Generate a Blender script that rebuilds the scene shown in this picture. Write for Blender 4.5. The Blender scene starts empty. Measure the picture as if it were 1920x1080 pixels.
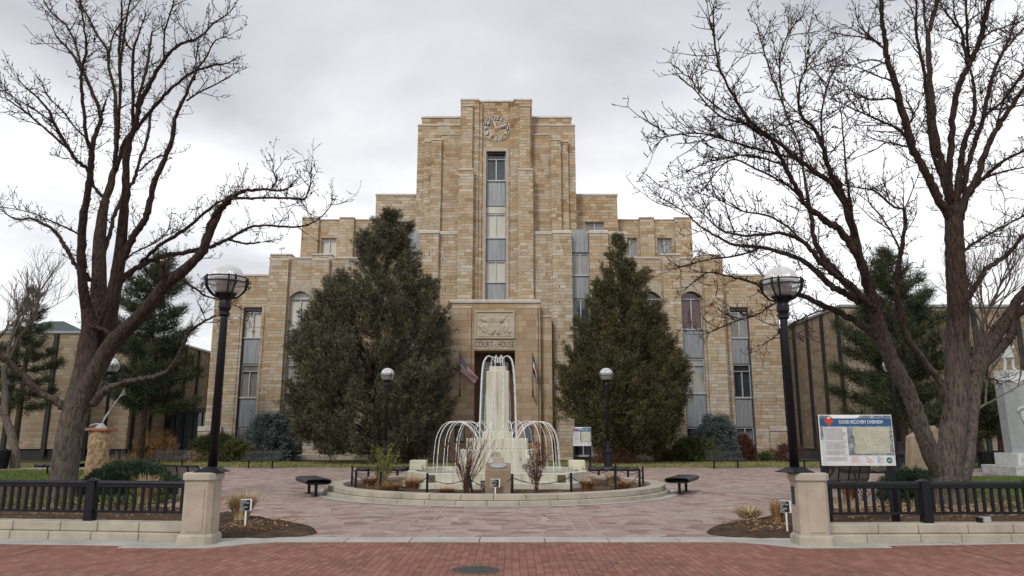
import bpy, bmesh, math, random
import numpy as np
from mathutils import Vector, Matrix

# ------------------------------------------------------------ camera, sky, sun, exposure
SC = bpy.context.scene
COL = SC.collection
R = math.radians
FPX = 1380.0                      # focal length in pixels of a 1920 px wide picture
PITCH = math.atan(0.2)
CAMH = 1.65
CS, SN = math.cos(PITCH), math.sin(PITCH)
cd = bpy.data.cameras.new('camera'); cam = bpy.data.objects.new('camera', cd); COL.objects.link(cam)
cd.sensor_width = 36.0; cd.lens = 36.0 * FPX / 1920.0
cd.clip_start = 0.1; cd.clip_end = 3000
cam.location = (0, 0, CAMH); cam.rotation_euler = (R(90) + PITCH, 0, 0)
SC.camera = cam
SC.view_settings.view_transform = 'Standard'; SC.view_settings.look = 'None'
SC.view_settings.exposure = 0.27; SC.view_settings.gamma = 1.0
SUN_EL, SUN_AZ = R(42), R(205)     # azimuth clockwise from +Y: behind the camera, a little left

W = bpy.data.worlds.new('World'); SC.world = W; W.use_nodes = True

class NT:
    """short hand for building node trees"""
    def __init__(s, tree): s.t = tree; s.n = tree.nodes; s.l = tree.links
    def new(s, typ, **kw):
        n = s.n.new(typ)
        for k, v in kw.items(): setattr(n, k, v)
        return n
    def put(s, sock, v):
        if isinstance(v, bpy.types.NodeSocket): s.l.new(v, sock)
        elif isinstance(v, (tuple, list)) and len(v) == 3 and sock.type == 'RGBA': sock.default_value = (*v, 1)
        else: sock.default_value = v
    def m(s, op, a, b=0.0, c=0.0, clamp=False):
        n = s.new('ShaderNodeMath', operation=op, use_clamp=clamp)
        s.put(n.inputs[0], a); s.put(n.inputs[1], b)
        if len(n.inputs) > 2: s.put(n.inputs[2], c)
        return n.outputs[0]
    def xyz(s, v):
        n = s.new('ShaderNodeSeparateXYZ'); s.put(n.inputs[0], v); return n.outputs
    def vec(s, x, y, z=0.0):
        n = s.new('ShaderNodeCombineXYZ'); s.put(n.inputs[0], x); s.put(n.inputs[1], y); s.put(n.inputs[2], z); return n.outputs[0]
    def mix(s, f, a, b, blend='MIX'):
        n = s.new('ShaderNodeMix', data_type='RGBA', blend_type=blend)
        s.put(n.inputs[0], f); s.put(n.inputs[6], a); s.put(n.inputs[7], b); return n.outputs[2]
    def fmix(s, f, a, b):
        n = s.new('ShaderNodeMix', data_type='FLOAT')
        s.put(n.inputs[0], f); s.put(n.inputs[2], a); s.put(n.inputs[3], b); return n.outputs[0]
    def noise(s, vec, scale, detail=4, rough=0.55, out=0, dist=0.0):
        n = s.new('ShaderNodeTexNoise'); s.put(n.inputs['Vector'], vec); n.inputs['Scale'].default_value = scale
        n.inputs['Detail'].default_value = detail; n.inputs['Roughness'].default_value = rough; n.inputs['Distortion'].default_value = dist
        return n.outputs[out]
    def white(s, vec, dims='2D'):
        n = s.new('ShaderNodeTexWhiteNoise', noise_dimensions=dims); s.put(n.inputs['Vector'], vec); return n.outputs['Value']
    def ramp(s, f, stops, interp='LINEAR'):
        n = s.new('ShaderNodeValToRGB'); s.put(n.inputs[0], f); cr = n.color_ramp; cr.interpolation = interp
        while len(cr.elements) < len(stops): cr.elements.new(0.5)
        for e, (p, c) in zip(cr.elements, stops):
            e.position = p; e.color = (*c, 1) if len(c) == 3 else c
        return n.outputs[0]
    def rng(s, v, a, b, c=0.0, d=1.0):
        n = s.new('ShaderNodeMapRange'); s.put(n.inputs[0], v)
        for i, q in enumerate((a, b, c, d)): s.put(n.inputs[i + 1], q)
        return n.outputs[0]

def make_sky():
    n = NT(W.node_tree); n.n.clear()
    out = n.new('ShaderNodeOutputWorld'); bg = n.new('ShaderNodeBackground'); n.l.new(bg.outputs[0], out.inputs[0])
    sky = n.new('ShaderNodeTexSky', sky_type='NISHITA', sun_disc=False, sun_elevation=SUN_EL, sun_rotation=SUN_AZ)
    tc = n.new('ShaderNodeTexCoord'); x, y, z = n.xyz(tc.outputs['Generated'])
    zz = n.m('MAXIMUM', z, 0.0); den = n.m('ADD', zz, 0.14)
    p = n.vec(n.m('DIVIDE', x, den), n.m('DIVIDE', y, den), 0.3)
    a = n.noise(p, 0.9, 7, 0.52, dist=0.25)
    b = n.noise(n.vec(n.m('DIVIDE', x, n.m('ADD', zz, 0.35)), n.m('DIVIDE', y, n.m('ADD', zz, 0.35)), 5.7), 0.9, 3, 0.5)
    up = n.rng(zz, 0.18, 0.60, -0.16, 0.42)
    side = n.rng(x, -0.6, 0.5, 0.06, -0.16)
    t = n.m('ADD', n.m('ADD', n.m('MULTIPLY', n.m('SUBTRACT', a, 0.17), 1.5), n.m('MULTIPLY', b, 0.85)), n.m('ADD', up, side))
    cloud = n.ramp(t, [(0.66, (1.0, 1.0, 1.0)), (0.86, (0.90, 0.91, 0.93)), (1.0, (0.66, 0.67, 0.71)), (1.0, (0.47, 0.48, 0.52))])
    t2 = n.rng(t, 0.80, 1.46, 0.0, 1.0)
    cloud = n.ramp(t2, [(0.0, (0.94, 0.94, 0.95)), (0.22, (0.88, 0.89, 0.91)), (0.5, (0.66, 0.67, 0.70)), (0.8, (0.49, 0.50, 0.54)), (1.0, (0.40, 0.42, 0.46))])
    sk = n.mix(1.0, sky.outputs[0], (0.09, 0.09, 0.09), 'MULTIPLY')
    n.l.new(n.mix(0.94, sk, cloud), bg.inputs[0]); bg.inputs[1].default_value = 1.0
make_sky()
ld = bpy.data.lights.new('sun', 'SUN'); ld.energy = 1.5; ld.angle = R(11); ld.color = (1.0, 0.96, 0.9)
sun = bpy.data.objects.new('sun', ld); COL.objects.link(sun)
sd = Vector((math.sin(SUN_AZ) * math.cos(SUN_EL), math.cos(SUN_AZ) * math.cos(SUN_EL), math.sin(SUN_EL)))
sun.rotation_euler = sd.to_track_quat('Z', 'Y').to_euler(); sun.location = (0, -20, 40)

# ------------------------------------------------------------ where a picture point lies in the world at distance Y
def ray(px, py):
    u = (540.0 - py) / FPX
    return (px - 960.0) / FPX, CS - u * SN, SN + u * CS
def at(px, py, Y):
    x, y, z = ray(px, py); k = Y / y
    return Vector((x * k, Y, CAMH + z * k))
def wx(px, py, Y): return at(px, py, Y).x
def wz(py, Y): return at(960, py, Y).z
def gnd(px, py, z=0.0):
    x, y, zz = ray(px, py); k = (z - CAMH) / zz
    return Vector((x * k, y * k, z))

# ------------------------------------------------------------ mesh helpers
class MB:
    def __init__(s): s.v = []; s.f = []; s.uv = None
    def add(s, vs, fs):
        o = len(s.v); s.v.extend([tuple(v) for v in vs]); s.f.extend([tuple(i + o for i in f) for f in fs]); return s
    def box(s, x0, x1, y0, y1, z0, z1, rz=0.0, c=None):
        if x0 > x1: x0, x1 = x1, x0
        vs = [(x0, y0, z0), (x1, y0, z0), (x1, y1, z0), (x0, y1, z0), (x0, y0, z1), (x1, y0, z1), (x1, y1, z1), (x0, y1, z1)]
        if rz:
            cx, cy = c if c else ((x0 + x1) / 2, (y0 + y1) / 2); k, q = math.cos(rz), math.sin(rz)
            vs = [(cx + (a - cx) * k - (b - cy) * q, cy + (a - cx) * q + (b - cy) * k, z) for a, b, z in vs]
        return s.add(vs, [(0, 3, 2, 1), (4, 5, 6, 7), (0, 1, 5, 4), (1, 2, 6, 5), (2, 3, 7, 6), (3, 0, 4, 7)])
    def prism(s, pts, z0, z1, top=None):
        """pts: xy polygon, extruded from z0 to z1 (top: other xy polygon)"""
        n = len(pts); top = top or pts
        a = sum(pts[i][0] * pts[(i + 1) % n][1] - pts[(i + 1) % n][0] * pts[i][1] for i in range(n))
        if a < 0: pts = pts[::-1]; top = top[::-1]
        vs = [(x, y, z0) for x, y in pts] + [(x, y, z1) for x, y in top]
        return s.add(vs, [tuple(range(n - 1, -1, -1)), tuple(range(n, 2 * n))] + [(i, (i + 1) % n, n + (i + 1) % n, n + i) for i in range(n)])
    def prism_y(s, pts, y0, y1):
        """pts: xz polygon, extruded along y"""
        n = len(pts)
        a = sum(pts[i][0] * pts[(i + 1) % n][1] - pts[(i + 1) % n][0] * pts[i][1] for i in range(n))
        if a < 0: pts = pts[::-1]
        vs = [(x, y0, z) for x, z in pts] + [(x, y1, z) for x, z in pts]
        return s.add(vs, [tuple(range(n)), tuple(range(2 * n - 1, n - 1, -1))] + [((i + 1) % n, i, n + i, n + (i + 1) % n) for i in range(n)])
    def tube(s, pts, rad, n=8, cap=True):
        pts = [Vector(p) for p in pts]; rad = rad if isinstance(rad, (list, tuple)) else [rad] * len(pts)
        o = len(s.v); prev = None
        for i, p in enumerate(pts):
            d = (pts[min(i + 1, len(pts) - 1)] - pts[max(i - 1, 0)])
            d = d.normalized() if d.length > 1e-9 else Vector((0, 0, 1))
            if prev is None:
                a = d.orthogonal().normalized()
            else:
                a = prev - d * prev.dot(d); a = a.normalized() if a.length > 1e-6 else d.orthogonal().normalized()
            prev = a; b = d.cross(a)
            for k in range(n):
                t = 2 * math.pi * k / n; q = p + (a * math.cos(t) + b * math.sin(t)) * rad[i]; s.v.append((q.x, q.y, q.z))
        for i in range(len(pts) - 1):
            for k in range(n):
                k2 = (k + 1) % n; s.f.append((o + i * n + k, o + i * n + k2, o + (i + 1) * n + k2, o + (i + 1) * n + k))
        if cap:
            s.f.append(tuple(o + k for k in range(n - 1, -1, -1))); e = o + (len(pts) - 1) * n; s.f.append(tuple(e + k for k in range(n)))
        return s
    def lathe(s, prof, c=(0, 0, 0), n=24, cap=True):
        o = len(s.v)
        for r, z in prof:
            for k in range(n):
                t = 2 * math.pi * k / n; s.v.append((c[0] + r * math.cos(t), c[1] + r * math.sin(t), c[2] + z))
        for i in range(len(prof) - 1):
            for k in range(n):
                k2 = (k + 1) % n; s.f.append((o + i * n + k, o + i * n + k2, o + (i + 1) * n + k2, o + (i + 1) * n + k))
        if cap:
            s.f.append(tuple(o + k for k in range(n - 1, -1, -1))); e = o + (len(prof) - 1) * n; s.f.append(tuple(e + k for k in range(n)))
        return s
    def torus(s, c, Rr, r, axis='Z', n=32, m=6, a0=0, a1=2 * math.pi):
        pts = []
        closed = abs(a1 - a0 - 2 * math.pi) < 1e-6
        for i in range(n + 1):
            t = a0 + (a1 - a0) * i / n; x, y = Rr * math.cos(t), Rr * math.sin(t)
            pts.append({'Z': (c[0] + x, c[1] + y, c[2]), 'Y': (c[0] + x, c[1], c[2] + y), 'X': (c[0], c[1] + x, c[2] + y)}[axis])
        return s.tube(pts, r, m, cap=not closed)
    def xf(s, M): s.v = [tuple(M @ Vector(v)) for v in s.v]; return s
    def build(s, name, mat, parent=None, smooth=False, bevel=0.0, loc=None):
        me = bpy.data.meshes.new(name); me.from_pydata(s.v, [], s.f); me.update()
        mats = mat if isinstance(mat, (list, tuple)) else [mat]
        for q in mats: me.materials.append(q)
        if smooth: me.polygons.foreach_set('use_smooth', [True] * len(me.polygons))
        o = bpy.data.objects.new(name, me); COL.objects.link(o)
        if parent: o.parent = parent
        if loc: o.location = loc
        if bevel:
            b = o.modifiers.new('bevel', 'BEVEL'); b.width = bevel; b.segments = 2; b.limit_method = 'ANGLE'; b.angle_limit = R(40)
        return o
def mesh_np(name, V, F, mat, parent=None, smooth=False, uv=None):
    """V (n,3); F (m,k) all the same k; uv (m*k,2)"""
    V = np.asarray(V, dtype=np.float32); F = np.asarray(F, dtype=np.int32); k = F.shape[1]
    me = bpy.data.meshes.new(name); me.vertices.add(len(V)); me.vertices.foreach_set('co', V.ravel())
    me.loops.add(F.size); me.loops.foreach_set('vertex_index', F.ravel())
    me.polygons.add(len(F)); me.polygons.foreach_set('loop_start', np.arange(0, F.size, k, dtype=np.int32))
    me.polygons.foreach_set('loop_total', np.full(len(F), k, dtype=np.int32))
    if smooth: me.polygons.foreach_set('use_smooth', np.ones(len(F), dtype=bool))
    if uv is not None:
        l = me.uv_layers.new(name='UVMap'); l.data.foreach_set('uv', np.asarray(uv, dtype=np.float32).ravel())
    me.update(calc_edges=True); me.materials.append(mat)
    o = bpy.data.objects.new(name, me); COL.objects.link(o)
    if parent: o.parent = parent
    return o
def tag(o, label=None, cat=None, group=None, kind=None):
    if label: o['label'] = label
    if cat: o['category'] = cat
    if group: o['group'] = group
    if kind: o['kind'] = kind
    return o
def thing(name, loc, label, cat, group=None, rz=0.0):
    o = bpy.data.objects.new(name, None); COL.objects.link(o); o.location = loc; o.rotation_euler = (0, 0, rz)
    o.empty_display_size = 0.2
    return tag(o, label, cat, group)
def copy_thing(src, loc, rz, label, group=None, scale=None):
    r = src.copy(); COL.objects.link(r); r.location = loc; r.rotation_euler = (0, 0, rz); r['label'] = label
    if group: r['group'] = group
    if scale: r.scale = (scale,) * 3
    for ch in list(src.children):
        c = ch.copy(); COL.objects.link(c); c.parent = r
        for g in list(ch.children):
            d = g.copy(); COL.objects.link(d); d.parent = c
    return r
def text_mb(txt, size, M, depth=0.004, align='CENTER', spacing=1.0, bold=0.0, xs=1.0):
    """text as a mesh builder lying in its xy plane, moved by M"""
    cu = bpy.data.curves.new('t', 'FONT'); cu.body = txt; cu.size = size; cu.extrude = depth; cu.align_x = align; cu.align_y = 'CENTER'
    cu.space_character = spacing; cu.offset = bold; cu.resolution_u = 3
    o = bpy.data.objects.new('t', cu); COL.objects.link(o); bpy.context.view_layer.update()
    me = bpy.data.meshes.new_from_object(o.evaluated_get(bpy.context.evaluated_depsgraph_get()))
    b = MB(); b.add([M @ Vector((v.co.x * xs, v.co.y, v.co.z)) for v in me.vertices], [tuple(p.vertices) for p in me.polygons])
    bpy.data.objects.remove(o); bpy.data.curves.remove(cu); bpy.data.meshes.remove(me)
    return b
def facing(x, y, z, rz=0.0, tilt=0.0):
    """xy plane of a text/board turned to stand upright and face -Y"""
    return Matrix.Translation((x, y, z)) @ Matrix.Rotation(rz, 4, 'Z') @ Matrix.Rotation(R(90) - tilt, 4, 'X')

# ------------------------------------------------------------ materials
def new_mat(name):
    m = bpy.data.materials.new(name); m.use_nodes = True; n = NT(m.node_tree); b = n.n['Principled BSDF']
    return m, n, b
def plain(name, col, rough=0.6, metal=0.0, var=0.12, scale=6.0, bump=0.0, bscale=60.0, spec=0.5, coat=0.0):
    m, n, b = new_mat(name); tc = n.new('ShaderNodeNewGeometry').outputs['Position']
    f = n.noise(tc, scale, 5, 0.6)
    lo = tuple(c * (1 - var) for c in col); hi = tuple(min(1, c * (1 + var)) for c in col)
    n.put(b.inputs['Base Color'], n.ramp(f, [(0.3, lo), (0.7, hi)]))
    n.put(b.inputs['Roughness'], n.rng(n.noise(tc, scale * 3, 3), 0.3, 0.7, max(0, rough - 0.08), min(1, rough + 0.08)))
    b.inputs['Metallic'].default_value = metal; b.inputs['Specular IOR Level'].default_value = spec
    b.inputs['Coat Weight'].default_value = coat
    if bump:
        bp = n.new('ShaderNodeBump'); bp.inputs['Strength'].default_value = bump; bp.inputs['Distance'].default_value = 0.02
        n.put(bp.inputs['Height'], n.noise(tc, bscale, 4, 0.65)); n.l.new(bp.outputs[0], b.inputs['Normal'])
    return m
def ashlar(name, rowh, blkw, palette, mortar=(0.16, 0.12, 0.08), mw=0.012, stain=0.5, grad=None, bump=0.5, along=None, mortar_mix=0.6, merge=0.55, contrast=1.0, rough=0.85, tint=None):
    """coursed blocks, each with a colour of its own; runs round corners by the face normal"""
    m, n, b = new_mat(name); g = n.new('ShaderNodeNewGeometry'); P = g.outputs['Position']
    x, y, z = n.xyz(P); nx, ny, nz = n.xyz(g.outputs['True Normal'])
    if along == 'ground':               # rows across x, blocks run along y
        s, t = y, x
    else:
        front = n.m('GREATER_THAN', n.m('ABSOLUTE', ny), n.m('ABSOLUTE', nx))
        s = n.fmix(front, y, x); t = z
        s = n.m('ADD', s, 100.0)
    tr = n.m('DIVIDE', t, rowh); row = n.m('FLOOR', tr); fr = n.m('SUBTRACT', tr, row)
    off = n.white(n.vec(row, 3.3)) if along != 'ground' else n.m('MULTIPLY', n.m('MODULO', n.m('ADD', row, 1000.0), 2.0), 0.5)
    u = n.m('ADD', n.m('DIVIDE', s, blkw), n.m('MULTIPLY', off, 1.0 if along == 'ground' else 9.7))
    c1 = n.m('FLOOR', u); f1 = n.m('SUBTRACT', u, c1)
    u2 = n.m('MULTIPLY', u, 0.5); c2 = n.m('FLOOR', u2); f2 = n.m('SUBTRACT', u2, c2)
    big = n.m('GREATER_THAN', n.white(n.vec(row, n.m('ADD', c2, 0.37))), merge)
    cid = n.fmix(big, n.m('MULTIPLY', c1, 1.0), n.m('ADD', n.m('MULTIPLY', c2, 3.1), 0.5))
    rnd = n.white(n.vec(n.m('ADD', row, 0.21), cid)); rnd2 = n.white(n.vec(n.m('ADD', row, 7.9), cid))
    e1 = n.m('MULTIPLY', n.m('MINIMUM', f1, n.m('SUBTRACT', 1.0, f1)), blkw)
    e2 = n.m('MULTIPLY', n.m('MINIMUM', f2, n.m('SUBTRACT', 1.0, f2)), blkw * 2)
    ev = n.fmix(big, e1, e2); eh = n.m('MULTIPLY', n.m('MINIMUM', fr, n.m('SUBTRACT', 1.0, fr)), rowh)
    edge = n.m('MINIMUM', ev, eh); mort = n.rng(edge, mw * 0.5, mw * 1.3, 1.0, 0.0)
    big_noise = n.noise(P, 0.16, 3, 0.5); pick = n.m('ADD', n.m('MULTIPLY', rnd, contrast), n.m('MULTIPLY', n.m('SUBTRACT', big_noise, 0.5), 0.75))
    if contrast < 1: pick = n.m('ADD', pick, (1 - contrast) * 0.5)
    if grad: pick = n.m('ADD', pick, n.rng(z, grad[0], grad[1], grad[2], grad[3]))
    col = n.ramp(pick, palette)
    col = n.mix(1.0, col, n.ramp(rnd2, [(0.0, (0.86, 0.86, 0.86)), (1.0, (1.12, 1.12, 1.12))]), 'MULTIPLY')
    if along == 'ground':
        col = n.mix(n.rng(n.noise(P, 0.55, 5, 0.65), 0.48, 0.66, 0.0, 0.45), col, n.mix(1.0, col, (0.66, 0.70, 0.74), 'MULTIPLY')); col = n.mix(n.rng(n.noise(P, 26, 3, 0.6), 0.66, 0.72, 0.0, 0.5), col, (0.30, 0.22, 0.18))
    streak = n.noise(n.vec(n.m('MULTIPLY', s, 1.4), n.m('MULTIPLY', t, 0.22), 2.0), 1.6, 5, 0.65)
    grain = n.noise(n.vec(n.m('MULTIPLY', s, 3.0), n.m('MULTIPLY', t, 12.0), n.m('MULTIPLY', rnd, 40.0)), 2.0, 4, 0.6)
    col = n.mix(1.0, col, n.ramp(grain, [(0.25, (0.84, 0.82, 0.79)), (0.75, (1.12, 1.11, 1.09))]), 'MULTIPLY')
    col = n.mix(n.rng(streak, 0.56, 0.78, 0.0, stain), col, n.mix(1.0, col, (0.62, 0.54, 0.45), 'MULTIPLY'))
    col = n.mix(n.m('MULTIPLY', mort, mortar_mix), col, mortar)
    if tint: col = n.mix(1.0, col, tint, 'MULTIPLY')
    n.put(b.inputs['Base Color'], col); b.inputs['Roughness'].default_value = rough; b.inputs['Specular IOR Level'].default_value = 0.25
    h = n.m('ADD', n.m('MULTIPLY', mort, -1.0), n.m('ADD', n.m('MULTIPLY', rnd2, 0.35), n.m('MULTIPLY', n.noise(P, 22, 4, 0.6), 0.5)))
    bp = n.new('ShaderNodeBump'); bp.inputs['Strength'].default_value = bump; bp.inputs['Distance'].default_value = 0.02
    n.put(bp.inputs['Height'], h); n.l.new(bp.outputs[0], b.inputs['Normal'])
    return m
M = {}
PAL = [(0.0, (0.49, 0.45, 0.385)), (0.25, (0.465, 0.395, 0.305)), (0.50, (0.43, 0.34, 0.238)), (0.72, (0.405, 0.298, 0.19)), (0.88, (0.35, 0.238, 0.138)), (1.0, (0.27, 0.165, 0.085))]
M['stone'] = ashlar('courthouse_stone', 0.235, 0.50, PAL, grad=(4.0, 26.0, -0.16, 0.10), mw=0.015, mortar_mix=0.5, contrast=0.76, stain=0.9, bump=0.7)
M['stone_pale'] = ashlar('portal_stone', 0.42, 0.62, [(0.0, (0.45, 0.37, 0.28)), (0.5, (0.41, 0.31, 0.21)), (1.0, (0.35, 0.24, 0.14))], mw=0.012, contrast=0.7)
M['annex'] = ashlar('annex_stone', 0.21, 0.55, [(0.0, (0.33, 0.285, 0.22)), (0.5, (0.285, 0.23, 0.165)), (1.0, (0.215, 0.16, 0.105))], contrast=0.65, mw=0.016, mortar_mix=0.5)
M['coping'] = plain('coping_stone', (0.47, 0.43, 0.38), 0.85, var=0.18, scale=1.6, bump=0.3, bscale=14)
M['lime'] = plain('smooth_limestone', (0.40, 0.34, 0.27), 0.85, var=0.17, scale=2.5, bump=0.2, bscale=20)
M['carve'] = plain('carved_limestone', (0.44, 0.39, 0.29), 0.85, var=0.12, scale=3, bump=0.3, bscale=10)
M['letter'] = plain('incised_letter', (0.09, 0.06, 0.04), 0.9)
M['fount'] = plain('fountain_stone', (0.56, 0.52, 0.40), 0.75, var=0.2, scale=1.8, bump=0.15, bscale=25)
M['kerb'] = plain('planter_stone', (0.375, 0.34, 0.275), 0.85, var=0.22, scale=2.2, bump=0.35, bscale=30)
M['curbconc'] = plain('kerb_concrete', (0.37, 0.36, 0.33), 0.85, var=0.2, scale=1.7, bump=0.25, bscale=40)
M['black'] = plain('black_paint', (0.007, 0.008, 0.012), 0.42, var=0.25, scale=4, spec=0.28)
M['blackmat'] = plain('black_opening', (0.012, 0.012, 0.013), 0.7)
M['steel'] = plain('pale_metal_frame', (0.44, 0.45, 0.46), 0.45, metal=0.3, scale=3)
M['grey'] = plain('grey_granite', (0.30, 0.315, 0.32), 0.6, var=0.12, scale=4, bump=0.1, bscale=90)
M['greypale'] = plain('pale_carved_granite', (0.50, 0.51, 0.51), 0.75, var=0.14, scale=5, bump=0.3, bscale=30)
M['rock'] = plain('tan_rock', (0.29, 0.22, 0.155), 0.9, var=0.22, scale=3, bump=0.6, bscale=9)
M['white'] = plain('white_enamel', (0.78, 0.78, 0.78), 0.4, var=0.04)
M['signblack'] = plain('sign_black', (0.012, 0.012, 0.016), 0.35, var=0.05)
def panel_mat():
    m, n, b = new_mat('grey_metal_panel'); P = n.new('ShaderNodeNewGeometry').outputs['Position']; x, y, z = n.xyz(P)
    st = n.noise(n.vec(n.m('MULTIPLY', x, 7.0), y, n.m('MULTIPLY', z, 0.5)), 1.5, 4, 0.6)
    n.put(b.inputs['Base Color'], n.ramp(st, [(0.25, (0.20, 0.215, 0.235)), (0.75, (0.33, 0.345, 0.36))]))
    b.inputs['Metallic'].default_value = 0.35; b.inputs['Roughness'].default_value = 0.5
    w = n.m('SINE', n.m('MULTIPLY', x, 20.0)); bp = n.new('ShaderNodeBump'); bp.inputs['Strength'].default_value = 0.12; bp.inputs['Distance'].default_value = 0.02
    n.put(bp.inputs['Height'], w); n.l.new(bp.outputs[0], b.inputs['Normal']); return m
M['panel'] = panel_mat()
def glass_mat(name, col, col2, rough=0.06, branch=0.0, low=None):
    m, n, b = new_mat(name); P = n.new('ShaderNodeNewGeometry').outputs['Position']; x, y, z = n.xyz(P)
    f = n.noise(n.vec(n.m('MULTIPLY', x, 1.0), 0.0, n.m('MULTIPLY', z, 0.35)), 1.1, 2, 0.5)
    n.put(b.inputs['Base Color'], n.ramp(f, [(0.35, col), (0.65, col2)]))
    b.inputs['Roughness'].default_value = rough; b.inputs['Coat Weight'].default_value = 0.8; b.inputs['Coat Roughness'].default_value = 0.02
    return m
M['gcream'] = glass_mat('blinds_behind_glass', (0.44, 0.41, 0.34), (0.56, 0.54, 0.47), 0.5)
M['gdark'] = glass_mat('dark_glass', (0.020, 0.024, 0.030), (0.05, 0.06, 0.07))
M['gmid'] = glass_mat('grey_glass', (0.16, 0.16, 0.15), (0.27, 0.26, 0.23))
M['gmar'] = glass_mat('maroon_curtain_behind_glass', (0.055, 0.018, 0.014), (0.075, 0.026, 0.02), 0.3)
def ground_mats():
    # irregular pink sandstone flags
    m, n, b = new_mat('pink_flagstone'); P = n.new('ShaderNodeNewGeometry').outputs['Position']; x, y, z = n.xyz(P)
    wv = n.noise(P, 0.9, 2, 0.5, out=1); wx_, wy_, wz_ = n.xyz(wv)
    q = n.vec(n.m('ADD', n.m('MULTIPLY', x, 1.0), n.m('MULTIPLY', wx_, 0.22)), n.m('ADD', n.m('MULTIPLY', y, 1.15), n.m('MULTIPLY', wy_, 0.22)), 0.0)
    v = n.new('ShaderNodeTexVoronoi', voronoi_dimensions='2D', feature='F1'); n.put(v.inputs['Vector'], q); v.inputs['Scale'].default_value = 2.9
    ve = n.new('ShaderNodeTexVoronoi', voronoi_dimensions='2D', feature='DISTANCE_TO_EDGE'); n.put(ve.inputs['Vector'], q); ve.inputs['Scale'].default_value = 2.9
    cr, cg, cb = n.xyz(v.outputs['Color'])
    pick = n.m('ADD', n.m('MULTIPLY', cr, 0.72), n.m('MULTIPLY', n.noise(P, 7.0, 5, 0.7), 0.40))
    col = n.ramp(pick, [(0.12, (0.40, 0.33, 0.29)), (0.45, (0.345, 0.265, 0.23)), (0.72, (0.31, 0.22, 0.19)), (0.88, (0.255, 0.165, 0.135)), (1.0, (0.17, 0.09, 0.07))])
    fine = n.noise(n.vec(n.m('MULTIPLY', x, 0.8), n.m('MULTIPLY', y, 1.5), cb), 5, 5, 0.7)
    col = n.mix(n.rng(fine, 0.58, 0.72, 0.0, 0.75), col, n.mix(1.0, col, (0.60, 0.48, 0.44), 'MULTIPLY'))
    col = n.mix(n.rng(ve.outputs['Distance'], 0.012, 0.05, 0.55, 0.0), col, (0.17, 0.12, 0.10))
    col = n.mix(n.rng(n.noise(P, 2.2, 5, 0.7), 0.60, 0.70, 0.0, 0.55), col, (0.19, 0.115, 0.095))
    n.put(b.inputs['Base Color'], col); n.put(b.inputs['Roughness'], n.rng(cg, 0, 1, 0.55, 0.85)); b.inputs['Specular IOR Level'].default_value = 0.3
    bp = n.new('ShaderNodeBump'); bp.inputs['Strength'].default_value = 0.6; bp.inputs['Distance'].default_value = 0.012
    n.put(bp.inputs['Height'], n.m('ADD', n.rng(ve.outputs['Distance'], 0.0, 0.04, 0.0, 1.0), n.m('ADD', n.m('MULTIPLY', cg, 0.6), n.m('MULTIPLY', n.noise(P, 12, 4, 0.6), 0.8))))
    n.l.new(bp.outputs[0], b.inputs['Normal']); M['flag'] = m
    M['brick'] = ashlar('red_street_brick', 0.10, 0.20, [(0.0, (0.30, 0.160, 0.118)), (0.4, (0.265, 0.125, 0.092)), (0.75, (0.225, 0.098, 0.074)), (1.0, (0.165, 0.068, 0.054))],
                        mortar=(0.075, 0.04, 0.032), mw=0.0042, along='ground', stain=0.25, bump=0.45, mortar_mix=0.85, merge=2.0, contrast=0.6, rough=0.78)
    def earthy(name, stops, sc=3.0, bump=1.0, bs=18, dist=0.05):
        m, n, b = new_mat(name); P = n.new('ShaderNodeNewGeometry').outputs['Position']
        f = n.m('ADD', n.m('MULTIPLY', n.noise(P, sc, 6, 0.7), 0.6), n.m('MULTIPLY', n.noise(P, sc * 9, 5, 0.7), 0.4))
        n.put(b.inputs['Base Color'], n.ramp(f, stops)); b.inputs['Roughness'].default_value = 0.95; b.inputs['Specular IOR Level'].default_value = 0.15
        bp = n.new('ShaderNodeBump'); bp.inputs['Strength'].default_value = bump; bp.inputs['Distance'].default_value = dist
        n.put(bp.inputs['Height'], n.noise(P, bs, 6, 0.75)); n.l.new(bp.outputs[0], b.inputs['Normal']); return m
    M['soil'] = earthy('dark_mulch_soil', [(0.34, (0.035, 0.023, 0.016)), (0.5, (0.085, 0.055, 0.036)), (0.60, (0.13, 0.09, 0.06)), (0.68, (0.23, 0.18, 0.12))])
    M['lawn'] = earthy('early_spring_lawn', [(0.33, (0.055, 0.085, 0.020)), (0.5, (0.13, 0.15, 0.045)), (0.6, (0.22, 0.20, 0.085)), (0.70, (0.30, 0.26, 0.13))], sc=0.8, bs=40, dist=0.03)
    M['lawng'] = earthy('green_lawn', [(0.33, (0.045, 0.075, 0.018)), (0.5, (0.085, 0.12, 0.03)), (0.62, (0.14, 0.15, 0.05))], sc=0.9, bs=40, dist=0.03)
ground_mats()
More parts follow.
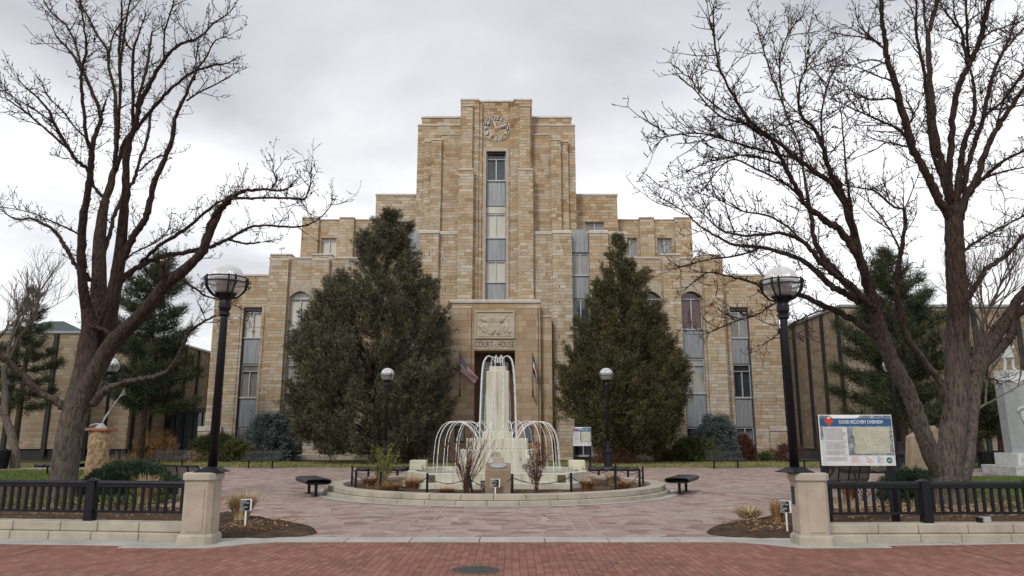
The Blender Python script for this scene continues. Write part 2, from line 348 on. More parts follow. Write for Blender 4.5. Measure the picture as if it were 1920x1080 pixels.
def bark_mat(name, c1, c2, c3, vs=1.0):
    m, n, b = new_mat(name); P = n.new('ShaderNodeNewGeometry').outputs['Position']; x, y, z = n.xyz(P)
    q = n.vec(n.m('MULTIPLY', x, 9.0 * vs), n.m('MULTIPLY', y, 9.0 * vs), n.m('MULTIPLY', z, 1.7 * vs))
    f = n.noise(q, 2.6, 5, 0.65, dist=0.6)
    v = n.rng(z, 2.2, 4.2, 0.0, 1.0)
    lo = n.ramp(f, [(0.35, tuple(c * 0.35 for c in c1)), (0.5, c1), (0.68, tuple(min(1, c * 1.5) for c in c1))])
    hi = n.ramp(f, [(0.35, c2), (0.6, c3)])
    n.put(b.inputs['Base Color'], n.mix(v, lo, hi)); b.inputs['Roughness'].default_value = 0.9; b.inputs['Specular IOR Level'].default_value = 0.15
    bp = n.new('ShaderNodeBump'); bp.inputs['Strength'].default_value = 1.0; bp.inputs['Distance'].default_value = 0.035
    n.put(bp.inputs['Height'], f); n.l.new(bp.outputs[0], b.inputs['Normal']); return m
M['bark'] = bark_mat('furrowed_grey_bark', (0.105, 0.088, 0.072), (0.013, 0.009, 0.008), (0.068, 0.046, 0.038))
M['barkpale'] = bark_mat('pale_grey_bark', (0.17, 0.14, 0.115), (0.085, 0.068, 0.056), (0.14, 0.115, 0.095))
M['barkdark'] = bark_mat('dark_conifer_bark', (0.09, 0.065, 0.05), (0.07, 0.05, 0.04), (0.10, 0.075, 0.055))
M['cut'] = plain('fresh_cut_wood', (0.50, 0.34, 0.17), 0.8)
def leaf_mat(name, cols, sc=1.2, rough=0.75, trans=0.15):
    m, n, b = new_mat(name); P = n.new('ShaderNodeNewGeometry').outputs['Position']
    info = n.new('ShaderNodeNewGeometry').outputs['Random Per Island']
    f = n.m('ADD', n.m('MULTIPLY', n.noise(P, sc, 4, 0.7), 0.75), n.m('MULTIPLY', info, 0.35))
    n.put(b.inputs['Base Color'], n.ramp(f, cols)); b.inputs['Roughness'].default_value = rough; b.inputs['Specular IOR Level'].default_value = 0.2
    return m
M['juniper'] = leaf_mat('grey_green_juniper_foliage', [(0.3, (0.042, 0.040, 0.024)), (0.5, (0.084, 0.080, 0.049)), (0.68, (0.135, 0.123, 0.077)), (0.82, (0.185, 0.155, 0.098))])
M['juniper2'] = leaf_mat('olive_juniper_foliage', [(0.3, (0.036, 0.036, 0.017)), (0.5, (0.076, 0.072, 0.034)), (0.7, (0.118, 0.105, 0.05)), (0.85, (0.17, 0.13, 0.06))])
M['pine'] = leaf_mat('dark_pine_needles', [(0.3, (0.018, 0.028, 0.014)), (0.5, (0.042, 0.056, 0.028)), (0.72, (0.075, 0.085, 0.042)), (0.85, (0.11, 0.105, 0.05))])
M['spruce'] = leaf_mat('blue_spruce_needles', [(0.3, (0.055, 0.07, 0.066)), (0.55, (0.12, 0.145, 0.14)), (0.8, (0.21, 0.24, 0.235))])
M['lowjun'] = leaf_mat('low_juniper_foliage', [(0.3, (0.035, 0.06, 0.02)), (0.5, (0.075, 0.10, 0.035)), (0.68, (0.14, 0.14, 0.05)), (0.85, (0.22, 0.15, 0.07))], sc=1.6)
M['lowjun2'] = leaf_mat('dark_low_juniper_foliage', [(0.3, (0.02, 0.042, 0.022)), (0.55, (0.045, 0.075, 0.038)), (0.85, (0.08, 0.11, 0.055))], sc=1.6)
M['straw'] = leaf_mat('dry_straw', [(0.3, (0.24, 0.15, 0.07)), (0.55, (0.42, 0.30, 0.16)), (0.8, (0.62, 0.50, 0.32))], sc=4)
M['rust'] = leaf_mat('rusty_dry_grass', [(0.3, (0.16, 0.07, 0.025)), (0.55, (0.33, 0.17, 0.065)), (0.8, (0.50, 0.32, 0.15))], sc=4)
M['redtwig'] = leaf_mat('red_brown_twigs', [(0.3, (0.06, 0.025, 0.018)), (0.6, (0.11, 0.05, 0.035)), (0.85, (0.17, 0.09, 0.06))], sc=4)
M['rosegreen'] = leaf_mat('yellow_green_young_leaves', [(0.3, (0.10, 0.10, 0.025)), (0.6, (0.19, 0.18, 0.045)), (0.85, (0.30, 0.26, 0.08))], sc=5)
# ------------------------------------------------------------ the ground
def sheet(name, pts, z, mat, kind='structure'):
    b = MB(); n = len(pts); b.v = [(x, y, z) for x, y in pts]
    a = sum(pts[i][0] * pts[(i + 1) % n][1] - pts[(i + 1) % n][0] * pts[i][1] for i in range(n))
    b.f = [tuple(range(n)) if a > 0 else tuple(range(n - 1, -1, -1))]
    o = b.build(name, mat); o['kind'] = kind; return o
def curve(pts, k=8):
    """Catmull-Rom through xy points (open)"""
    out = []; P = [pts[0]] + list(pts) + [pts[-1]]
    for i in range(1, len(P) - 2):
        p0, p1, p2, p3 = P[i - 1], P[i], P[i + 1], P[i + 2]
        for j in range(k):
            t = j / k
            out.append(tuple(0.5 * ((2 * p1[q]) + (-p0[q] + p2[q]) * t + (2 * p0[q] - 5 * p1[q] + 4 * p2[q] - p3[q]) * t * t + (-p0[q] + 3 * p1[q] - 3 * p2[q] + p3[q]) * t ** 3) for q in range(len(p1))))
    out.append(tuple(pts[-1])); return out
sheet('ground', [(-900, -60), (900, -60), (900, 1500), (-900, 1500)], -0.02, M['lawn'])
sheet('brick_street', [(-60, -20), (60, -20), (60, 12.6), (-60, 12.6)], 0.0, M['brick'])
sheet('plaza', [(-15, 12.5), (15, 12.5), (18, 22), (18, 39.3), (-18, 39.3), (-18, 22)], 0.004, M['flag'])
sheet('side_path', [(-60, 36.6), (-18, 36.6), (-18, 39.4), (-60, 39.4)], 0.004, M['flag'])
sheet('side_path', [(18, 31.0), (60, 31.0), (60, 38.0), (18, 38.0)], 0.004, M['flag'])
sheet('entrance_path', [(-3.6, 39.3), (1.6, 39.3), (1.6, 49.5), (-3.6, 49.5)], 0.004, M['flag'])
# beds and lawns behind the street walls
def bed(side):
    s = side
    tip = curve([(s * 4.0, 12.45), (s * 3.35, 13.0), (s * 3.68, 13.85), (s * 4.9, 15.1), (s * 6.1, 16.4), (s * 7.4, 17.6), (s * 9.6, 18.4), (s * 11.6, 19.7), (s * 12.2, 23.0), (s * 14.5, 25.5), (s * 22, 26.2)])
    return tip + [(s * 60, 26), (s * 60, 13), (s * 14, 12.6)]
def mound(name, pts, z, mat, hgt=0.16, seed=1):
    """a soil bed with a soft uneven surface inside its outline"""
    rnd = random.Random(seed); b = MB(); n = len(pts); cx = sum(p[0] for p in pts) / n; cy = sum(p[1] for p in pts) / n
    rings = [1.0, 0.97, 0.9, 0.75, 0.5, 0.25]
    for q, r in enumerate(rings):
        for x, y in pts:
            hh = z + hgt * (0, 0.35, 0.7, 0.95, 1, 1)[q] + (rnd.uniform(-0.012, 0.012) if q else 0)
            b.v.append((cx + (x - cx) * r, cy + (y - cy) * r, hh))
    for q in range(len(rings) - 1):
        for i in range(n):
            j = (i + 1) % n; b.f.append((q * n + i, q * n + j, (q + 1) * n + j, (q + 1) * n + i))
    b.f.append(tuple((len(rings) - 1) * n + i for i in range(n)))
    o = b.build(name, mat, smooth=True); o['kind'] = 'structure'; return o
sheet('soil_bed', bed(-1), 0.010, M['soil']); sheet('soil_bed', bed(1), 0.010, M['soil'])
sheet('lawn', [(-60, 24), (-16.5, 24), (-14.4, 27), (-15.2, 32), (-17.5, 36.5), (-60, 36.5)], 0.014, M['lawng'])
sheet('lawn', [(60, 21.0), (13.6, 21.0), (14.4, 25), (17.2, 30.8), (60, 30.8)], 0.014, M['lawng'])
sheet('lawn', [(-60, 39.4), (60, 39.4), (60, 46.5), (-60, 46.5)], 0.0, M['lawn'])
sheet('soil_bed', [(-60, 46.5), (-3.6, 46.5), (-3.6, 60), (-60, 60)], 0.004, M['soil'])
sheet('soil_bed', [(60, 46.5), (1.6, 46.5), (1.6, 60), (60, 60)], 0.004, M['soil'])
# raised soil right behind the street walls
def raised(s):
    return [(s * 5.3, 12.5), (s * 9, 12.95), (s * 16, 13.75), (s * 40, 17), (s * 40, 21), (s * 18, 19.5), (s * 12, 18.0), (s * 8.6, 16.6), (s * 6.0, 14.9), (s * 5.2, 13.5)]
for s in (-1, 1):
    mound('soil_bed', [tuple(p) for p in raised(s)], 0.012, M['soil'], 0.22, seed=3 + s)
    t = bed(s)[:40]; t = [p for p in t if p[1] < 16.6]
    mound('soil_bed', t + [(s * 5.6, 14.6), (s * 5.2, 12.75)], 0.012, M['soil'], 0.07, seed=8 + s)
# kerb strip between street and plaza
kb = MB()
rk = random.Random(4)
x = -3.7
while x < 3.5:
    w = min(rk.uniform(1.0, 1.25), 3.5 - x)
    kb.prism([(x + 0.008, 12.12), (x + w - 0.008, 12.12), (x + w - 0.008, 12.62), (x + 0.008, 12.62)], -0.01, 0.016); x += w
for s, cx in ((-1, -4.93), (1, 4.72)):
    pts = [(s * 3.5 + (0 if s > 0 else -0.2), 12.12), (cx - s * 0.85, 11.9), (cx - s * 0.40, 11.47), (cx + s * 0.95, 11.52), (cx + s * 0.95, 11.74), (cx + s * 5.0, 12.1), (cx + s * 16, 13.0), (cx + s * 16, 13.2), (cx + s * 5, 12.5), (cx, 12.45), (s * 3.5 + (0 if s > 0 else -0.2), 12.62)]
    kb.prism(pts, -0.01, 0.014)
o = kb.build('kerb_strip', M['curbconc'], bevel=0.006); o['kind'] = 'structure'
# pale joints and inlaid crescents in the plaza
jb = MB()
for xx in (-1.92, -1.55, 1.12, 1.46):
    jb.box(xx - 0.011, xx + 0.011, 12.64, 18.2, 0.002, 0.008)
for yy in (12.95, 17.2): jb.box(-1.53, 1.10, yy - 0.015, yy + 0.015, 0.002, 0.0075)
def crescent(cx, cy, r, a0, a1, w):
    P = []; N = 14
    for i in range(N + 1):
        a = a0 + (a1 - a0) * i / N; P.append((cx + r * math.cos(a), cy + r * math.sin(a)))
    for i in range(N, -1, -1):
        t = i / N; a = a0 + (a1 - a0) * t; q = r - w * math.sin(math.pi * t) - 0.01; P.append((cx + q * math.cos(a), cy + q * math.sin(a)))
    jb.prism(P, 0.002, 0.0085)
crescent(-0.24, 15.35, 0.98, R(-45), R(45), 0.14); crescent(-0.24, 15.35, 0.98, R(135), R(225), 0.14)
jb.torus((-0.24, 15.35, 0.001), 0.4, 0.008, n=36, m=4)
o = jb.build('paving_joints', plain('pale_mortar', (0.37, 0.31, 0.275), 0.9)); o['kind'] = 'structure'
# long dark settlement cracks in the brick street
cb_ = MB()
for P_ in ([(1800, 1032), (1838, 1041), (1866, 1048), (1896, 1057)], [(-20, 1051), (30, 1041), (60, 1034), (92, 1029)]):
    G_ = [gnd(a, b) for a, b in P_]
    for a, b in zip(G_[:-1], G_[1:]):
        n_ = Vector((-(b - a).y, (b - a).x, 0)).normalized() * 0.007; cb_.add([(a.x - n_.x, a.y - n_.y, 0.004), (b.x - n_.x, b.y - n_.y, 0.004), (b.x + n_.x, b.y + n_.y, 0.004), (a.x + n_.x, a.y + n_.y, 0.004)], [(0, 1, 2, 3)])
o = cb_.build('street_cracks', plain('dark_joint', (0.06, 0.03, 0.025), 0.9)); o['kind'] = 'structure'
# manhole cover in the street
mh = thing('manhole_cover', (-0.452, 9.66, 0), 'round dark iron manhole cover set in the red brick street', 'manhole cover')
b = MB(); b.lathe([(0.27, -0.01), (0.27, 0.012), (0.24, 0.012)], n=40); b.build('lid', plain('iron', (0.06, 0.065, 0.06), 0.55, metal=0.4, var=0.35, scale=12, bump=0.5, bscale=60), mh)
b = MB(); b.torus((0, 0, 0.004), 0.295, 0.012, n=40, m=6); b.build('rim', plain('rusty_iron', (0.13, 0.085, 0.06), 0.7, var=0.3, scale=12), mh)
b = MB()
for i in range(-4, 5):
    h = math.sqrt(max(0, 0.22 ** 2 - (i * 0.05) ** 2))
    b.box(i * 0.05 - 0.007, i * 0.05 + 0.007, -h, h, 0.011, 0.017)
b.build('tread_pattern', bpy.data.materials['iron'], mh)

# ------------------------------------------------------------ the court house
XC = wx(929.5, 500, 51.5)
CH = thing('courthouse', (XC, 52, 0), 'large stepped sandstone court house with a clock tower', 'courthouse')
def bl(mb): return mb.xf(Matrix.Translation((-XC, -52, 0)))
def mir(x): return 2 * XC - x
def both(fn):
    for s in (0, 1): fn((lambda x: x) if s == 0 else mir, s)
def part(mb, name, mat, parent=None, **k):
    """parts of the court house live in its own space"""
    bl(mb); return mb.build(name, mat, parent or CH, **k)
def rb(mb, m, x0, x1, y0, y1, z0, z1): a, b_ = m(x0), m(x1); mb.box(min(a, b_), max(a, b_), y0, y1, z0, z1)
def cap(mb, m, x0, x1, y0, y1, z, h=0.16, o=0.05, oy=0.06):
    """coping with a rounded outer edge"""
    a, b_ = sorted((m(x0), m(x1)))
    prof = [(0, 0), (0, h * 0.65), (h * 0.35, h)]
    vs = []
    for d, zz in prof:
        vs += [(a - o + d, y0 - oy + d, z + zz), (b_ + o - d, y0 - oy + d, z + zz), (b_ + o - d, y1, z + zz), (a - o + d, y1, z + zz)]
    fs = [(3, 2, 1, 0)] + [(q * 4 + i, q * 4 + (i + 1) % 4, (q + 1) * 4 + (i + 1) % 4, (q + 1) * 4 + i) for q in range(2) for i in range(4)] + [(8, 9, 10, 11)]
    mb.add(vs, fs)
def window(m, xl, xr, ytop, ybot, D, mat, transom=None, mull=True, name='window', sill=True, label=None):
    a, b_ = sorted((m(xl), m(xr))); z1, z0 = wz(ytop, D), wz(ybot, D); f = 0.055
    mb = MB()
    mb.box(a, a + f, D - 0.05, D + 0.05, z0, z1); mb.box(b_ - f, b_, D - 0.05, D + 0.05, z0, z1)
    mb.box(a + f, b_ - f, D - 0.05, D + 0.05, z0, z0 + f * 1.3); mb.box(a + f, b_ - f, D - 0.05, D + 0.05, z1 - f, z1)
    if sill: mb.box(a - 0.01, b_ + 0.01, D - 0.16, D - 0.052, z0 - 0.05, z0 + 0.04)
    zt = z1 - f
    if transom:
        zt = wz(transom, D); mb.box(a + f, b_ - f, D - 0.06, D + 0.04, zt - 0.05, zt + 0.05); zt -= 0.05
    if mull: c = (a + b_) / 2; mb.box(c - 0.035, c + 0.035, D - 0.055, D + 0.045, z0 + f * 1.3, zt)
    w = part(mb, name, M['steel'])
    if label: w['label'] = label
    p = MB(); p.box(a + 0.01, b_ - 0.01, D + 0.055, D + 0.07, z0 + 0.01, z1 - 0.01); part(p, 'pane', mat, w)
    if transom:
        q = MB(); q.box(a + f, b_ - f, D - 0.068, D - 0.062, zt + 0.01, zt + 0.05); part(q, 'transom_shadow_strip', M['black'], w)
    return w
def panel(m, xl, xr, ytop, ybot, D, curved=False):
    a, b_ = sorted((m(xl), m(xr))); z1, z0 = wz(ytop, D), wz(ybot, D)
    mb = MB()
    if curved:
        N = 10; P = [(a + 0.012, z0), (b_ - 0.012, z0)]
        for i in range(N + 1):
            t = i / N; P.append((b_ - 0.012 - (b_ - a - 0.024) * t, z1 - 0.28 * (2 * t - 1) ** 2))
        mb.prism_y(P, D - 0.12, D + 0.06)
    else:
        mb.box(a + 0.012, b_ - 0.012, D - 0.06, D + 0.06, z0, z1)
    c = (a + b_) / 2; w = (b_ - a)
    for k in (-0.25, 0.25):
        mb.box(c + k * w - 0.02, c + k * w + 0.02, D - (0.145 if curved else 0.085), D - (0.122 if curved else 0.062), z0 + 0.08, z1 - 0.3)
    mb.box(a + 0.02, b_ - 0.02, D - (0.15 if curved else 0.10), D - (0.121 if curved else 0.061), z0 + 0.001, z0 + 0.06)
    part(mb, 'spandrel_panel', M['panel'])

DO, DI, DW = 52.8, 52.1, 0.45        # fronts of outer and inner wings, depth of the window reveals
ZB = -0.05
def wings(m, s):
    # ---- outer wing
    o0 = wx(403, 560, DO); o1 = wx(500.5, 560, DI); t = wz(518, DO); w0, w1 = wx(454, 620, DO), wx(489, 620, DO)
    zl = wz(576, DO)
    mb = MB()
    rb(mb, m, o0, w0, DO, 66, ZB, zl); rb(mb, m, w1, o1, DO, 53.3, ZB, zl); rb(mb, m, o0, o1, DO, 66, zl, t)
    rb(mb, m, w0, w1, DO + DW, 53.6, ZB, zl)
    rb(mb, m, o0 - 0.35, w0 - 0.9, DO - 0.22, 66.2, ZB, wz(800, DO))
    rb(mb, m, w1 + 0.12, w1 + 0.2, DO - 0.06, DO - 0.002, wz(850, DO), wz(572, DO)); rb(mb, m, w0 - 0.25, w0 - 0.17, DO - 0.06, DO - 0.002, wz(850, DO), wz(572, DO))
    part(mb, 'outer_wing', M['stone'])
    c = MB(); cap(c, m, o0, o1, DO, 66, t); part(c, 'coping', M['coping']); c = MB(); rb(c, m, o0 - 0.37, w0 - 0.88, DO - 0.26, DO - 0.222, wz(800, DO) - 0.3, wz(800, DO) + 0.03); part(c, 'plinth_trim', M['coping'])
    fm = MB(); a, b_ = w0, w1
    rb(fm, m, a, a + 0.06, DO + DW - 0.3, DO + DW - 0.001, ZB, zl); rb(fm, m, b_ - 0.06, b_, DO + DW - 0.3, DO + DW - 0.001, ZB, zl); rb(fm, m, a + 0.06, b_ - 0.06, DO + DW - 0.3, DO + DW - 0.001, zl - 0.22, zl)
    part(fm, 'window_surround', plain('dark_bronze', (0.05, 0.05, 0.055), 0.5) if 'dark_bronze' not in bpy.data.materials else bpy.data.materials['dark_bronze'])
    D = DO + DW - 0.12; a, b_ = w0 + 0.07, w1 - 0.07
    g = M['gcream'] if s == 0 else M['gmid']; g2 = M['gmid'] if s == 0 else M['gdark']
    window(m, a, b_, 586, 634, D, g); panel(m, a, b_, 636, 682, D)
    window(m, a, b_, 684, 746, D, g2, transom=697); panel(m, a, b_, 748, 800, D); window(m, a, b_, 802, 853, D, M['gdark'])
    # ---- inner wing
    i0 = wx(501, 560, DI); t = wz(485, DI); cols = [(539.5, 579), (617.5, 657)]
    end = wx(690, 600, DI); zs = wz(557, DI); za = wz(546, DI)
    xs = [wx(q, 620, DI) for c_ in cols for q in c_]
    mb = MB(); edges = [i0] + xs + [end]
    for k in (0, 2, 4): rb(mb, m, edges[k], edges[k + 1], DI, 66 if k == 0 else 53.0, ZB, zs)
    for k in (1, 3): rb(mb, m, edges[k], edges[k + 1], DI + DW, 53.2, ZB, zs)
    # lintel zone, cut by the two segmental arches
    P = [(m(i0), t), (m(i0), zs)]
    for k in (1, 3):
        a, b_ = edges[k], edges[k + 1]
        for j in range(11):
            u = j / 10; P.append((m(a + (b_ - a) * u), zs + (za - zs) * (1 - (2 * u - 1) ** 2)))
    P += [(m(end), zs), (m(end), t)]
    mb.prism_y(P, DI, 53.4); rb(mb, m, i0, end, 53.4, 66, zs, t)
    tp = wz(479, DI)
    for a, b_ in ((503, 537), (582, 614)):
        rb(mb, m, wx(a, 600, DI), wx(b_, 600, DI), DI - 0.30, DI - 0.002, ZB, tp - 0.3); rb(mb, m, wx(a, 600, DI) - 0.12, wx(b_, 600, DI) + 0.12, DI - 0.07, DI + 0.8, t, tp)
        rb(mb, m, wx(a, 600, DI) - 0.10, wx(b_, 600, DI) + 0.10, DI - 0.07, DI - 0.003, wz(548, DI), t - 0.001)
    part(mb, 'inner_wing', M['stone'])
    for k in (1, 3):
        v = MB(); a, b_ = edges[k], edges[k + 1]; c = (a + b_) / 2; w = (b_ - a) / 2
        for j in range(7):
            u0, u1 = -1 + 2 * j / 7, -1 + 2 * (j + 1) / 7
            lo = lambda u: zs + (za - zs) * (1 - u * u) + 0.0
            P = [(m(c + u0 * w + 0.012), lo(u0)), (m(c + u1 * w - 0.012), lo(u1)), (m(c + u1 * w * 1.22), lo(u1) + 0.85), (m(c + u0 * w * 1.22), lo(u0) + 0.85)]
            v.prism_y(P, DI - 0.045, DI + 0.1)
        part(v, 'arch', M['lime'])
    c = MB(); cap(c, m, i0, end, DI, 66, t, 0.12)
    for a, b_ in ((503, 537), (582, 614)): cap(c, m, wx(a, 600, DI) - 0.12, wx(b_, 600, DI) + 0.12, DI - 0.1, DI + 0.8, tp, 0.12, 0.03, 0.03); rb(c, m, wx(a, 600, DI), wx(b_, 600, DI), DI - 0.33, DI - 0.302, tp - 0.45, tp - 0.3)
    part(c, 'coping', M['coping'])
    D = DI + DW - 0.15
    for k, q in ((1, 0), (3, 1)):
        a, b_ = edges[k] + 0.01, edges[k + 1] - 0.01
        if s == 0: g, g2, g3 = M['gcream'], M['gmid'], M['gdark']
        else: g, g2, g3 = M['gmar'], M['gmid'], M['gdark']
        window(m, a, b_, 545, 618, D, g, transom=562); panel(m, a, b_, 620, 671, D)
        window(m, a, b_, 673, 738, D, g2, transom=686); panel(m, a, b_, 740, 800, D); window(m, a, b_, 802, 857, D, g3)
    base = MB(); rb(base, m, i0 - 0.1, end, DI - 0.42, DI - 0.302, ZB, 0.35); part(base, 'plinth', M['lime'])
both(wings)
# third storey set back, fourth storey, both sides
D3, D4 = 54.5, 53.3
def upper(m, s):
    a0 = wx(567, 440, D3); t = wz(413, D3); mid = wx(712, 440, D3); b0 = wz(500, D3)
    win = [(602.5, 630.5), (668, 694)]
    xs = [wx(q, 460, D3) for c_ in win for q in c_]; zl, z0 = wz(446, D3), b0 - 1
    mb = MB(); E = [a0] + xs + [mid]
    for k in (0, 2, 4): rb(mb, m, E[k], E[k + 1], D3, 66, z0, zl)
    for k in (1, 3): rb(mb, m, E[k], E[k + 1], D3 + 0.35, 66, z0, zl)
    rb(mb, m, a0, mid, D3, 66, zl, t)
    for p, q in ((567, 598), (637, 664)): rb(mb, m, wx(p, 440, D3), wx(q, 440, D3), D3 - 0.26, D3 - 0.002, z0, t + 0.06)
    part(mb, 'third_storey', M['stone'])
    c = MB(); cap(c, m, a0, mid, D3, 66, t, 0.1); part(c, 'coping', M['coping'])
    for p, q in ((567, 598), (637, 664)):
        c = MB(); cap(c, m, wx(p, 440, D3), wx(q, 440, D3), D3 - 0.26, D3 + 0.8, t + 0.1, 0.1, 0.03, 0.03); part(c, 'coping', M['coping'])
    for k in (1, 3): window(m, E[k] + 0.01, E[k + 1] - 0.01, 447, 482, D3 + 0.25, M['gcream'] if s == 0 else M['gmid'])
    a0 = wx(704, 400, D4); t = wz(367, D4); e = wx(790, 400, D4); w0, w1 = wx(729, 425, D4), wx(765, 425, D4); zl = wz(416, D4); z0 = wz(470, D4)
    mb = MB(); rb(mb, m, a0, w0, D4, 66, z0, zl); rb(mb, m, w1, e, D4, 66, z0, zl); rb(mb, m, w0, w1, D4 + 0.4, 66, z0, zl); rb(mb, m, a0, e, D4, 66, zl, t)
    part(mb, 'fourth_storey', M['stone']); c = MB(); cap(c, m, a0, e, D4, 66, t, 0.16); part(c, 'coping', M['coping'])
    window(m, w0 + 0.01, w1 - 0.01, 417, 436, D4 + 0.25, M['gcream'] if s == 0 else M['gmid'])
both(upper)
# buttresses beside the tower with the tall window strip between them
DB = 50.9
def butt(m, s):
    t = wz(440, DB); a, b_, c, d, e = [wx(q, 520, DB) for q in (857.5, 822, 786, 752.5, 680)]
    mb = MB(); rb(mb, m, a, b_, DB - 0.001, 53, ZB, t); rb(mb, m, b_, c, DB - 0.32, 53, ZB, t + 0.0)
    mid = wx(717, 520, DB)
    rb(mb, m, d, mid, DB - 0.32, 53, ZB, t); rb(mb, m, mid, e, DB, 53, ZB, t - 0.01); rb(mb, m, c, d, DB + 0.7, 53, ZB, wz(452, DB))
    part(mb, 'buttress', M['stone'])
    cp = MB(); cap(cp, m, a, b_, DB, 52, t, 0.26); cap(cp, m, b_, c, DB - 0.32, 52, t, 0.26, 0.03); part(cp, 'coping', M['coping'])
    cp = MB(); cap(cp, m, d, mid, DB - 0.32, 53, t, 0.26, 0.03); cap(cp, m, mid, e, DB, 53, t - 0.01, 0.24)
    part(cp, 'coping', M['coping'])
    D = DB + 0.45; p, q = c - 0.01, d + 0.01
    g = M['gcream'] if s == 0 else M['gmid']
    panel(m, p, q, 431, 474, D, True); window(m, p, q, 476, 517, D, g); panel(m, p, q, 519, 560, D, False)
    window(m, p, q, 562, 614, D, M['gdark'], label=None); panel(m, p, q, 616, 668, D); window(m, p, q, 670, 730, D, M['gdark'], transom=686); panel(m, p, q, 732, 790, D); window(m, p, q, 792, 855, D, M['gdark'])
both(butt)
# ---- tower: a back slab and slabs stepping forward towards the centre
DT = 51.9
tw = MB(); cp = MB()
def slab(m, pxa, pxb, pyt, D, py=330, capx=True, h=0.14, back=58.0, z0=None):
    a, b_ = wx(pxa, py, D), wx(pxb, py, D); t = wz(pyt, D)
    rb(tw, m, a, b_, D, back, ZB if z0 is None else z0, t)
    if capx: cap(cp, m, a, b_, D, min(back, D + 1.2) if back < 57 else back, t, h, 0.03, 0.05)
a = wx(790, 230, DT); tw.box(a, mir(a), DT + 0.25, 61, ZB, wz(219, DT)); cap(cp, lambda x: x, a, mir(a), DT + 0.25, 61, wz(219, DT), 0.16)
def tower_side(m, s):
    a, b_ = wx(783, 330, DT), wx(797, 330, DT)
    slab(m, 781.5, 865, 236, DT, capx=True, back=60)
    slab(m, 795, 808, 266, DT - 0.30, back=DT - 0.002, h=0.1)
    slab(m, 808, 827, 263, DT - 0.62, back=DT - 0.002, h=0.12)
    slab(m, 827, 862, 253, DT - 0.36, back=DT - 0.002, h=0.08)
both(tower_side)
DC = 51.0
def tower_mid(m, s):
    slab(m, 862, 897, 188.5, DC, back=60, h=0.16)                 # side pier of the clock slab
    slab(m, 865, 885, 199, DC - 0.28, back=DC - 0.002, h=0.1)
    slab(m, 859, 887, 319, DC - 0.46, back=DC - 0.282, h=0.12, py=400)
    slab(m, 897.2, 903.5, 190.5, DC + 0.14, back=DC + 0.6, capx=False)
    slab(m, 903.7, 909.5, 278, DC + 0.22, back=DC + 0.598, capx=False, py=400)
both(tower_mid)
a = wx(897, 330, DC); tz = wz(191.5, DC + 0.35); zo = wz(285, DC + 0.35); zo2 = wz(278, DC + 0.35)
wl, wr = wx(911.3, 400, DC + 0.35), mir(wx(911.3, 400, DC + 0.35))
tw.box(a, mir(a), DC + 0.35, 60, zo, tz); cap(cp, lambda x: x, a + 0.05, mir(a) - 0.05, DC + 0.35, 60, tz, 0.14, 0.0)
tw.box(a, wl, DC + 0.35, 60, ZB, zo); tw.box(wr, mir(a), DC + 0.35, 60, ZB, zo); tw.box(wl, wr, DC + 0.9, 59, ZB, zo)
part(tw, 'tower', M['stone']); part(cp, 'coping', M['coping'])
sr = MB()
for q in (0, 1):
    m_ = (lambda x: x) if q == 0 else mir
    rb(sr, m_, wl - 0.20, wl, DC + 0.17, DC + 0.9, wz(566, DC), zo)
sr.box(wl - 0.20, wr + 0.20, DC + 0.17, DC + 0.9, zo, zo + 0.26); part(sr, 'window_surround', M['lime'])
D = DC + 0.62; idm = lambda x: x; p, q = wl + 0.02, wr - 0.02
window(idm, p, q, 287, 340, D, M['gdark'], transom=300); panel(idm, p, q, 342, 387, D)
pp = MB(); pp.box(p, q, D - 0.05, D + 0.1, wz(400.5, D), wz(388, D)); part(pp, 'transom_panel', M['gcream'])
window(idm, p, q, 402, 447, D, M['gcream']); panel(idm, p, q, 449, 489, D); window(idm, p, q, 490.5, 530, D, M['gcream']); panel(idm, p, q, 532, 575, D)
# ---- clock
cz, cyy = wz(239.5, DC + 0.2), DC + 0.35
rr = (955.5 - 905) / 2 / FPX * 54.6
ck = MB(); ck.torus((XC, cyy - 0.08, cz), rr, 0.024, 'Y', 48, 6)
for i in range(0):
    an = 2 * math.pi * i / 60; L = 0.05
    ck.tube([(XC + (rr - 0.02) * math.sin(an), cyy - 0.06, cz + (rr - 0.02) * math.cos(an)), (XC + (rr - 0.02 - L) * math.sin(an), cyy - 0.06, cz + (rr - 0.02 - L) * math.cos(an))], 0.012, 4)
clock = part(ck, 'clock', M['greypale'], smooth=False)
numm = plain('clock_numerals', (0.55, 0.55, 0.55), 0.45, metal=0.4)
for i in range(1, 13):
    an = 2 * math.pi * i / 12; r_ = rr * 0.80
    t_ = text_mb(str(i), 0.36, facing(XC + r_ * math.sin(an), cyy - 0.07, cz + r_ * math.cos(an)), 0.02, bold=0.004); part(t_, 'numeral', numm, clock)
    t_ = text_mb(str(i), 0.38, facing(XC + r_ * math.sin(an) + 0.04, cyy - 0.015, cz + r_ * math.cos(an) - 0.045), 0.006, bold=0.02)  # black copy shifted right and down: the numeral's cast shadow, modelled in dark colour
    part(t_, 'numeral_shadow', M['blackmat'], clock)
def hand(an, L, w):
    h = MB(); d = (math.sin(an), math.cos(an)); n_ = (d[1], -d[0])
    P = [(-0.16, w), (0.0, w * 0.8), (L * 0.7, w), (L, 0.01), (L * 0.7, -w), (0, -w * 0.8), (-0.16, -w)]
    h.prism_y([(XC + d[0] * a + n_[0] * b2, cz + d[1] * a + n_[1] * b2) for a, b2 in P], cyy - 0.17, cyy - 0.14); return h
part(hand(R(-22), rr * 0.62, 0.055), 'hour_hand', M['greypale'], clock); part(hand(R(73), rr * 0.86, 0.045), 'minute_hand', M['greypale'], clock)
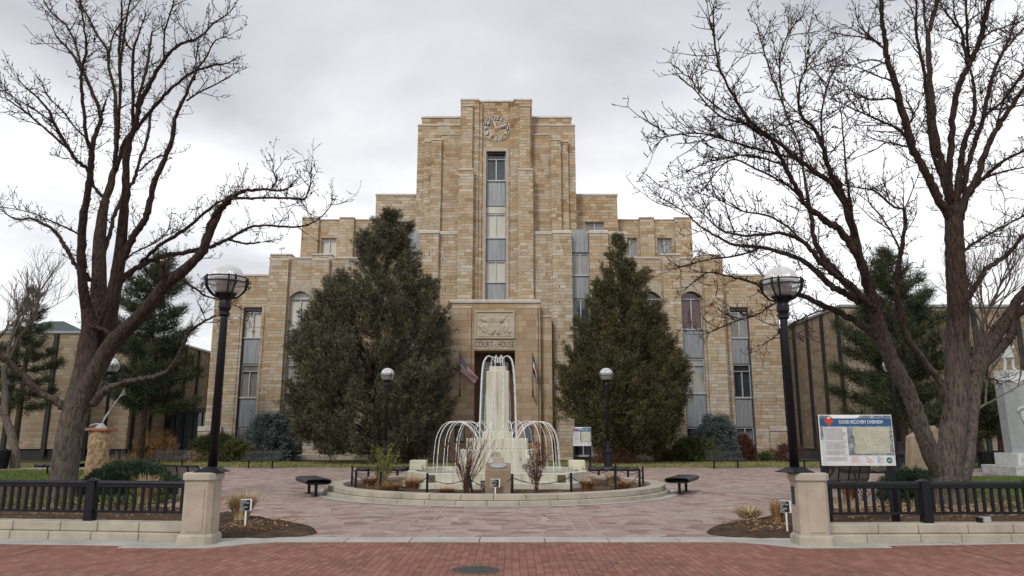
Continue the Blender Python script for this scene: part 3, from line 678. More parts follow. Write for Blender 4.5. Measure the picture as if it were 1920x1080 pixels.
h = MB(); h.lathe([(0.07, 0), (0.07, 0.1), (0.03, 0.13)], n=16); h.xf(Matrix.Translation((XC, cyy - 0.13, cz)) @ Matrix.Rotation(R(90), 4, 'X')); part(h, 'clock_hub', M['greypale'], clock)
# ---- entrance portal
DP = 49.3
def X9(px, py=620, D=None): return wx(px, py, DP if D is None else D)
PL, PR = X9(842), mir(X9(842)); PT = wz(568, DP); DZ = wz(657, DP); dl, dr = X9(889.5), mir(X9(889.5))
pm = MB(); pm.box(PL, dl, DP, 52, ZB, DZ); pm.box(dr, PR, DP, 52, ZB, DZ); pm.box(PL, PR, DP, 52, DZ, PT)
for m_ in (idm, mir):
    rb(pm, m_, X9(847), X9(883.5), DP - 0.16, DP - 0.002, ZB, wz(578, DP)); rb(pm, m_, X9(820), PL, DP + 0.5, 52, ZB, wz(592, DP))
portal = part(pm, 'entrance_portal', M['stone_pale'])
cp = MB(); cap(cp, idm, PL, PR, DP, 51.8, PT, 0.24, 0.04, 0.08)
for m_ in (idm, mir): cap(cp, m_, X9(847), X9(883.5), DP - 0.16, DP - 0.003, wz(578, DP), 0.1, 0.01, 0.02); cap(cp, m_, X9(820), PL, DP + 0.5, 52, wz(592, DP), 0.1, 0.02)
part(cp, 'coping', M['coping'])
# recess: glazed doors
dk = MB(); dk.box(dl, dr, DP + 1.75, DP + 1.9, ZB, DZ); part(dk, 'doorway_glass', M['gdark'])
dm = MB(); yy = DP + 1.68; w = dr - dl
dm.box(dl + 0.02, dl + 0.5, yy - 0.05, yy + 0.06, 0, wz(676, DP)); dm.box(dr - 0.5, dr - 0.02, yy - 0.05, yy + 0.06, 0, wz(676, DP)); dm.box(dl, dr, yy - 0.05, yy + 0.06, wz(676, DP), DZ)
part(dm, 'door_surround', plain('rusty_stone', (0.10, 0.055, 0.03), 0.8))
df = MB(); L_, R_ = dl + 0.5, dr - 0.5; H = wz(676, DP)
for k in range(7): xx = L_ + (R_ - L_) * k / 6; df.box(xx - 0.03, xx + 0.03, yy - 0.1, yy - 0.051, 0, H)
for zz in (2.35, 2.9, H * 0.65, H - 0.4, H): df.box(L_ + 0.031, R_ - 0.031, yy - 0.095, yy - 0.052, zz - 0.03, zz + 0.03)
part(df, 'door_frame', M['steel'])
# carved relief
ra, rb_, rt, rbo = X9(890.5, 600), mir(X9(890.5, 600)), wz(583, DP), wz(635, DP)
rl = MB(); rl.box(ra, rb_, DP - 0.05, DP - 0.002, rbo, rt)
fr = 0.1
for bx in ((ra, rb_, rt - fr, rt), (ra, rb_, rbo, rbo + fr), (ra, ra + fr, rbo + fr, rt - fr), (rb_ - fr, rb_, rbo + fr, rt - fr)): rl.box(bx[0], bx[1], DP - 0.13, DP - 0.051, bx[2], bx[3])
relief = part(rl, 'carved_relief', M['carve'])
RX, RZ = (ra + rb_) / 2, (rt + rbo) / 2; rw, rh = (rb_ - ra) / 2 - fr, (rt - rbo) / 2 - fr
def blob(mb, pts, rad):
    """a flattened tapering limb in low relief"""
    t = MB(); t.tube([(x, 0, z) for x, z in pts], rad, 8)
    t.v = [(RX + x * rw, DP - 0.05 + y * 0.42 * rw, RZ + z * rh) for x, y, z in t.v]; t.f = t.f; mb.add(t.v, t.f)
def worker(flip, q):
    f = MB(); s_ = -1 if flip else 1
    T = lambda P: [(s_ * x, z) for x, z in P]
    blob(f, T([(-0.70, 0.66), (-0.66, 0.74), (-0.60, 0.68)]), [0.06, 0.075, 0.05])                    # head
    blob(f, T([(-0.66, 0.62), (-0.56, 0.42), (-0.52, 0.1)]), [0.09, 0.15, 0.09]) if q == 0 else blob(f, T([(-0.58, 0.6), (-0.36, 0.45), (-0.42, 0.1)]), [0.10, 0.16, 0.10])
    blob(f, T([(-0.5, 0.5), (-0.38, 0.28), (-0.2, 0.22), (-0.12, 0.34)]), [0.07, 0.055, 0.045, 0.03])   # arm
    blob(f, T([(-0.62, 0.55), (-0.8, 0.42), (-0.7, 0.3)]), [0.06, 0.05, 0.04])
    blob(f, T([(-0.52, 0.12), (-0.74, -0.22), (-0.62, -0.5), (-0.5, -0.68)]), [0.11, 0.09, 0.06, 0.035])  # legs
    blob(f, T([(-0.48, 0.12), (-0.42, -0.3), (-0.34, -0.7), (-0.26, -0.82)]), [0.11, 0.09, 0.055, 0.03])
    blob(f, T([(-0.12, 0.34), (-0.2, 0.8)] if q == 0 else [(-0.8, 0.2), (-0.2, -0.6)]), [0.025, 0.02])     # tool
    part(f, 'relief_figure', M['carve'], relief, smooth=True)
worker(False, 0); worker(True, 1)
rk_ = MB()
for P, r_ in (([(-0.16, -0.85), (-0.02, -0.45), (0.14, -0.42), (0.2, -0.85)], [0.1, 0.1, 0.1, 0.08]), ([(-0.9, -0.9), (0.9, -0.9)], [0.06, 0.06]), ([(0.78, -0.7), (0.86, -0.4)], [0.08, 0.03]), ([(-0.86, 0.1), (-0.8, -0.3)], [0.06, 0.05])): blob(rk_, P, r_)
for an in range(-5, 6):
    blob(rk_, [(an * 0.035, 0.15), (an * 0.1, 0.93)], [0.008, 0.016])
part(rk_, 'relief_rocks', M['carve'], relief, smooth=True)
lb = MB(); lb.box(ra - 0.05, rb_ + 0.05, DP - 0.022, DP - 0.001, wz(655, DP), wz(637, DP)); part(lb, 'inscription_block', M['lime'])
tx = text_mb('COURT \u00b7 HOUSE', 0.56, facing(XC, DP - 0.026, wz(646.3, DP)), 0.004, spacing=1.0, bold=0.004); 
xs_ = [v[0] for v in tx.v]; k_ = (rb_ - ra) * 0.985 / (max(xs_) - min(xs_)); tx.v = [(XC + (v[0] - (max(xs_) + min(xs_)) / 2) * k_, v[1], v[2]) for v in tx.v]
part(tx, 'inscription', M['letter'])
for m_ in (idm, mir):
    f = MB(); a_, b2 = sorted((m_(X9(855, 810)), m_(X9(870, 810)))); f.box(a_ - 0.05, b2 + 0.05, DP - 0.2, DP - 0.162, wz(829, DP), wz(799, DP)); w_ = part(f, 'window', M['black'])
    f = MB(); f.box(a_, b2, DP - 0.215, DP - 0.202, wz(827, DP), wz(801, DP)); part(f, 'pane', M['gdark'], w_)
# weathered scars on the face
sc = MB(); rs = random.Random(5)
for i in range(60):
    px, py = rs.choice([(rs.uniform(1012, 1070), rs.uniform(445, 700)), (rs.uniform(790, 850), rs.uniform(450, 560)), (rs.uniform(1115, 1170), rs.uniform(450, 560))])
    D_ = DB - (0.322 if (px < 822 or px > 1037) else 0.003); p_ = at(px, py, D_); sc.box(p_.x - 0.02, p_.x + rs.uniform(0.01, 0.05), D_ - 0.004, D_ + 0.001, p_.z, p_.z + rs.uniform(0.06, 0.28))
part(sc, 'weathering_pits', plain('dark_pits', (0.10, 0.07, 0.045), 0.95))

# ------------------------------------------------------------ the two low annexes with dark fins, green roofed house
def annex(side):
    if side < 0: D0, Xs, top, D1 = 50.5, wx(249, 700, 50.5), wz(625, 50.5), 72
    else: D0, Xs, top, D1 = 45.5, wx(1588, 700, 45.5), wz(576, 45.5), 68
    far = side * 62
    A = thing('annex', (Xs, D0, 0), 'low sandstone annex with dark fins %s of the court house' % ('to the left' if side < 0 else 'to the right'), 'building', 'low annexes flanking the court house')
    ox = Matrix.Translation((-Xs, -D0, 0)); Pt = lambda mb, n, m: mb.xf(ox).build(n, m, A)
    b = MB(); b.box(Xs, far, D0, D1, 0.75, top); Pt(b, 'wall', M['annex'])
    b = MB(); b.box(Xs - side * 0.0, far, D0 + 0.12, D1, 0.0, 0.75); Pt(b, 'plinth', M['blackmat'])
    b = MB(); b.box(Xs - side * 0.1, far, D0 - 0.1, D1, top, top + 0.16); Pt(b, 'roof_edge', M['panel'])
    for k in range(9):
        y_ = D0 + 0.4 + k * 2.45; b = MB(); b.box(Xs - side * 0.14, Xs + side * 0.05, y_, y_ + 0.28, 0.3, top - 0.02); Pt(b, 'fin', M['blackmat'])
    for k in range(5):
        x_ = Xs + side * (2.75 + k * 2.72); b = MB(); b.box(x_ - 0.14, x_ + 0.14, D0 - 0.14, D0 + 0.05, 0.3, top - (0.02 if k % 2 == 0 else 0.02)); Pt(b, 'fin', M['blackmat'])
    return A, Xs, D0
annex(-1); annex(1)
en = thing('glass_entrance', (wx(350, 830, 56), 56, 0), 'dark glazed entrance box between left annex and court house', 'entrance')
e0, e1, eh = wx(308, 820, 56), wx(392, 820, 56), wz(765, 56)
ox = Matrix.Translation((-en.location.x, -56, 0))
b = MB(); b.box(e0, e1, 56, 60, eh - 0.35, eh); b.xf(ox).build('roof', M['blackmat'], en)
b = MB(); b.box(e0, e1, 56.15, 56.2, 0, eh - 0.35); b.xf(ox).build('glass_wall', M['gdark'], en)
b = MB()
for k in range(6): x_ = e0 + (e1 - e0) * k / 5; b.box(x_ - 0.04, x_ + 0.04, 56.05, 56.149, 0, eh - 0.35)
b.xf(ox).build('frame', M['black'], en)
hs = thing('house', (wx(70, 600, 75), 78, 0), 'far house with a green hipped roof behind the left annex', 'house')
b = MB(); z_ = wz(622, 75); b.box(-3, 3, -3, 3, 0, z_); b.build('wall', M['annex'], hs)
b = MB(); t_ = wz(594, 75); b.add([(-3.4, -3.4, z_), (3.4, -3.4, z_), (3.4, 3.4, z_), (-3.4, 3.4, z_), (-0.7, 0, t_), (0.9, 0, t_)], [(0, 1, 5, 4), (1, 2, 5), (2, 3, 4, 5), (3, 0, 4), (3, 2, 1, 0)]); b.build('roof', plain('green_roof', (0.035, 0.06, 0.055), 0.6), hs)
# roof camera on the left wing
sc_ = thing('security_camera', (wx(525, 480, 52.5), 52.8, wz(479, 52.5) + 0.1), 'white security camera on a short post on the left roof edge', 'security camera')
b = MB(); b.tube([(0, 0, 0), (0, 0, 0.42)], 0.025, 6); b.build('post', M['steel'], sc_)
b = MB(); b.tube([(-0.16, -0.1, 0.45), (0.2, 0.05, 0.58)], 0.085, 8); b.build('camera_body', M['white'], sc_)
# ------------------------------------------------------------ street walls, iron fences, lamp pillars
WALLS = {-1: (Vector((-5.10, 12.14, 0)), math.pi - math.atan(0.125)), 1: (Vector((4.84, 12.0, 0)), math.atan(0.03))}
def wall_frame(s): return WALLS[s]
def street_wall(s):
    p, a = wall_frame(s); side = 'left' if s < 0 else 'right'; flip = -1 if s < 0 else 1       # local +x runs away from the pillar, local y*flip points to the street's far side
    t = thing('planter_wall', p, 'low two course stone planter wall under the %s iron fence' % side, 'planter wall', 'low walls along the brick street', rz=a)
    rnd = random.Random(7 + s); fy = -flip
    def course(z0, z1, y0, y1, lo, hi, name):
        b = MB(); x = 0.0
        while x < 16:
            w = rnd.uniform(lo, hi); b.box(x + 0.004, x + w - 0.004, min(fy * y0, fy * y1), max(fy * y0, fy * y1), z0, z1); x += w
        return b.build(name, M['kerb'], t, bevel=0.018)
    # y measured from the line towards the street
    course(0.0, 0.135, -0.30, 0.06, 0.62, 0.86, 'lower_course'); course(0.139, 0.285, -0.30, 0.0, 0.62, 0.9, 'upper_course')
    b = MB(); b.box(0, 16, min(fy * -0.28, fy * -0.02), max(fy * -0.28, fy * -0.02), 0.002, 0.27); b.build('mortar_core', M['letter'], t)
    f = thing('iron_fence', p, 'black iron fence of square balusters on the %s planter wall' % side, 'fence', 'black fences along the brick street', rz=a)
    yc = -fy * 0.17; posts = [1.84, 3.66, 5.5, 7.3, 9.1, 11, 12.8] if s < 0 else [0.06, 1.78, 3.50, 5.3, 7.1, 8.9, 10.7]
    zb, zt = 0.43, 0.895
    b = MB(); b.box(-0.02, 14, yc - 0.04, yc + 0.04, zt - 0.085, zt - 0.02); b.tube([(-0.02, yc, zt - 0.02), (14, yc, zt - 0.02)], 0.045, 10); b.build('top_rail', M['black'], f, bevel=0.01)
    b = MB(); b.box(-0.02, 14, yc - 0.02, yc + 0.02, zb - 0.02, zb + 0.02); b.build('bottom_rail', M['black'], f)
    for k, x in enumerate(posts):
        w = 0.035 if (s > 0 and k == 0) else 0.072; b = MB(); zz = zt - 0.04 if w < 0.05 else 0.92
        b.box(x - w, x + w, yc - w, yc + w, 0.2, zz)
        if w > 0.05:
            q = w + 0.014; b.prism([(x - q, yc - q), (x + q, yc - q), (x + q, yc + q), (x - q, yc + q)], zz, zz + 0.045, [(x - 0.02, yc - 0.02), (x + 0.02, yc - 0.02), (x + 0.02, yc + 0.02), (x - 0.02, yc + 0.02)])
        b.build('post', M['black'], f)
    x = 0.12; k = 0
    while x < 13.6 and k < 98:
        if min(abs(x - q) for q in posts) > 0.10:
            b = MB(); b.box(x - 0.02, x + 0.02, yc - 0.02, yc + 0.02, zb + 0.0201, zt - 0.086); b.build('baluster', M['black'], f); k += 1
        x += 0.138
street_wall(-1); street_wall(1)
def chs(h, c): return [(-h + c, -h), (h - c, -h), (h, -h + c), (h, h - c), (h - c, h), (-h + c, h), (-h, h - c), (-h, -h + c)]
def pillar(x, y, label, plaque=False):
    t = thing('stone_pillar', (x, y, 0), label, 'pillar', 'stone pillars at the plaza gateway'); t.scale = (0.79, 0.79, 1.0)
    b = MB(); b.prism(chs(0.345, 0.1), 0.0, 0.12); b.prism(chs(0.345, 0.1), 0.12, 0.165, chs(0.31, 0.09)); b.build('plinth', M['kerb'], t, bevel=0.012)
    b = MB(); b.prism(chs(0.29, 0.085), 0.163, 0.945)
    b.build('shaft', M['lime'], t, bevel=0.008)
    for k in range(4):
        b = MB(); P = [(-0.155, 0.2), (0.155, 0.2), (0.155, 0.83), (0.135, 0.85), (-0.135, 0.85), (-0.155, 0.83)]; b.prism_y(P, -0.304, -0.288)
        b.xf(Matrix.Rotation(k * math.pi / 2, 4, 'Z')); b.build('raised_panel', M['lime'], t, bevel=0.01)
    b = MB(); b.prism(chs(0.30, 0.09), 0.945, 0.965); b.prism(chs(0.325, 0.095), 0.965, 1.06); b.prism(chs(0.325, 0.095), 1.06, 1.08, chs(0.29, 0.085)); b.build('cap', M['kerb'], t, bevel=0.01)
    if plaque:
        b = MB(); b.box(-0.322, -0.3045, -0.07, 0.07, 0.60, 0.87); q = b.build('plaque', plain('green_bronze', (0.03, 0.05, 0.045), 0.5, metal=0.5), t, bevel=0.005)
        b = MB(); b.box(-0.327, -0.3225, -0.055, 0.055, 0.62, 0.85); b.build('plaque_face', plain('dark_bronze_face', (0.018, 0.024, 0.024), 0.45), q)
pillar(-4.86, 11.98, 'square chamfered stone pillar carrying the tall lamp left of the plaza')
pillar(4.62, 11.86, 'square chamfered stone pillar with a dark plaque, right of the plaza', True)

def glassy(name, white, gl, rough=0.05, tint=(0.93, 0.95, 0.97)):
    m = bpy.data.materials.new(name); m.use_nodes = True; n = NT(m.node_tree); n.n.clear()
    out = n.new('ShaderNodeOutputMaterial'); tr = n.new('ShaderNodeBsdfTransparent'); tr.inputs[0].default_value = (*tint, 1)
    g = n.new('ShaderNodeBsdfGlossy'); g.inputs['Roughness'].default_value = rough; d = n.new('ShaderNodeBsdfDiffuse'); d.inputs[0].default_value = (0.75, 0.76, 0.76, 1)
    a = n.new('ShaderNodeMixShader'); n.put(a.inputs[0], gl); n.l.new(tr.outputs[0], a.inputs[1]); n.l.new(g.outputs[0], a.inputs[2])
    lw = n.new('ShaderNodeLayerWeight'); lw.inputs[0].default_value = 0.35
    c = n.new('ShaderNodeMixShader'); n.put(c.inputs[0], n.m('ADD', n.m('MULTIPLY', lw.outputs['Facing'], 0.5), white, clamp=True)); n.l.new(a.outputs[0], c.inputs[1]); n.l.new(d.outputs[0], c.inputs[2])
    P = n.new('ShaderNodeTexCoord').outputs['Object']; x, y, z = n.xyz(P); bp = n.new('ShaderNodeBump'); bp.inputs['Strength'].default_value = 0.5; bp.inputs['Distance'].default_value = 0.01
    n.put(bp.inputs['Height'], n.m('SINE', n.m('MULTIPLY', n.m('ARCTAN2', y, x), 48))); n.l.new(bp.outputs[0], g.inputs['Normal'])
    n.l.new(c.outputs[0], out.inputs[0]); return m
M['globetop'] = glassy('ribbed_globe_glass', 0.38, 0.25, 0.25, (0.80, 0.81, 0.82)); M['globelow'] = glassy('clear_globe_glass', 0.10, 0.22, 0.03, (0.86, 0.87, 0.88))
def sphere_part(r, z0, z1, n=14):
    P = []
    for i in range(n + 1):
        z = z0 + (z1 - z0) * i / n; P.append((math.sqrt(max(0.0, 1 - z * z)) * r, z * r))
    return P
def lamp(loc, label, H, r=0.28, base='plate', rot=0.0, group='globe lamps around the plaza'):
    """H: height of the globe's centre above loc"""
    t = thing('street_lamp', loc, label, 'street lamp', group, rz=rot)
    k = r / 0.28; zc = H; zp = H - 0.34 * k
    if base == 'plate':
        b = MB(); b.prism([(-0.215, -0.2), (0.215, -0.2), (0.215, 0.2), (-0.215, 0.2)], 0.0, 0.012); b.prism([(-0.205, -0.19), (0.205, -0.19), (0.205, 0.19), (-0.205, 0.19)], 0.012, 0.085, [(-0.08, -0.08), (0.08, -0.08), (0.08, 0.08), (-0.08, 0.08)]); b.build('base_plate', M['black'], t)
        b = MB(); b.lathe([(0.076, 0.06), (0.060, zp - 0.30), (0.060, zp - 0.22)], n=12); b.build('pole', M['black'], t, smooth=True)
    else:
        b = MB(); b.lathe([(0.27, 0), (0.27, 0.10), (0.21, 0.16), (0.19, 0.7), (0.23, 0.80), (0.23, 0.86), (0.12, 1.0), (0.10, 1.25), (0.13, 1.3), (0.09, 1.36)], n=16); b.build('base', M['black'], t)
        b = MB(); b.lathe([(0.085, 1.3), (0.062, zp - 0.30 * k), (0.062, zp - 0.2 * k)], n=12); b.build('pole', M['black'], t, smooth=True)
    b = MB(); b.lathe([(0.072 * k, zp - 0.26 * k), (0.088 * k, zp - 0.24 * k), (0.088 * k, zp - 0.20 * k), (0.072 * k, zp - 0.18 * k), (0.10 * k, zp - 0.12 * k), (0.10 * k, zp - 0.05 * k), (0.085 * k, zp + 0.0 * k)], n=16); b.build('collar', M['black'], t)
    g = MB(); g.lathe(sphere_part(r, 0.0, 0.999), (0, 0, zc), 32, cap=False); g.build('globe', M['globetop'], t, smooth=True)
    g = MB(); g.lathe(sphere_part(r, -0.80, 0.0), (0, 0, zc), 32, cap=False); g.build('globe', M['globelow'], t, smooth=True)
    g = MB(); g.lathe([(0.10 * k, -0.21 * k), (0.11 * k, -0.02 * k), (0.16 * k, 0.03 * k)], (0, 0, zc), 16); g.build('lamp_socket', plain('socket_grey', (0.18, 0.18, 0.19), 0.5) if 'socket_grey' not in bpy.data.materials else bpy.data.materials['socket_grey'], t)
    g = MB(); g.lathe([(0.20 * k, 0.03 * k), (0.20 * k, 0.065 * k), (0.12 * k, 0.07 * k)], (0, 0, zc), 20); g.build('reflector', M['white'], t)
    # cage: bottom cup, two hoops, curved ribs in pairs
    g = MB(); g.lathe([(0.085 * k, zp - zc), (0.13 * k, -0.27 * k), (0.17 * k, -0.235 * k), (0.175 * k, -0.20 * k), (0.15 * k, -0.20 * k)], (0, 0, zc), 20)
    g.build('cup', M['black'], t, smooth=False)
    g = MB(); Rc = 0.33 * k; tr_ = (0.0125 if base == 'plate' else 0.008) * k
    g.torus((0, 0, zc + 0.035 * k), Rc, tr_, n=36, m=6); g.torus((0, 0, zc - 0.045 * k), Rc * 0.995, tr_, n=36, m=6); g.build('cage_hoops', M['black'], t)
    for q in range(4):
        for d in (-9, 9) if base == 'plate' else (0,):
            a = R(q * 90 + 35 + d); P = [(0.10 * k, -0.30 * k), (0.19 * k, -0.265 * k), (0.262 * k, -0.20 * k), (0.313 * k, -0.12 * k), (0.33 * k, -0.03 * k), (0.33 * k, 0.065 * k)]
            g = MB(); g.tube([(math.cos(a) * p[0], math.sin(a) * p[0], zc + p[1]) for p in curve(P, 3)], tr_ * 1.15, 6)
            for zz in (-0.005, -0.09): g.torus((math.cos(a) * (Rc + 0.035 * k), math.sin(a) * (Rc + 0.035 * k), zc + zz * k), 0.022 * k, 0.008 * k, 'Y' if abs(math.cos(a)) > 0.7 else 'X', 10, 5)
            g.build('cage_rib', M['black'], t)
    return t
lamp((at(398, 880, 11.98).x, 11.98, 1.08), 'tall black lamp with caged glass globe on the left stone pillar', wz(526, 11.98) - 1.08)
lamp((at(1490, 880, 11.86).x, 11.86, 1.08), 'tall black lamp with caged glass globe on the right stone pillar with plaque', wz(531, 11.86) - 1.08, rot=R(20))
LH = wz(702.5, 38.0)
for (px, Y, lab) in ((723.5, 38.0, 'black globe lamp standing in front of the broad left juniper tree'), (1139, 38.0, 'black globe lamp standing in front of the narrow right juniper tree'),
                     (197, 33.0, 'black globe lamp half hidden by the left bare tree'), (1682, 33.0, 'black globe lamp half hidden by the right bare tree')):
    lamp((wx(px, 800, Y), Y, 0), lab, LH, r=0.345, base='post')

# ------------------------------------------------------------ ring planter with the fountain
FC = Vector((wx(933, 880, 23.2), 23.2, 0))
ring = thing('planter_wall', FC, 'round two course stone kerb encircling the fountain bed', 'planter wall')
def ring_course(r0, r1, z0, z1, nseg, off, name):
    b = MB(); g = 0.0045 / r1
    for i in range(nseg):
        a0 = 2 * math.pi * (i + off) / nseg + g; a1 = 2 * math.pi * (i + 1 + off) / nseg - g; K = 4
        P = [(r1 * math.cos(a0 + (a1 - a0) * j / K), r1 * math.sin(a0 + (a1 - a0) * j / K)) for j in range(K + 1)] + [(r0 * math.cos(a1 + (a0 - a1) * j / K), r0 * math.sin(a1 + (a0 - a1) * j / K)) for j in range(K + 1)]
        b.prism(P, z0, z1)
    return b.build(name, M['kerb'], ring, bevel=0.015)
ring_course(4.62, 5.14, 0.0, 0.115, 42, 0.3, 'lower_course'); ring_course(4.60, 5.02, 0.12, 0.255, 40, 0.0, 'upper_course')
b = MB(); b.lathe([(4.63, 0.0), (4.97, 0.0), (4.97, 0.24), (4.63, 0.24), (4.63, 0.0)], n=96, cap=False); b.build('mortar_core', M['letter'], ring)
o = sheet('kerb_strip', [(FC.x + 5.42 * math.cos(2 * math.pi * i / 96), FC.y + 5.42 * math.sin(2 * math.pi * i / 96)) for i in range(96)], 0.012, M['curbconc'])
pts = [(FC.x + 4.66 * math.cos(2 * math.pi * i / 48), FC.y + 4.66 * math.sin(2 * math.pi * i / 48)) for i in range(48)]
mound('soil_bed', pts, 0.14, M['soil'], 0.07, seed=12)
F = thing('fountain', FC, 'tall stepped pale stone fountain with arching jets of water', 'fountain')
FZ = 0.15
def fz(py, Y): return wz(py, Y)
oct_ = lambda hx, hy, cx, cy: [(-hx, -cy), (-cx, -hy), (cx, -hy), (hx, -cy), (hx, cy), (cx, hy), (-cx, hy), (-hx, cy)]
zp = fz(887.5, 20.9); zs_ = fz(906.5, 20.6)
b = MB(); b.prism(oct_(2.76, 2.52, 2.02, 1.0), FZ, zs_); b.build('lower_step', M['fount'], F, bevel=0.02)
b = MB(); O, I = oct_(2.66, 2.30, 1.98, 0.92), oct_(2.42, 2.08, 1.84, 0.84)
for i in range(8):
    j = (i + 1) % 8; b.prism([O[i], O[j], I[j], I[i]], zs_ - 0.02, zp)
b.build('pool_wall', M['fount'], F, bevel=0.015)
def water_mat():
    m, n, b_ = new_mat('pool_water'); b_.inputs['Base Color'].default_value = (0.42, 0.44, 0.40, 1); b_.inputs['Roughness'].default_value = 0.12
    bp = n.new('ShaderNodeBump'); bp.inputs['Strength'].default_value = 0.6; bp.inputs['Distance'].default_value = 0.03
    n.put(bp.inputs['Height'], n.noise(n.new('ShaderNodeNewGeometry').outputs['Position'], 9, 4)); n.l.new(bp.outputs[0], b_.inputs['Normal']); return m
b = MB(); b.prism(I, FZ, zp - 0.10); b.build('pool_water', water_mat(), F)
for s in (-1, 1):
    b = MB(); b.box(s * 1.80 - 0.11, s * 1.80 + 0.11, -2.36, -2.321, zs_ + 0.02, zp - 0.045); b.build('drain_recess', plain('dark_recess', (0.10, 0.065, 0.025), 0.6), F)  # dark brown box on the wall face where the square opening is
    for sy in (0,):
        xc = s * 2.42; z1 = fz(863, 22.95)
        b = MB(); b.box(xc - 0.25, xc + 0.25, sy * 0.75 - 0.23, sy * 0.75 + 0.23, zp, z1); b.build('corner_block', M['fount'], F, bevel=0.03)
        b = MB(); b.box(xc - 0.15, xc + 0.15, sy * 0.75 - 0.38, sy * 0.75 - 0.231, zp, zp + (z1 - zp) * 0.52); b.build('corner_step', M['fount'], F, bevel=0.02)
tiers = [(1.10, 1.10, 0.3, fz(843, 22.1), 'wide_tier'), (0.92, 0.92, 0.5, fz(822, 22.3), 'upper_tier'), (0.47, 0.47, 1.0, fz(809, 22.6), 'neck'), (0.352, 0.352, 1.0, fz(695, 22.85), 'shaft'), (0.27, 0.27, 3.4, fz(686.5, 22.9), 'shaft_top')]
for hx, hy, z0, z1, nm in tiers:
    c_ = hx * (0.16 if nm in ('wide_tier',) else 0.1); b = MB(); b.prism([(p[0] * hx, p[1] * hx) for p in chs(1.0, 0.12)], z0, z1); b.build(nm, M['fount'], F, bevel=0.02)
b = MB(); zt1 = fz(843, 22.1); b.box(-1.12, -0.75, -1.0, 1.0, 0.3, fz(858, 22.1)); b.build('side_shoulder', M['fount'], F, bevel=0.02)
b = MB(); b.box(0.75, 1.12, -1.0, 1.0, 0.3, fz(858, 22.1)); b.build('side_shoulder', M['fount'], F, bevel=0.02)
e = MB(); e.torus((0, -1.115, fz(855, 22.1)), 0.105, 0.012, 'Y', 24, 5); em = e.build('emblem', M['grey'], F)
text_mb('B', 0.17, facing(0.0, -1.112, fz(855, 22.1)), 0.006, bold=0.004).build('emblem_letter', M['grey'], em)
b = MB(); b.lathe([(0.17, 0), (0.17, 0.08), (0.12, 0.12)], (0, 0, fz(686.5, 22.9)), 16); b.build('nozzle_ring', M['blackmat'], F)
M['jet'] = None
def jet_mat():
    m, n, b_ = new_mat('white_falling_water'); P = n.new('ShaderNodeTexCoord').outputs['Object']; x, y, z = n.xyz(P)
    f = n.noise(n.vec(n.m('MULTIPLY', x, 30), n.m('MULTIPLY', y, 30), n.m('MULTIPLY', z, 6)), 1.5, 4, 0.7)
    n.put(b_.inputs['Base Color'], n.ramp(f, [(0.3, (0.60, 0.63, 0.66)), (0.6, (0.93, 0.94, 0.95))])); b_.inputs['Roughness'].default_value = 0.15
    n.put(b_.inputs['Alpha'], n.rng(f, 0.36, 0.56, 0.45, 0.95)); return m
M['jet'] = jet_mat()
rj = random.Random(3)
def jets(n, a_off, ctrl, r0, r1, angs=None):
    for i in range(n):
        a = (R(angs[i]) if angs else 2 * math.pi * (i + a_off) / n) + rj.uniform(-0.04, 0.04); k = rj.uniform(0.97, 1.03); P = curve([(c[0] * k, 0.0, c[1]) for c in ctrl], 6)
        pts_ = []; rad = []
        for j, (q, _, z) in enumerate(P):
            t = j / (len(P) - 1); wob = 0.006 * math.sin(j * 2.1 + i) * t; pts_.append((math.cos(a + wob) * q, math.sin(a + wob) * q, z)); rad.append(r0 + (r1 - r0) * t + rj.uniform(-0.1, 0.1) * r0)
        b = MB(); b.tube(pts_, rad, 6); b.build('water_jet', M['jet'], F, smooth=True)
zt = fz(686.5, 23.0); zpk = fz(667, 23.0); zb1 = zt1 - 0.02
jets(20, 0.2, [(0.07, zt + 0.02), (0.13, zpk - 0.13), (0.24, zpk - 0.005), (0.38, zpk - 0.02), (0.49, zpk - 0.25), (0.54, zpk - 0.8), (0.58, zb1 + 0.9), (0.61, zb1)], 0.011, 0.008, [0, 9, -9, 18, -18, 26, 154, 162, 171, 180, 189, 198, -100, -74, 4, 176, 70, 95, 120, -160])
jets(8, 0.5, [(0.04, zt + 0.02), (0.08, zpk - 0.1), (0.14, zpk - 0.02), (0.20, zpk - 0.06), (0.25, zt - 0.1), (0.40, zt - 0.9), (0.44, zb1 + 0.6), (0.5, zb1)], 0.007, 0.005)
zn = zt1; pk = fz(790, 22.6); ze = zp - 0.06
jets(22, 0.25, [(0.50, zn), (0.68, zn + 0.42), (0.95, pk - 0.10), (1.30, pk + 0.0), (1.62, pk - 0.08), (1.83, pk - 0.42), (1.90, pk - 0.9), (1.93, ze)], 0.0125, 0.010)
b = MB()
for i in range(60):
    a = 2 * math.pi * i / 60; b.tube([(0.98 * max(-1, min(1, 1.25 * math.cos(a))), 0.98 * max(-1, min(1, 1.25 * math.sin(a))), zn), (0.98 * max(-1, min(1, 1.25 * math.cos(a))), 0.98 * max(-1, min(1, 1.25 * math.sin(a))), zn + 0.035)], 0.012, 5)
b.build('spout_row', M['blackmat'], F)

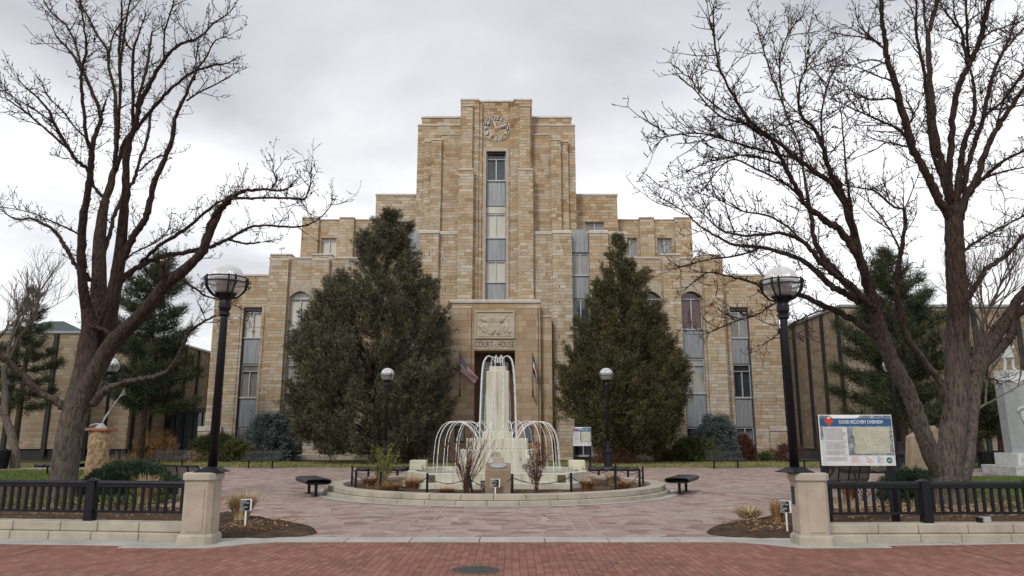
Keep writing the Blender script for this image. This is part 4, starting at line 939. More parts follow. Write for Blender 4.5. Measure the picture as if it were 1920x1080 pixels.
# posts and chain round the fountain bed
cf = thing('chain_fence', FC, 'ring of short black posts linked by chain around the fountain bed', 'fence')
angs = [-22.5, -6.5, 5.8, 26, 46, 66, 88, 118, 140, 160, 180, 200, 222, 245, 272, 298, 317]
PP = []
for k, a in enumerate(angs):
    a = R(a); x, y = 4.42 * math.sin(a), -4.42 * math.cos(a); lean = (-0.14, 0.03) if k == 1 else (0.0, 0.0)
    b = MB(); b.tube([(x, y, 0.1), (x + lean[0], y + lean[1], 0.70)], 0.032, 8); b.tube([(x + lean[0], y + lean[1], 0.70), (x + lean[0], y + lean[1], 0.715)], 0.026, 8); b.build('post', M['black'], cf)
    PP.append(Vector((x + lean[0], y + lean[1], 0.62)))
for k in range(len(PP)):
    p, q = PP[k], PP[(k + 1) % len(PP)]; P = []
    if (p - q).length > 2.6: pass
    sag = rj.uniform(0.14, 0.30)
    for j in range(15):
        t = j / 14; v = p.lerp(q, t); P.append((v.x, v.y, v.z - sag * (1 - (2 * t - 1) ** 2)))
    b = MB(); b.tube(P, [0.013 if j % 2 else 0.009 for j in range(15)], 5); b.build('chain', M['black'], cf)
# pedestal with plaque in front of the fountain
pd = thing('plaque_pedestal', (wx(934, 900, 19.05), 19.05, 0.15), 'brown stone pedestal with slanted grey plaque in front of the fountain', 'pedestal')
def streaky():
    m, n, b_ = new_mat('streaked_fountain_stone'); P = n.new('ShaderNodeNewGeometry').outputs['Position']; x, y, z = n.xyz(P)
    s_ = n.noise(n.vec(n.m('MULTIPLY', x, 9), n.m('MULTIPLY', y, 9), n.m('MULTIPLY', z, 0.7)), 1.3, 5, 0.65)
    n.put(b_.inputs['Base Color'], n.ramp(s_, [(0.28, (0.36, 0.33, 0.23)), (0.42, (0.50, 0.47, 0.37)), (0.6, (0.56, 0.54, 0.46)), (0.8, (0.60, 0.59, 0.53))])); b_.inputs['Roughness'].default_value = 0.6
    return m
for ch in F.children:
    if ch.name.split('.')[0] in ('shaft', 'neck', 'upper_tier', 'wide_tier', 'side_shoulder', 'lower_step', 'pool_wall', 'shaft_top'):
        if 'streaked_fountain_stone' not in bpy.data.materials: streaky()
        ch.data.materials[0] = bpy.data.materials['streaked_fountain_stone']
zf, zk = wz(881, 18.8) - 0.15, wz(872, 19.3) - 0.15
b = MB(); hw = 0.315; b.add([(-hw, -0.25, -0.05), (hw, -0.25, -0.05), (hw, 0.27, -0.05), (-hw, 0.27, -0.05), (-hw, -0.25, zf), (hw, -0.25, zf), (hw, 0.27, zk + 0.06), (-hw, 0.27, zk + 0.06)], [(0, 3, 2, 1), (4, 5, 6, 7), (0, 1, 5, 4), (1, 2, 6, 5), (2, 3, 7, 6), (3, 0, 4, 7)])
b.build('block', plain('brown_stone', (0.24, 0.175, 0.115), 0.85, var=0.25, scale=3, bump=0.3, bscale=25), pd, bevel=0.02)
b = MB(); th = math.atan2(zk + 0.06 - zf, 0.52); b.lathe([(0.21, 0), (0.21, 0.02)], n=20); b.xf(Matrix.Translation((0, 0.0, (zf + zk + 0.06) / 2 + 0.01)) @ Matrix.Rotation(th, 4, 'X') @ Matrix.Scale(0.85, 4, (0, 1, 0))); b.build('plaque', M['grey'], pd)
b = MB(); b.box(-0.14, 0.14, 0.18, 0.27, zk, zk + 0.20); b.build('top_block', M['lime'], pd, bevel=0.01)
fl = thing('flood_light', (wx(907, 900, 19.6), 19.6, 0.18), 'small dark floodlight left of the plaque pedestal', 'floodlight')
b = MB(); b.box(-0.08, 0.08, -0.04, 0.04, 0.12, 0.32); b.build('housing', M['blackmat'], fl, bevel=0.01); b = MB(); b.tube([(0, 0, 0), (0, 0, 0.12)], 0.015, 6); b.build('stem', M['black'], fl)
b = MB(); b.box(-0.07, 0.07, -0.046, -0.041, 0.14, 0.30); b.build('lens', M['grey'], fl)
# little notices
def notice(x, y, z, rz, label, h=0.52, w=0.20):
    t = thing('notice_sign', (x, y, z), label, 'notice sign', 'small black notices on stakes', rz=rz)
    b = MB(); b.box(-0.014, 0.014, -0.006, 0.006, -0.05, h - 0.18); b.build('stake', M['white'], t)
    b = MB(); b.box(-w / 2, w / 2, -0.012, 0.006, h - 0.19, h + 0.01); b.build('frame', M['white'], t, bevel=0.006)
    b = MB(); b.box(-w / 2 + 0.008, w / 2 - 0.026, -0.016, -0.0125, h - 0.18, h); f = b.build('face', M['signblack'], t)
    tm = MB()
    for k, s_ in enumerate(('PLEASE', 'STAY OUT', 'OF', 'FLOWER', 'BEDS')):
        q = text_mb(s_, 0.030, facing(-w / 2 + 0.016, -0.0185, h - 0.022 - k * 0.034), 0.0012, align='LEFT', bold=0.0); tm.add(q.v, q.f)
    tm.build('lettering', M['white'], f)
g_ = gnd(459, 989, 0.06); notice(g_.x, g_.y, 0.06, R(-4), 'black notice on a white stake in the bed right of the left pillar', h=0.47)
g_ = gnd(931, 921, 0.2); notice(g_.x, 18.62, 0.17, 0, 'black notice on a white stake in front of the plaque pedestal', h=0.42, w=0.23)
g_ = gnd(1459, 975, 0.06); notice(wx(1474, 960, 12.9), 12.9, 0.06, R(-50), 'black notice half hidden by the right stone pillar', h=0.50)

# ------------------------------------------------------------ information boards
def board(x, y, z0, w, zb, zt_, label, post_w=0.055, rz=0.0):
    t = thing('information_board', (x, y, z0), label, 'information board', 'printed information boards', rz=rz)
    H = zt_ - zb
    for s in (-1, 1):
        b = MB(); px_ = s * (w / 2 - post_w * 1.1); b.box(px_ - post_w, px_ + post_w, -0.03, 0.05, -0.1, zt_ - 0.01); b.build('post', M['black'], t)
    b = MB(); b.box(-w / 2, w / 2, -0.055, -0.031, zb, zt_); bd = b.build('panel', M['white'], t, bevel=0.003)
    U = lambda u: -w / 2 + u * w
    V = lambda v: zt_ - v * H
    def lay(u0, u1, v0, v1, y_, mat, name):
        b = MB(); b.box(U(u0), U(u1), y_, y_ + 0.0008, V(v1), V(v0)); return b.build(name, mat, bd)
    def pm(name, stops, sc):
        if name in bpy.data.materials: return bpy.data.materials[name]
        m, n, bb = new_mat(name); P = n.new('ShaderNodeNewGeometry').outputs['Position']; n.put(bb.inputs['Base Color'], n.ramp(n.noise(P, sc, 6, 0.75), stops)); bb.inputs['Roughness'].default_value = 0.35; return m
    photo = pm('printed_landscape_photo', [(0.35, (0.06, 0.075, 0.09)), (0.5, (0.17, 0.20, 0.22)), (0.62, (0.42, 0.45, 0.46))], 14)
    lay(0.008, 0.992, 0.012, 0.80, -0.0562, photo, 'photo_print')
    m_ = MB(); ov = [(0.15, 0.012), (0.57, 0.012), (0.55, 0.045), (0.5, 0.075), (0.2, 0.075)]; m_.prism_y([(U(a_), V(c_)) for a_, c_ in ov], -0.0572, -0.0566); m_.build('cloud_print', M['white'], bd)
    lay(0.008, 0.06, 0.50, 0.985, -0.0568, pm('printed_pale_green', [(0.4, (0.42, 0.47, 0.44)), (0.6, (0.56, 0.60, 0.57))], 3), 'side_print')
    lay(0.008, 0.992, 0.07, 0.225, -0.0575, pm('printed_blue', [(0.4, (0.012, 0.075, 0.19)), (0.6, (0.016, 0.09, 0.22))], 3), 'header_band')
    d = MB(); c_ = (U(0.135), V(0.12)); r_ = 0.075 * H * 1.25; d.prism_y([(c_[0], c_[1] - r_), (c_[0] + r_, c_[1]), (c_[0], c_[1] + r_), (c_[0] - r_, c_[1])], -0.0592, -0.0584); d.build('red_diamond', pm('printed_red', [(0.4, (0.50, 0.03, 0.015)), (0.6, (0.58, 0.05, 0.02))], 5), bd)
    d = MB(); d.prism_y([(c_[0] - r_ * 0.3, c_[1] + r_ * 0.45), (c_[0] + r_ * 0.3, c_[1] + r_ * 0.45), (c_[0] + r_ * 0.12, c_[1] + r_ * 0.85), (c_[0] - r_ * 0.12, c_[1] + r_ * 0.85)], -0.0602, -0.0594); d.build('diamond_mark', M['white'], bd)
    q = text_mb('FLOOD RECOVERY OVERVIEW', 0.085, facing(U(0.575), -0.0595, V(0.145)), 0.0004, bold=0.0006)
    xs = [v[0] for v in q.v]; k_ = 0.60 * w / (max(xs) - min(xs)); cx_ = (max(xs) + min(xs)) / 2; q.v = [(U(0.575) + (v[0] - cx_) * k_, v[1], V(0.145) + (v[2] - V(0.145)) * H / 0.88) for v in q.v]; q.build('title', M['white'], bd)
    lay(0.05, 0.375, 0.24, 0.985, -0.0575, pm('printed_paper', [(0.4, (0.55, 0.56, 0.57)), (0.6, (0.66, 0.67, 0.68))], 3), 'text_field')
    rr_ = random.Random(4); ln = MB(); v = 0.26
    while v < 0.90:
        if not (0.50 < v < 0.52 or 0.68 < v < 0.70 or 0.80 < v < 0.82): ln.box(U(0.06), U(0.06 + rr_.uniform(0.24, 0.305)), -0.0588, -0.058, V(v + 0.006), V(v))
        v += 0.0155
    ln.build('text_lines', pm('printed_grey_ink', [(0.4, (0.12, 0.12, 0.13)), (0.6, (0.3, 0.3, 0.31))], 9), bd)
    mp = MB(); P = [(0.46, 0.24), (0.945, 0.24), (0.95, 0.60), (0.93, 0.76), (0.47, 0.765), (0.45, 0.70), (0.475, 0.60), (0.465, 0.45), (0.44, 0.36)]; mp.prism_y([(U(a_), V(c2)) for a_, c2 in P], -0.0580, -0.0574); mp.build('map_print', pm('printed_beige_map', [(0.4, (0.38, 0.38, 0.29)), (0.6, (0.46, 0.45, 0.35))], 6), bd)
    rd = MB()
    for k in range(9):
        P = []; u_, v_ = rr_.uniform(0.48, 0.9), rr_.uniform(0.26, 0.7); a_ = rr_.uniform(0, 6.28)
        for j in range(5):
            if 0.47 < u_ < 0.93 and 0.25 < v_ < 0.75: P.append((U(u_), -0.0584, V(v_)))
            u_ += 0.05 * math.cos(a_); v_ += 0.07 * math.sin(a_); a_ += rr_.uniform(-0.6, 0.6)
        if len(P) > 1: rd.tube(P, 0.0022, 4)
    rd.build('map_roads', M['white'], bd)
    dt = MB()
    for k in range(26): u_, v_ = rr_.gauss(0.72, 0.10), rr_.gauss(0.50, 0.12); u_ = min(0.92, max(0.48, u_)); v_ = min(0.74, max(0.26, v_)); dt.box(U(u_), U(u_ + rr_.uniform(0.006, 0.022)), -0.0596, -0.0590, V(v_ + 0.006), V(v_))
    dt.build('map_marks', pm('printed_dark_red', [(0.4, (0.22, 0.05, 0.04)), (0.6, (0.12, 0.08, 0.08))], 30), bd)
    lay(0.38, 0.992, 0.80, 0.985, -0.0568, pm('printed_paper_two', [(0.4, (0.50, 0.53, 0.54)), (0.6, (0.66, 0.67, 0.68))], 5), 'lower_field')
    rt_ = MB(); gt = MB()
    for c0, dst in ((0.41, rt_), (0.60, rt_), (0.75, gt)):
        v = 0.825
        while v < 0.95:
            dst.box(U(c0), U(c0 + rr_.uniform(0.04, 0.12 if dst is rt_ else 0.10)), -0.0585, -0.0578, V(v + 0.008), V(v)); v += 0.021
    rt_.build('red_text_lines', pm('printed_pink_ink', [(0.4, (0.50, 0.13, 0.14)), (0.6, (0.62, 0.35, 0.35))], 8), bd); gt.build('grey_text_lines', bpy.data.materials['printed_grey_ink'], bd)
    c = MB(); c.lathe([(0.042 * w * 0.95, 0), (0.042 * w * 0.95, 0.0012)], n=24); c.xf(Matrix.Translation((U(0.915), -0.0592, V(0.895))) @ Matrix.Rotation(R(90), 4, 'X')); lg = c.build('round_logo', pm('printed_green', [(0.4, (0.01, 0.09, 0.075)), (0.6, (0.015, 0.12, 0.10))], 5), bd)
    c = MB(); c.box(U(0.89), U(0.94), -0.0612, -0.0606, V(0.89), V(0.882)); c.box(U(0.895), U(0.935), -0.0612, -0.0606, V(0.91), V(0.902)); c.build('logo_bars', M['white'], bd)
    return t
YB = 12.75
board((wx(1534, 820, YB) + wx(1673, 820, YB)) / 2, YB, 0.15, wx(1672, 820, YB) - wx(1534.5, 820, YB), wz(873, YB) - 0.15, wz(778, YB) - 0.15, 'large printed flood recovery board behind the right iron fence', rz=R(0.5))
YB = 38.0
board(wx(1091, 820, YB), YB, 0.0, wx(1108, 820, YB) - wx(1074, 820, YB), wz(836, YB), wz(801, YB), 'small distant copy of the flood board right of the fountain', post_w=0.05, rz=R(3))

# ------------------------------------------------------------ benches
def bench_mesh_mat():
    m, n, b_ = new_mat('black_perforated_steel'); b_.inputs['Base Color'].default_value = (0.018, 0.019, 0.023, 1); b_.inputs['Roughness'].default_value = 0.45
    return m
M['perf'] = bench_mesh_mat()
def backless():
    t = thing('bench', (0, 0, 0), 'x', 'bench', 'backless black steel benches')
    prof = curve([(-0.20, 0.34), (-0.30, 0.36), (-0.33, 0.41), (-0.28, 0.455), (-0.12, 0.465), (0.12, 0.465), (0.28, 0.455), (0.33, 0.41), (0.30, 0.36), (0.20, 0.34)], 3)
    L = 1.84
    for k in range(4):
        x0, x1 = -L / 2 + k * L / 4 + 0.012, -L / 2 + (k + 1) * L / 4 - 0.012; b = MB(); n = len(prof)
        for x in (x0, (x0 + x1) / 2, x1):
            for (y, z) in prof: b.v.append((x, y, z - (0.008 if x == (x0 + x1) / 2 else 0)))
        b.f = [(q * n + i, q * n + i + 1, (q + 1) * n + i + 1, (q + 1) * n + i) for q in range(2) for i in range(n - 1)]
        o = b.build('seat_panel', M['perf'], t, smooth=True); md = o.modifiers.new('solid', 'SOLIDIFY'); md.thickness = 0.012
    for k in range(5):
        b = MB(); x = -L / 2 + k * L / 4; b.tube([(x, y, z) for y, z in prof] + [(x, prof[0][0], prof[0][1])], 0.015, 6); b.build('seat_hoop', M['black'], t)
    for s in (-1, 1):
        b = MB(); b.tube([(s * 0.55, 0, 0), (s * 0.55, 0, 0.35)], 0.042, 10); b.box(s * 0.55 - 0.11, s * 0.55 + 0.11, -0.11, 0.11, 0, 0.015); b.box(s * 0.55 - 0.03, s * 0.55 + 0.03, -0.26, 0.26, 0.33, 0.37); b.build('leg', M['black'], t)
    return t
def backed():
    t = thing('bench', (0, 0, 0), 'x', 'bench', 'black steel benches with backs')
    seat = curve([(-0.30, 0.38), (-0.31, 0.43), (-0.25, 0.455), (-0.1, 0.44), (0.1, 0.42), (0.18, 0.43)], 3); back = curve([(0.18, 0.43), (0.25, 0.50), (0.28, 0.62), (0.31, 0.78), (0.35, 0.86), (0.40, 0.87)], 3)
    L = 1.9
    b = MB(); N = 66
    for i in range(N):
        x = -L / 2 + (i + 0.5) * L / N; b.tube([(x, y, z) for y, z in seat[::2] + [seat[-1]]], 0.010, 4)
    b.build('seat', M['perf'], t)
    for k in range(4):
        b = MB(); n_ = 13
        for i in range(n_):
            x = -L / 2 + k * L / 4 + 0.035 + i * (L / 4 - 0.07) / (n_ - 1); b.tube([(x, y, z) for y, z in back[::2] + [back[-1]]], 0.0072, 4)
        b.build('back_panel', M['perf'], t)
    for k in range(5):
        b = MB(); x = -L / 2 + k * L / 4; b.tube([(x, y, z) for y, z in seat + back[1:]], 0.018, 6); b.build('frame_rib', M['black'], t)
    b = MB(); b.tube([(-L / 2, 0.40, 0.87), (L / 2, 0.40, 0.87)], 0.014, 6); b.tube([(-L / 2, -0.30, 0.38), (L / 2, -0.30, 0.38)], 0.02, 6); b.build('edge_rail', M['black'], t)
    for s in (-1, 1):
        b = MB(); b.tube([(s * 0.6, 0, 0), (s * 0.6, 0, 0.43)], 0.045, 10); b.box(s * 0.6 - 0.1, s * 0.6 + 0.1, -0.1, 0.1, 0, 0.015); b.box(s * 0.6 - 0.03, s * 0.6 + 0.03, -0.25, 0.2, 0.38, 0.42); b.build('leg', M['black'], t)
    return t
b0 = backless(); b1 = backed()
g1, g2 = gnd(577, 924.5), gnd(594, 931.5); c_ = (g1 + g2) / 2; b0.location = c_; b0.rotation_euler.z = math.atan2(g2.y - g1.y, g2.x - g1.x); b0['label'] = 'backless black bench at the left edge of the fountain ring'
g1, g2 = gnd(1272, 928), gnd(1289, 921); c_ = (g1 + g2) / 2; copy_thing(b0, c_, math.atan2(g2.y - g1.y, g2.x - g1.x), 'backless black bench at the right edge of the fountain ring')
for px, Y, lab in ((718, 28.6, 'backless bench behind the ring, seen left of the fountain'), (1150, 28.6, 'backless bench behind the ring, seen right of the fountain'), (1632, 27.0, 'backless bench seen under the large flood board'), (112, 32.0, 'backless bench seen behind the left bare tree trunk')):
    copy_thing(b0, (wx(px, 885, Y), Y, 0), R(rj.uniform(-4, 4)), lab)
b1.location = (wx(488, 880, 38.4), 38.4, 0); b1['label'] = 'black bench with back in front of the left blue spruce'
for px, Y, rz, lab in ((1362, 38.4, 0, 'black bench with back in front of the right blue spruce'), (318, 39.8, R(4), 'black bench with back in front of the dark entrance, left'), (1532, 38.2, 0, 'black bench with back seen behind the right tall lamp post'),
                       (350, 20.3, math.pi - R(32), 'near black bench seen from behind, beside the left pillar'), (297, 24.5, math.pi - R(68), 'black bench turned sideways behind the dark low juniper at left'),
                       (1573, 20.0, math.pi + R(35), 'near black bench seen from behind under the flood board'), (1545, 23.6, math.pi + R(65), 'black bench turned sideways beyond the right pillar')):
    copy_thing(b1, (wx(px, 890, Y), Y, 0), rz, lab)
# ------------------------------------------------------------ litter bins
def bin_(x, y, lab):
    t = thing('litter_bin', (x, y, 0), lab, 'litter bin', 'black slatted litter bins')
    b = MB(); b.lathe([(0.27, 0.05), (0.36, 0.86)], n=20); b.build('liner', M['blackmat'], t)
    b = MB()
    for i in range(28):
        a = 2 * math.pi * i / 28; b.tube([(0.285 * math.cos(a), 0.285 * math.sin(a), 0.0), (0.375 * math.cos(a), 0.375 * math.sin(a), 0.88)], 0.02, 4)
    b.build('slats', M['black'], t); b = MB(); b.torus((0, 0, 0.90), 0.385, 0.03, n=24, m=8); b.build('rim', M['black'], t)
bin_(wx(4, 850, 37.6), 37.6, 'black litter bin beside the small bare tree at far left'); bin_(wx(1852, 860, 34.5), 34.5, 'black litter bin left of the grey monument')

# ------------------------------------------------------------ flags on the portal
def flag(px, label, kind):
    Y = DP - 0.75; x = wx(px, 700, Y)
    t = thing('flag', (x, Y, 0), label, 'flag', 'flags beside the entrance')
    zt_, zb_ = wz(662, Y), wz(742, Y)
    b = MB(); b.tube([(0, 0, zb_), (0, 0, zt_)], 0.03, 8); b.build('pole', plain('pole_grey', (0.10, 0.10, 0.10), 0.4, metal=0.4) if 'pole_grey' not in bpy.data.materials else bpy.data.materials['pole_grey'], t)
    b = MB(); b.box(-0.04, 0.04, -0.04, 0.62, zb_, zb_ + 0.08); b.lathe([(0.05, zb_ - 0.04), (0.05, zb_ + 0.35)], n=8); b.build('bracket', M['black'], t)
    NU, NV = 30, 16; V = []; UV = []; Fc = []
    pxm = 1 / FPX * 49.5
    for i in range(NU + 1):
        for j in range(NV + 1):
            u, v = i / NU, j / NV
            if kind == 'us':
                top = (u * 33 * pxm * (0.75 + 0.25 * u), zt_ - 0.10 - 41 * pxm * u ** 0.95 * 1.02); bot = (u * 26 * pxm, zt_ - 0.10 - 32 * pxm * (1 - u * 0.72) - 44 * pxm * u)
            else:
                top = (8 * pxm * (1 - (1 - u) ** 1.5), zt_ - 0.06 - 50 * pxm * u); bot = (5.0 * pxm * u + 0.08 * math.sin(u * 3.1), zt_ - 0.06 - 36 * pxm - 20 * pxm * u)
            xx = top[0] + (bot[0] - top[0]) * v; zz = top[1] + (bot[1] - top[1]) * v
            yy = 0.10 * math.sin(u * 7 + v * 2.2) * u + 0.05 * math.sin(v * 6 + u * 4) * (0.3 + u)
            V.append((xx + 0.03, yy, zz)); UV.append((u, 1 - v))
    for i in range(NU):
        for j in range(NV):
            a = i * (NV + 1) + j; Fc.append((a, a + 1, a + NV + 2, a + NV + 1))
    m, n, bb = new_mat(kind + '_flag_cloth'); uv = n.new('ShaderNodeUVMap', uv_map='UVMap'); ux, uy, _ = n.xyz(uv.outputs[0])
    if kind == 'us':
        st = n.m('GREATER_THAN', n.m('MODULO', n.m('MULTIPLY', uy, 13.0), 2.0), 1.0)
        col = n.mix(st, (0.36, 0.012, 0.022), (0.74, 0.73, 0.74)); can = n.m('MULTIPLY', n.m('LESS_THAN', ux, 0.42), n.m('GREATER_THAN', uy, 0.4615))
        v_ = n.new('ShaderNodeTexVoronoi', feature='F1', voronoi_dimensions='2D'); v_.inputs['Randomness'].default_value = 0.0; n.put(v_.inputs['Vector'], n.vec(n.m('MULTIPLY', ux, 26.0), n.m('MULTIPLY', uy, 17.0))); v_.inputs['Scale'].default_value = 1.0
        blue = n.mix(n.m('LESS_THAN', v_.outputs['Distance'], 0.27), (0.010, 0.015, 0.07), (0.66, 0.66, 0.68)); col = n.mix(can, col, blue)
    else:
        mid = n.m('MULTIPLY', n.m('GREATER_THAN', uy, 0.333), n.m('LESS_THAN', uy, 0.667)); col = n.mix(mid, (0.010, 0.018, 0.10), (0.70, 0.70, 0.72))
        dx = n.m('MULTIPLY', n.m('SUBTRACT', ux, 0.42), 1.5); dy = n.m('SUBTRACT', uy, 0.5); rr2 = n.m('SQRT', n.m('ADD', n.m('MULTIPLY', dx, dx), n.m('MULTIPLY', dy, dy)))
        ringm = n.m('MULTIPLY', n.m('LESS_THAN', rr2, 0.33), n.m('GREATER_THAN', rr2, 0.165)); gap = n.m('MULTIPLY', n.m('GREATER_THAN', dx, 0.05), n.m('LESS_THAN', n.m('ABSOLUTE', dy), n.m('MULTIPLY', dx, 0.7)))
        col = n.mix(n.m('MULTIPLY', ringm, n.m('SUBTRACT', 1.0, gap)), col, (0.45, 0.025, 0.035)); col = n.mix(n.m('LESS_THAN', rr2, 0.165), col, (0.62, 0.42, 0.05))
    n.put(bb.inputs['Base Color'], col); bb.inputs['Roughness'].default_value = 0.8
    Fc = np.array(Fc); mesh_np('cloth', V, Fc, m, t, True, np.array(UV)[Fc.ravel()])
flag(862.5, 'striped red and white flag with starred blue canton left of the entrance', 'us'); flag(999, 'drooping blue and white flag with a red C, right of the entrance', 'co')

# ------------------------------------------------------------ monument with a soldier statue
MX, MY = wx(1911, 800, 31.5), 31.5
mo = thing('monument', (MX, MY, 0), 'tall grey granite monument shaft on a stepped base', 'monument')
zA, zB, zC, zD = wz(874, 30.6), wz(850, 30.9), wz(712, 31.2), wz(700, 31.3)
b = MB(); b.box(-1.12, 1.12, -1.12, 1.12, 0, zA); b.build('rough_base', plain('rough_granite', (0.42, 0.42, 0.42), 0.9, var=0.25, scale=3, bump=1.0, bscale=7), mo, bevel=0.03)
b = MB(); b.box(-0.74, 0.74, -0.74, 0.74, zA, zB); b.build('date_block', M['greypale'], mo, bevel=0.02)
octr = lambda r, rot=0.0: [(r * math.cos(R(22.5 + 45 * i) + rot), r * math.sin(R(22.5 + 45 * i) + rot)) for i in range(8)]
b = MB(); b.prism(octr(0.64), zB, zC - 0.10, octr(0.69)); sh = b.build('shaft', M['grey'], mo)
b = MB()
O8 = octr(0.715)
for i in range(8):
    j = (i + 1) % 8; p, q = Vector((*O8[i], 0)), Vector((*O8[j], 0)); mpt = (p + q) / 2; n_ = Vector((mpt.x, mpt.y, 0)).normalized() * 0.03
    b.add([(p.x, p.y, zC - 0.18), (mpt.x + n_.x, mpt.y + n_.y, zC - 0.02), (q.x, q.y, zC - 0.18), (q.x * 0.9, q.y * 0.9, zC + 0.14), (p.x * 0.9, p.y * 0.9, zC + 0.14)], [(0, 1, 4), (1, 2, 3), (1, 3, 4)])
b.prism([(p[0] * 0.9, p[1] * 0.9) for p in O8], zC - 0.14, zC + 0.139); b.build('gabled_cap', M['greypale'], mo)
b = MB(); b.box(-0.50, 0.42, -0.45, 0.45, zC + 0.14, zD + 0.12); b.build('statue_plinth', M['greypale'], mo, bevel=0.02)
ang = R(-112.5 - 22.5 + 22.5)
em = MB(); S = [(-0.16, 0.2), (-0.09, 0.17), (0, 0.27), (0.09, 0.17), (0.16, 0.2), (0.15, -0.1), (0.08, -0.25), (0, -0.31), (-0.08, -0.25), (-0.15, -0.1)]
em.prism_y(S, -0.02, 0.0)
Rb = curve([(-0.3, 0.27), (-0.22, 0.36), (0, 0.42), (0.22, 0.36), (0.3, 0.27)], 4)
em.prism_y([(x, z) for x, z in Rb] + [(x * 0.85, z - 0.1) for x, z in Rb[::-1]], -0.02, 0.0)
zE = wz(780, 31.0); fa = R(-90)
Mx = Matrix.Translation((-0.14, -0.655, zE)) @ Matrix.Rotation(0, 4, 'Z')
em.xf(Mx).build('shield_emblem', M['greypale'], mo)
e2 = MB()
for k, w_ in enumerate((0.12, 0.18, 0.16)): e2.box(-0.14 - w_ / 2, -0.14 + w_ / 2, -0.679, -0.676, zE + 0.07 - k * 0.1, zE + 0.10 - k * 0.1)
e2.build('shield_lines', M['grey'], mo)
text_mb('1861-1865', 0.26, facing(-0.05, -0.745, (zA + zB) / 2), 0.012, bold=0.006).build('dates', M['grey'], mo)
# statue: one skinned figure, long coat, hat, rifle at the side
def figure():
    zb = zD + 0.12; H = 1.75; k = H / 1.75
    t = thing('statue', (MX - 0.12, MY, zb), 'pale stone soldier statue in a long coat on the grey monument', 'statue')
    J = {'pel': (0, 0, 0.92), 'che': (0, 0.0, 1.22), 'nec': (0, 0, 1.44), 'hea': (0, -0.01, 1.56), 'top': (0, -0.01, 1.68),
         'ls': (-0.2, 0, 1.38), 'le': (-0.26, -0.04, 1.10), 'lw': (-0.16, -0.22, 0.98), 'rs': (0.2, 0, 1.38), 're': (0.27, -0.03, 1.10), 'rw': (0.2, -0.16, 0.93),
         'lh': (-0.1, 0, 0.86), 'lk': (-0.12, -0.04, 0.48), 'la': (-0.13, 0.02, 0.09), 'lt': (-0.14, -0.14, 0.04), 'rh': (0.1, 0, 0.86), 'rk': (0.14, -0.10, 0.48), 'ra': (0.16, -0.06, 0.09), 'rt': (0.2, -0.21, 0.04)}
    Rr = {'pel': .15, 'che': .17, 'nec': .06, 'hea': .085, 'top': .07, 'ls': .08, 'le': .055, 'lw': .04, 'rs': .08, 're': .055, 'rw': .04, 'lh': .10, 'lk': .075, 'la': .05, 'lt': .04, 'rh': .10, 'rk': .075, 'ra': .05, 'rt': .04}
    E = [('pel', 'che'), ('che', 'nec'), ('nec', 'hea'), ('hea', 'top'), ('che', 'ls'), ('ls', 'le'), ('le', 'lw'), ('che', 'rs'), ('rs', 're'), ('re', 'rw'), ('pel', 'lh'), ('lh', 'lk'), ('lk', 'la'), ('la', 'lt'), ('pel', 'rh'), ('rh', 'rk'), ('rk', 'ra'), ('ra', 'rt')]
    names = list(J); me = bpy.data.meshes.new('body'); me.from_pydata([J[a] for a in names], [(names.index(a), names.index(b_)) for a, b_ in E], [])
    o = bpy.data.objects.new('body', me); COL.objects.link(o); o.parent = t; me.materials.append(M['greypale'])
    o.modifiers.new('skin', 'SKIN')
    for i, a in enumerate(names): me.skin_vertices[0].data[i].radius = (Rr[a], Rr[a]); me.skin_vertices[0].data[i].use_root = (a == 'pel')
    s_ = o.modifiers.new('sub', 'SUBSURF'); s_.levels = 2; s_.render_levels = 2
    b = MB(); b.lathe([(0.02, 0.56), (0.27, 0.52), (0.25, 0.62), (0.22, 0.80), (0.19, 1.0), (0.21, 1.22), (0.22, 1.36), (0.09, 1.46)], n=20); b.v = [(x, y * 0.8 - 0.01, z) for x, y, z in b.v]; b.build('coat', M['greypale'], t, smooth=True)
    b = MB(); b.lathe([(0.26, 1.14), (0.30, 1.12), (0.27, 1.30), (0.19, 1.42), (0.08, 1.47)], n=20); b.v = [(x, y * 0.75, z) for x, y, z in b.v]; b.build('cape', M['greypale'], t, smooth=True)
    b = MB(); b.lathe([(0.15, 1.655), (0.15, 1.67), (0.10, 1.68), (0.09, 1.75), (0.04, 1.78)], (0, -0.01, 0), 16); b.build('hat', M['greypale'], t)
    b = MB(); b.tube([(-0.30, -0.16, 0.0), (-0.27, -0.2, 0.35), (-0.20, -0.22, 1.35)], [0.045, 0.03, 0.014], 8); b.build('rifle', M['greypale'], t)
figure()
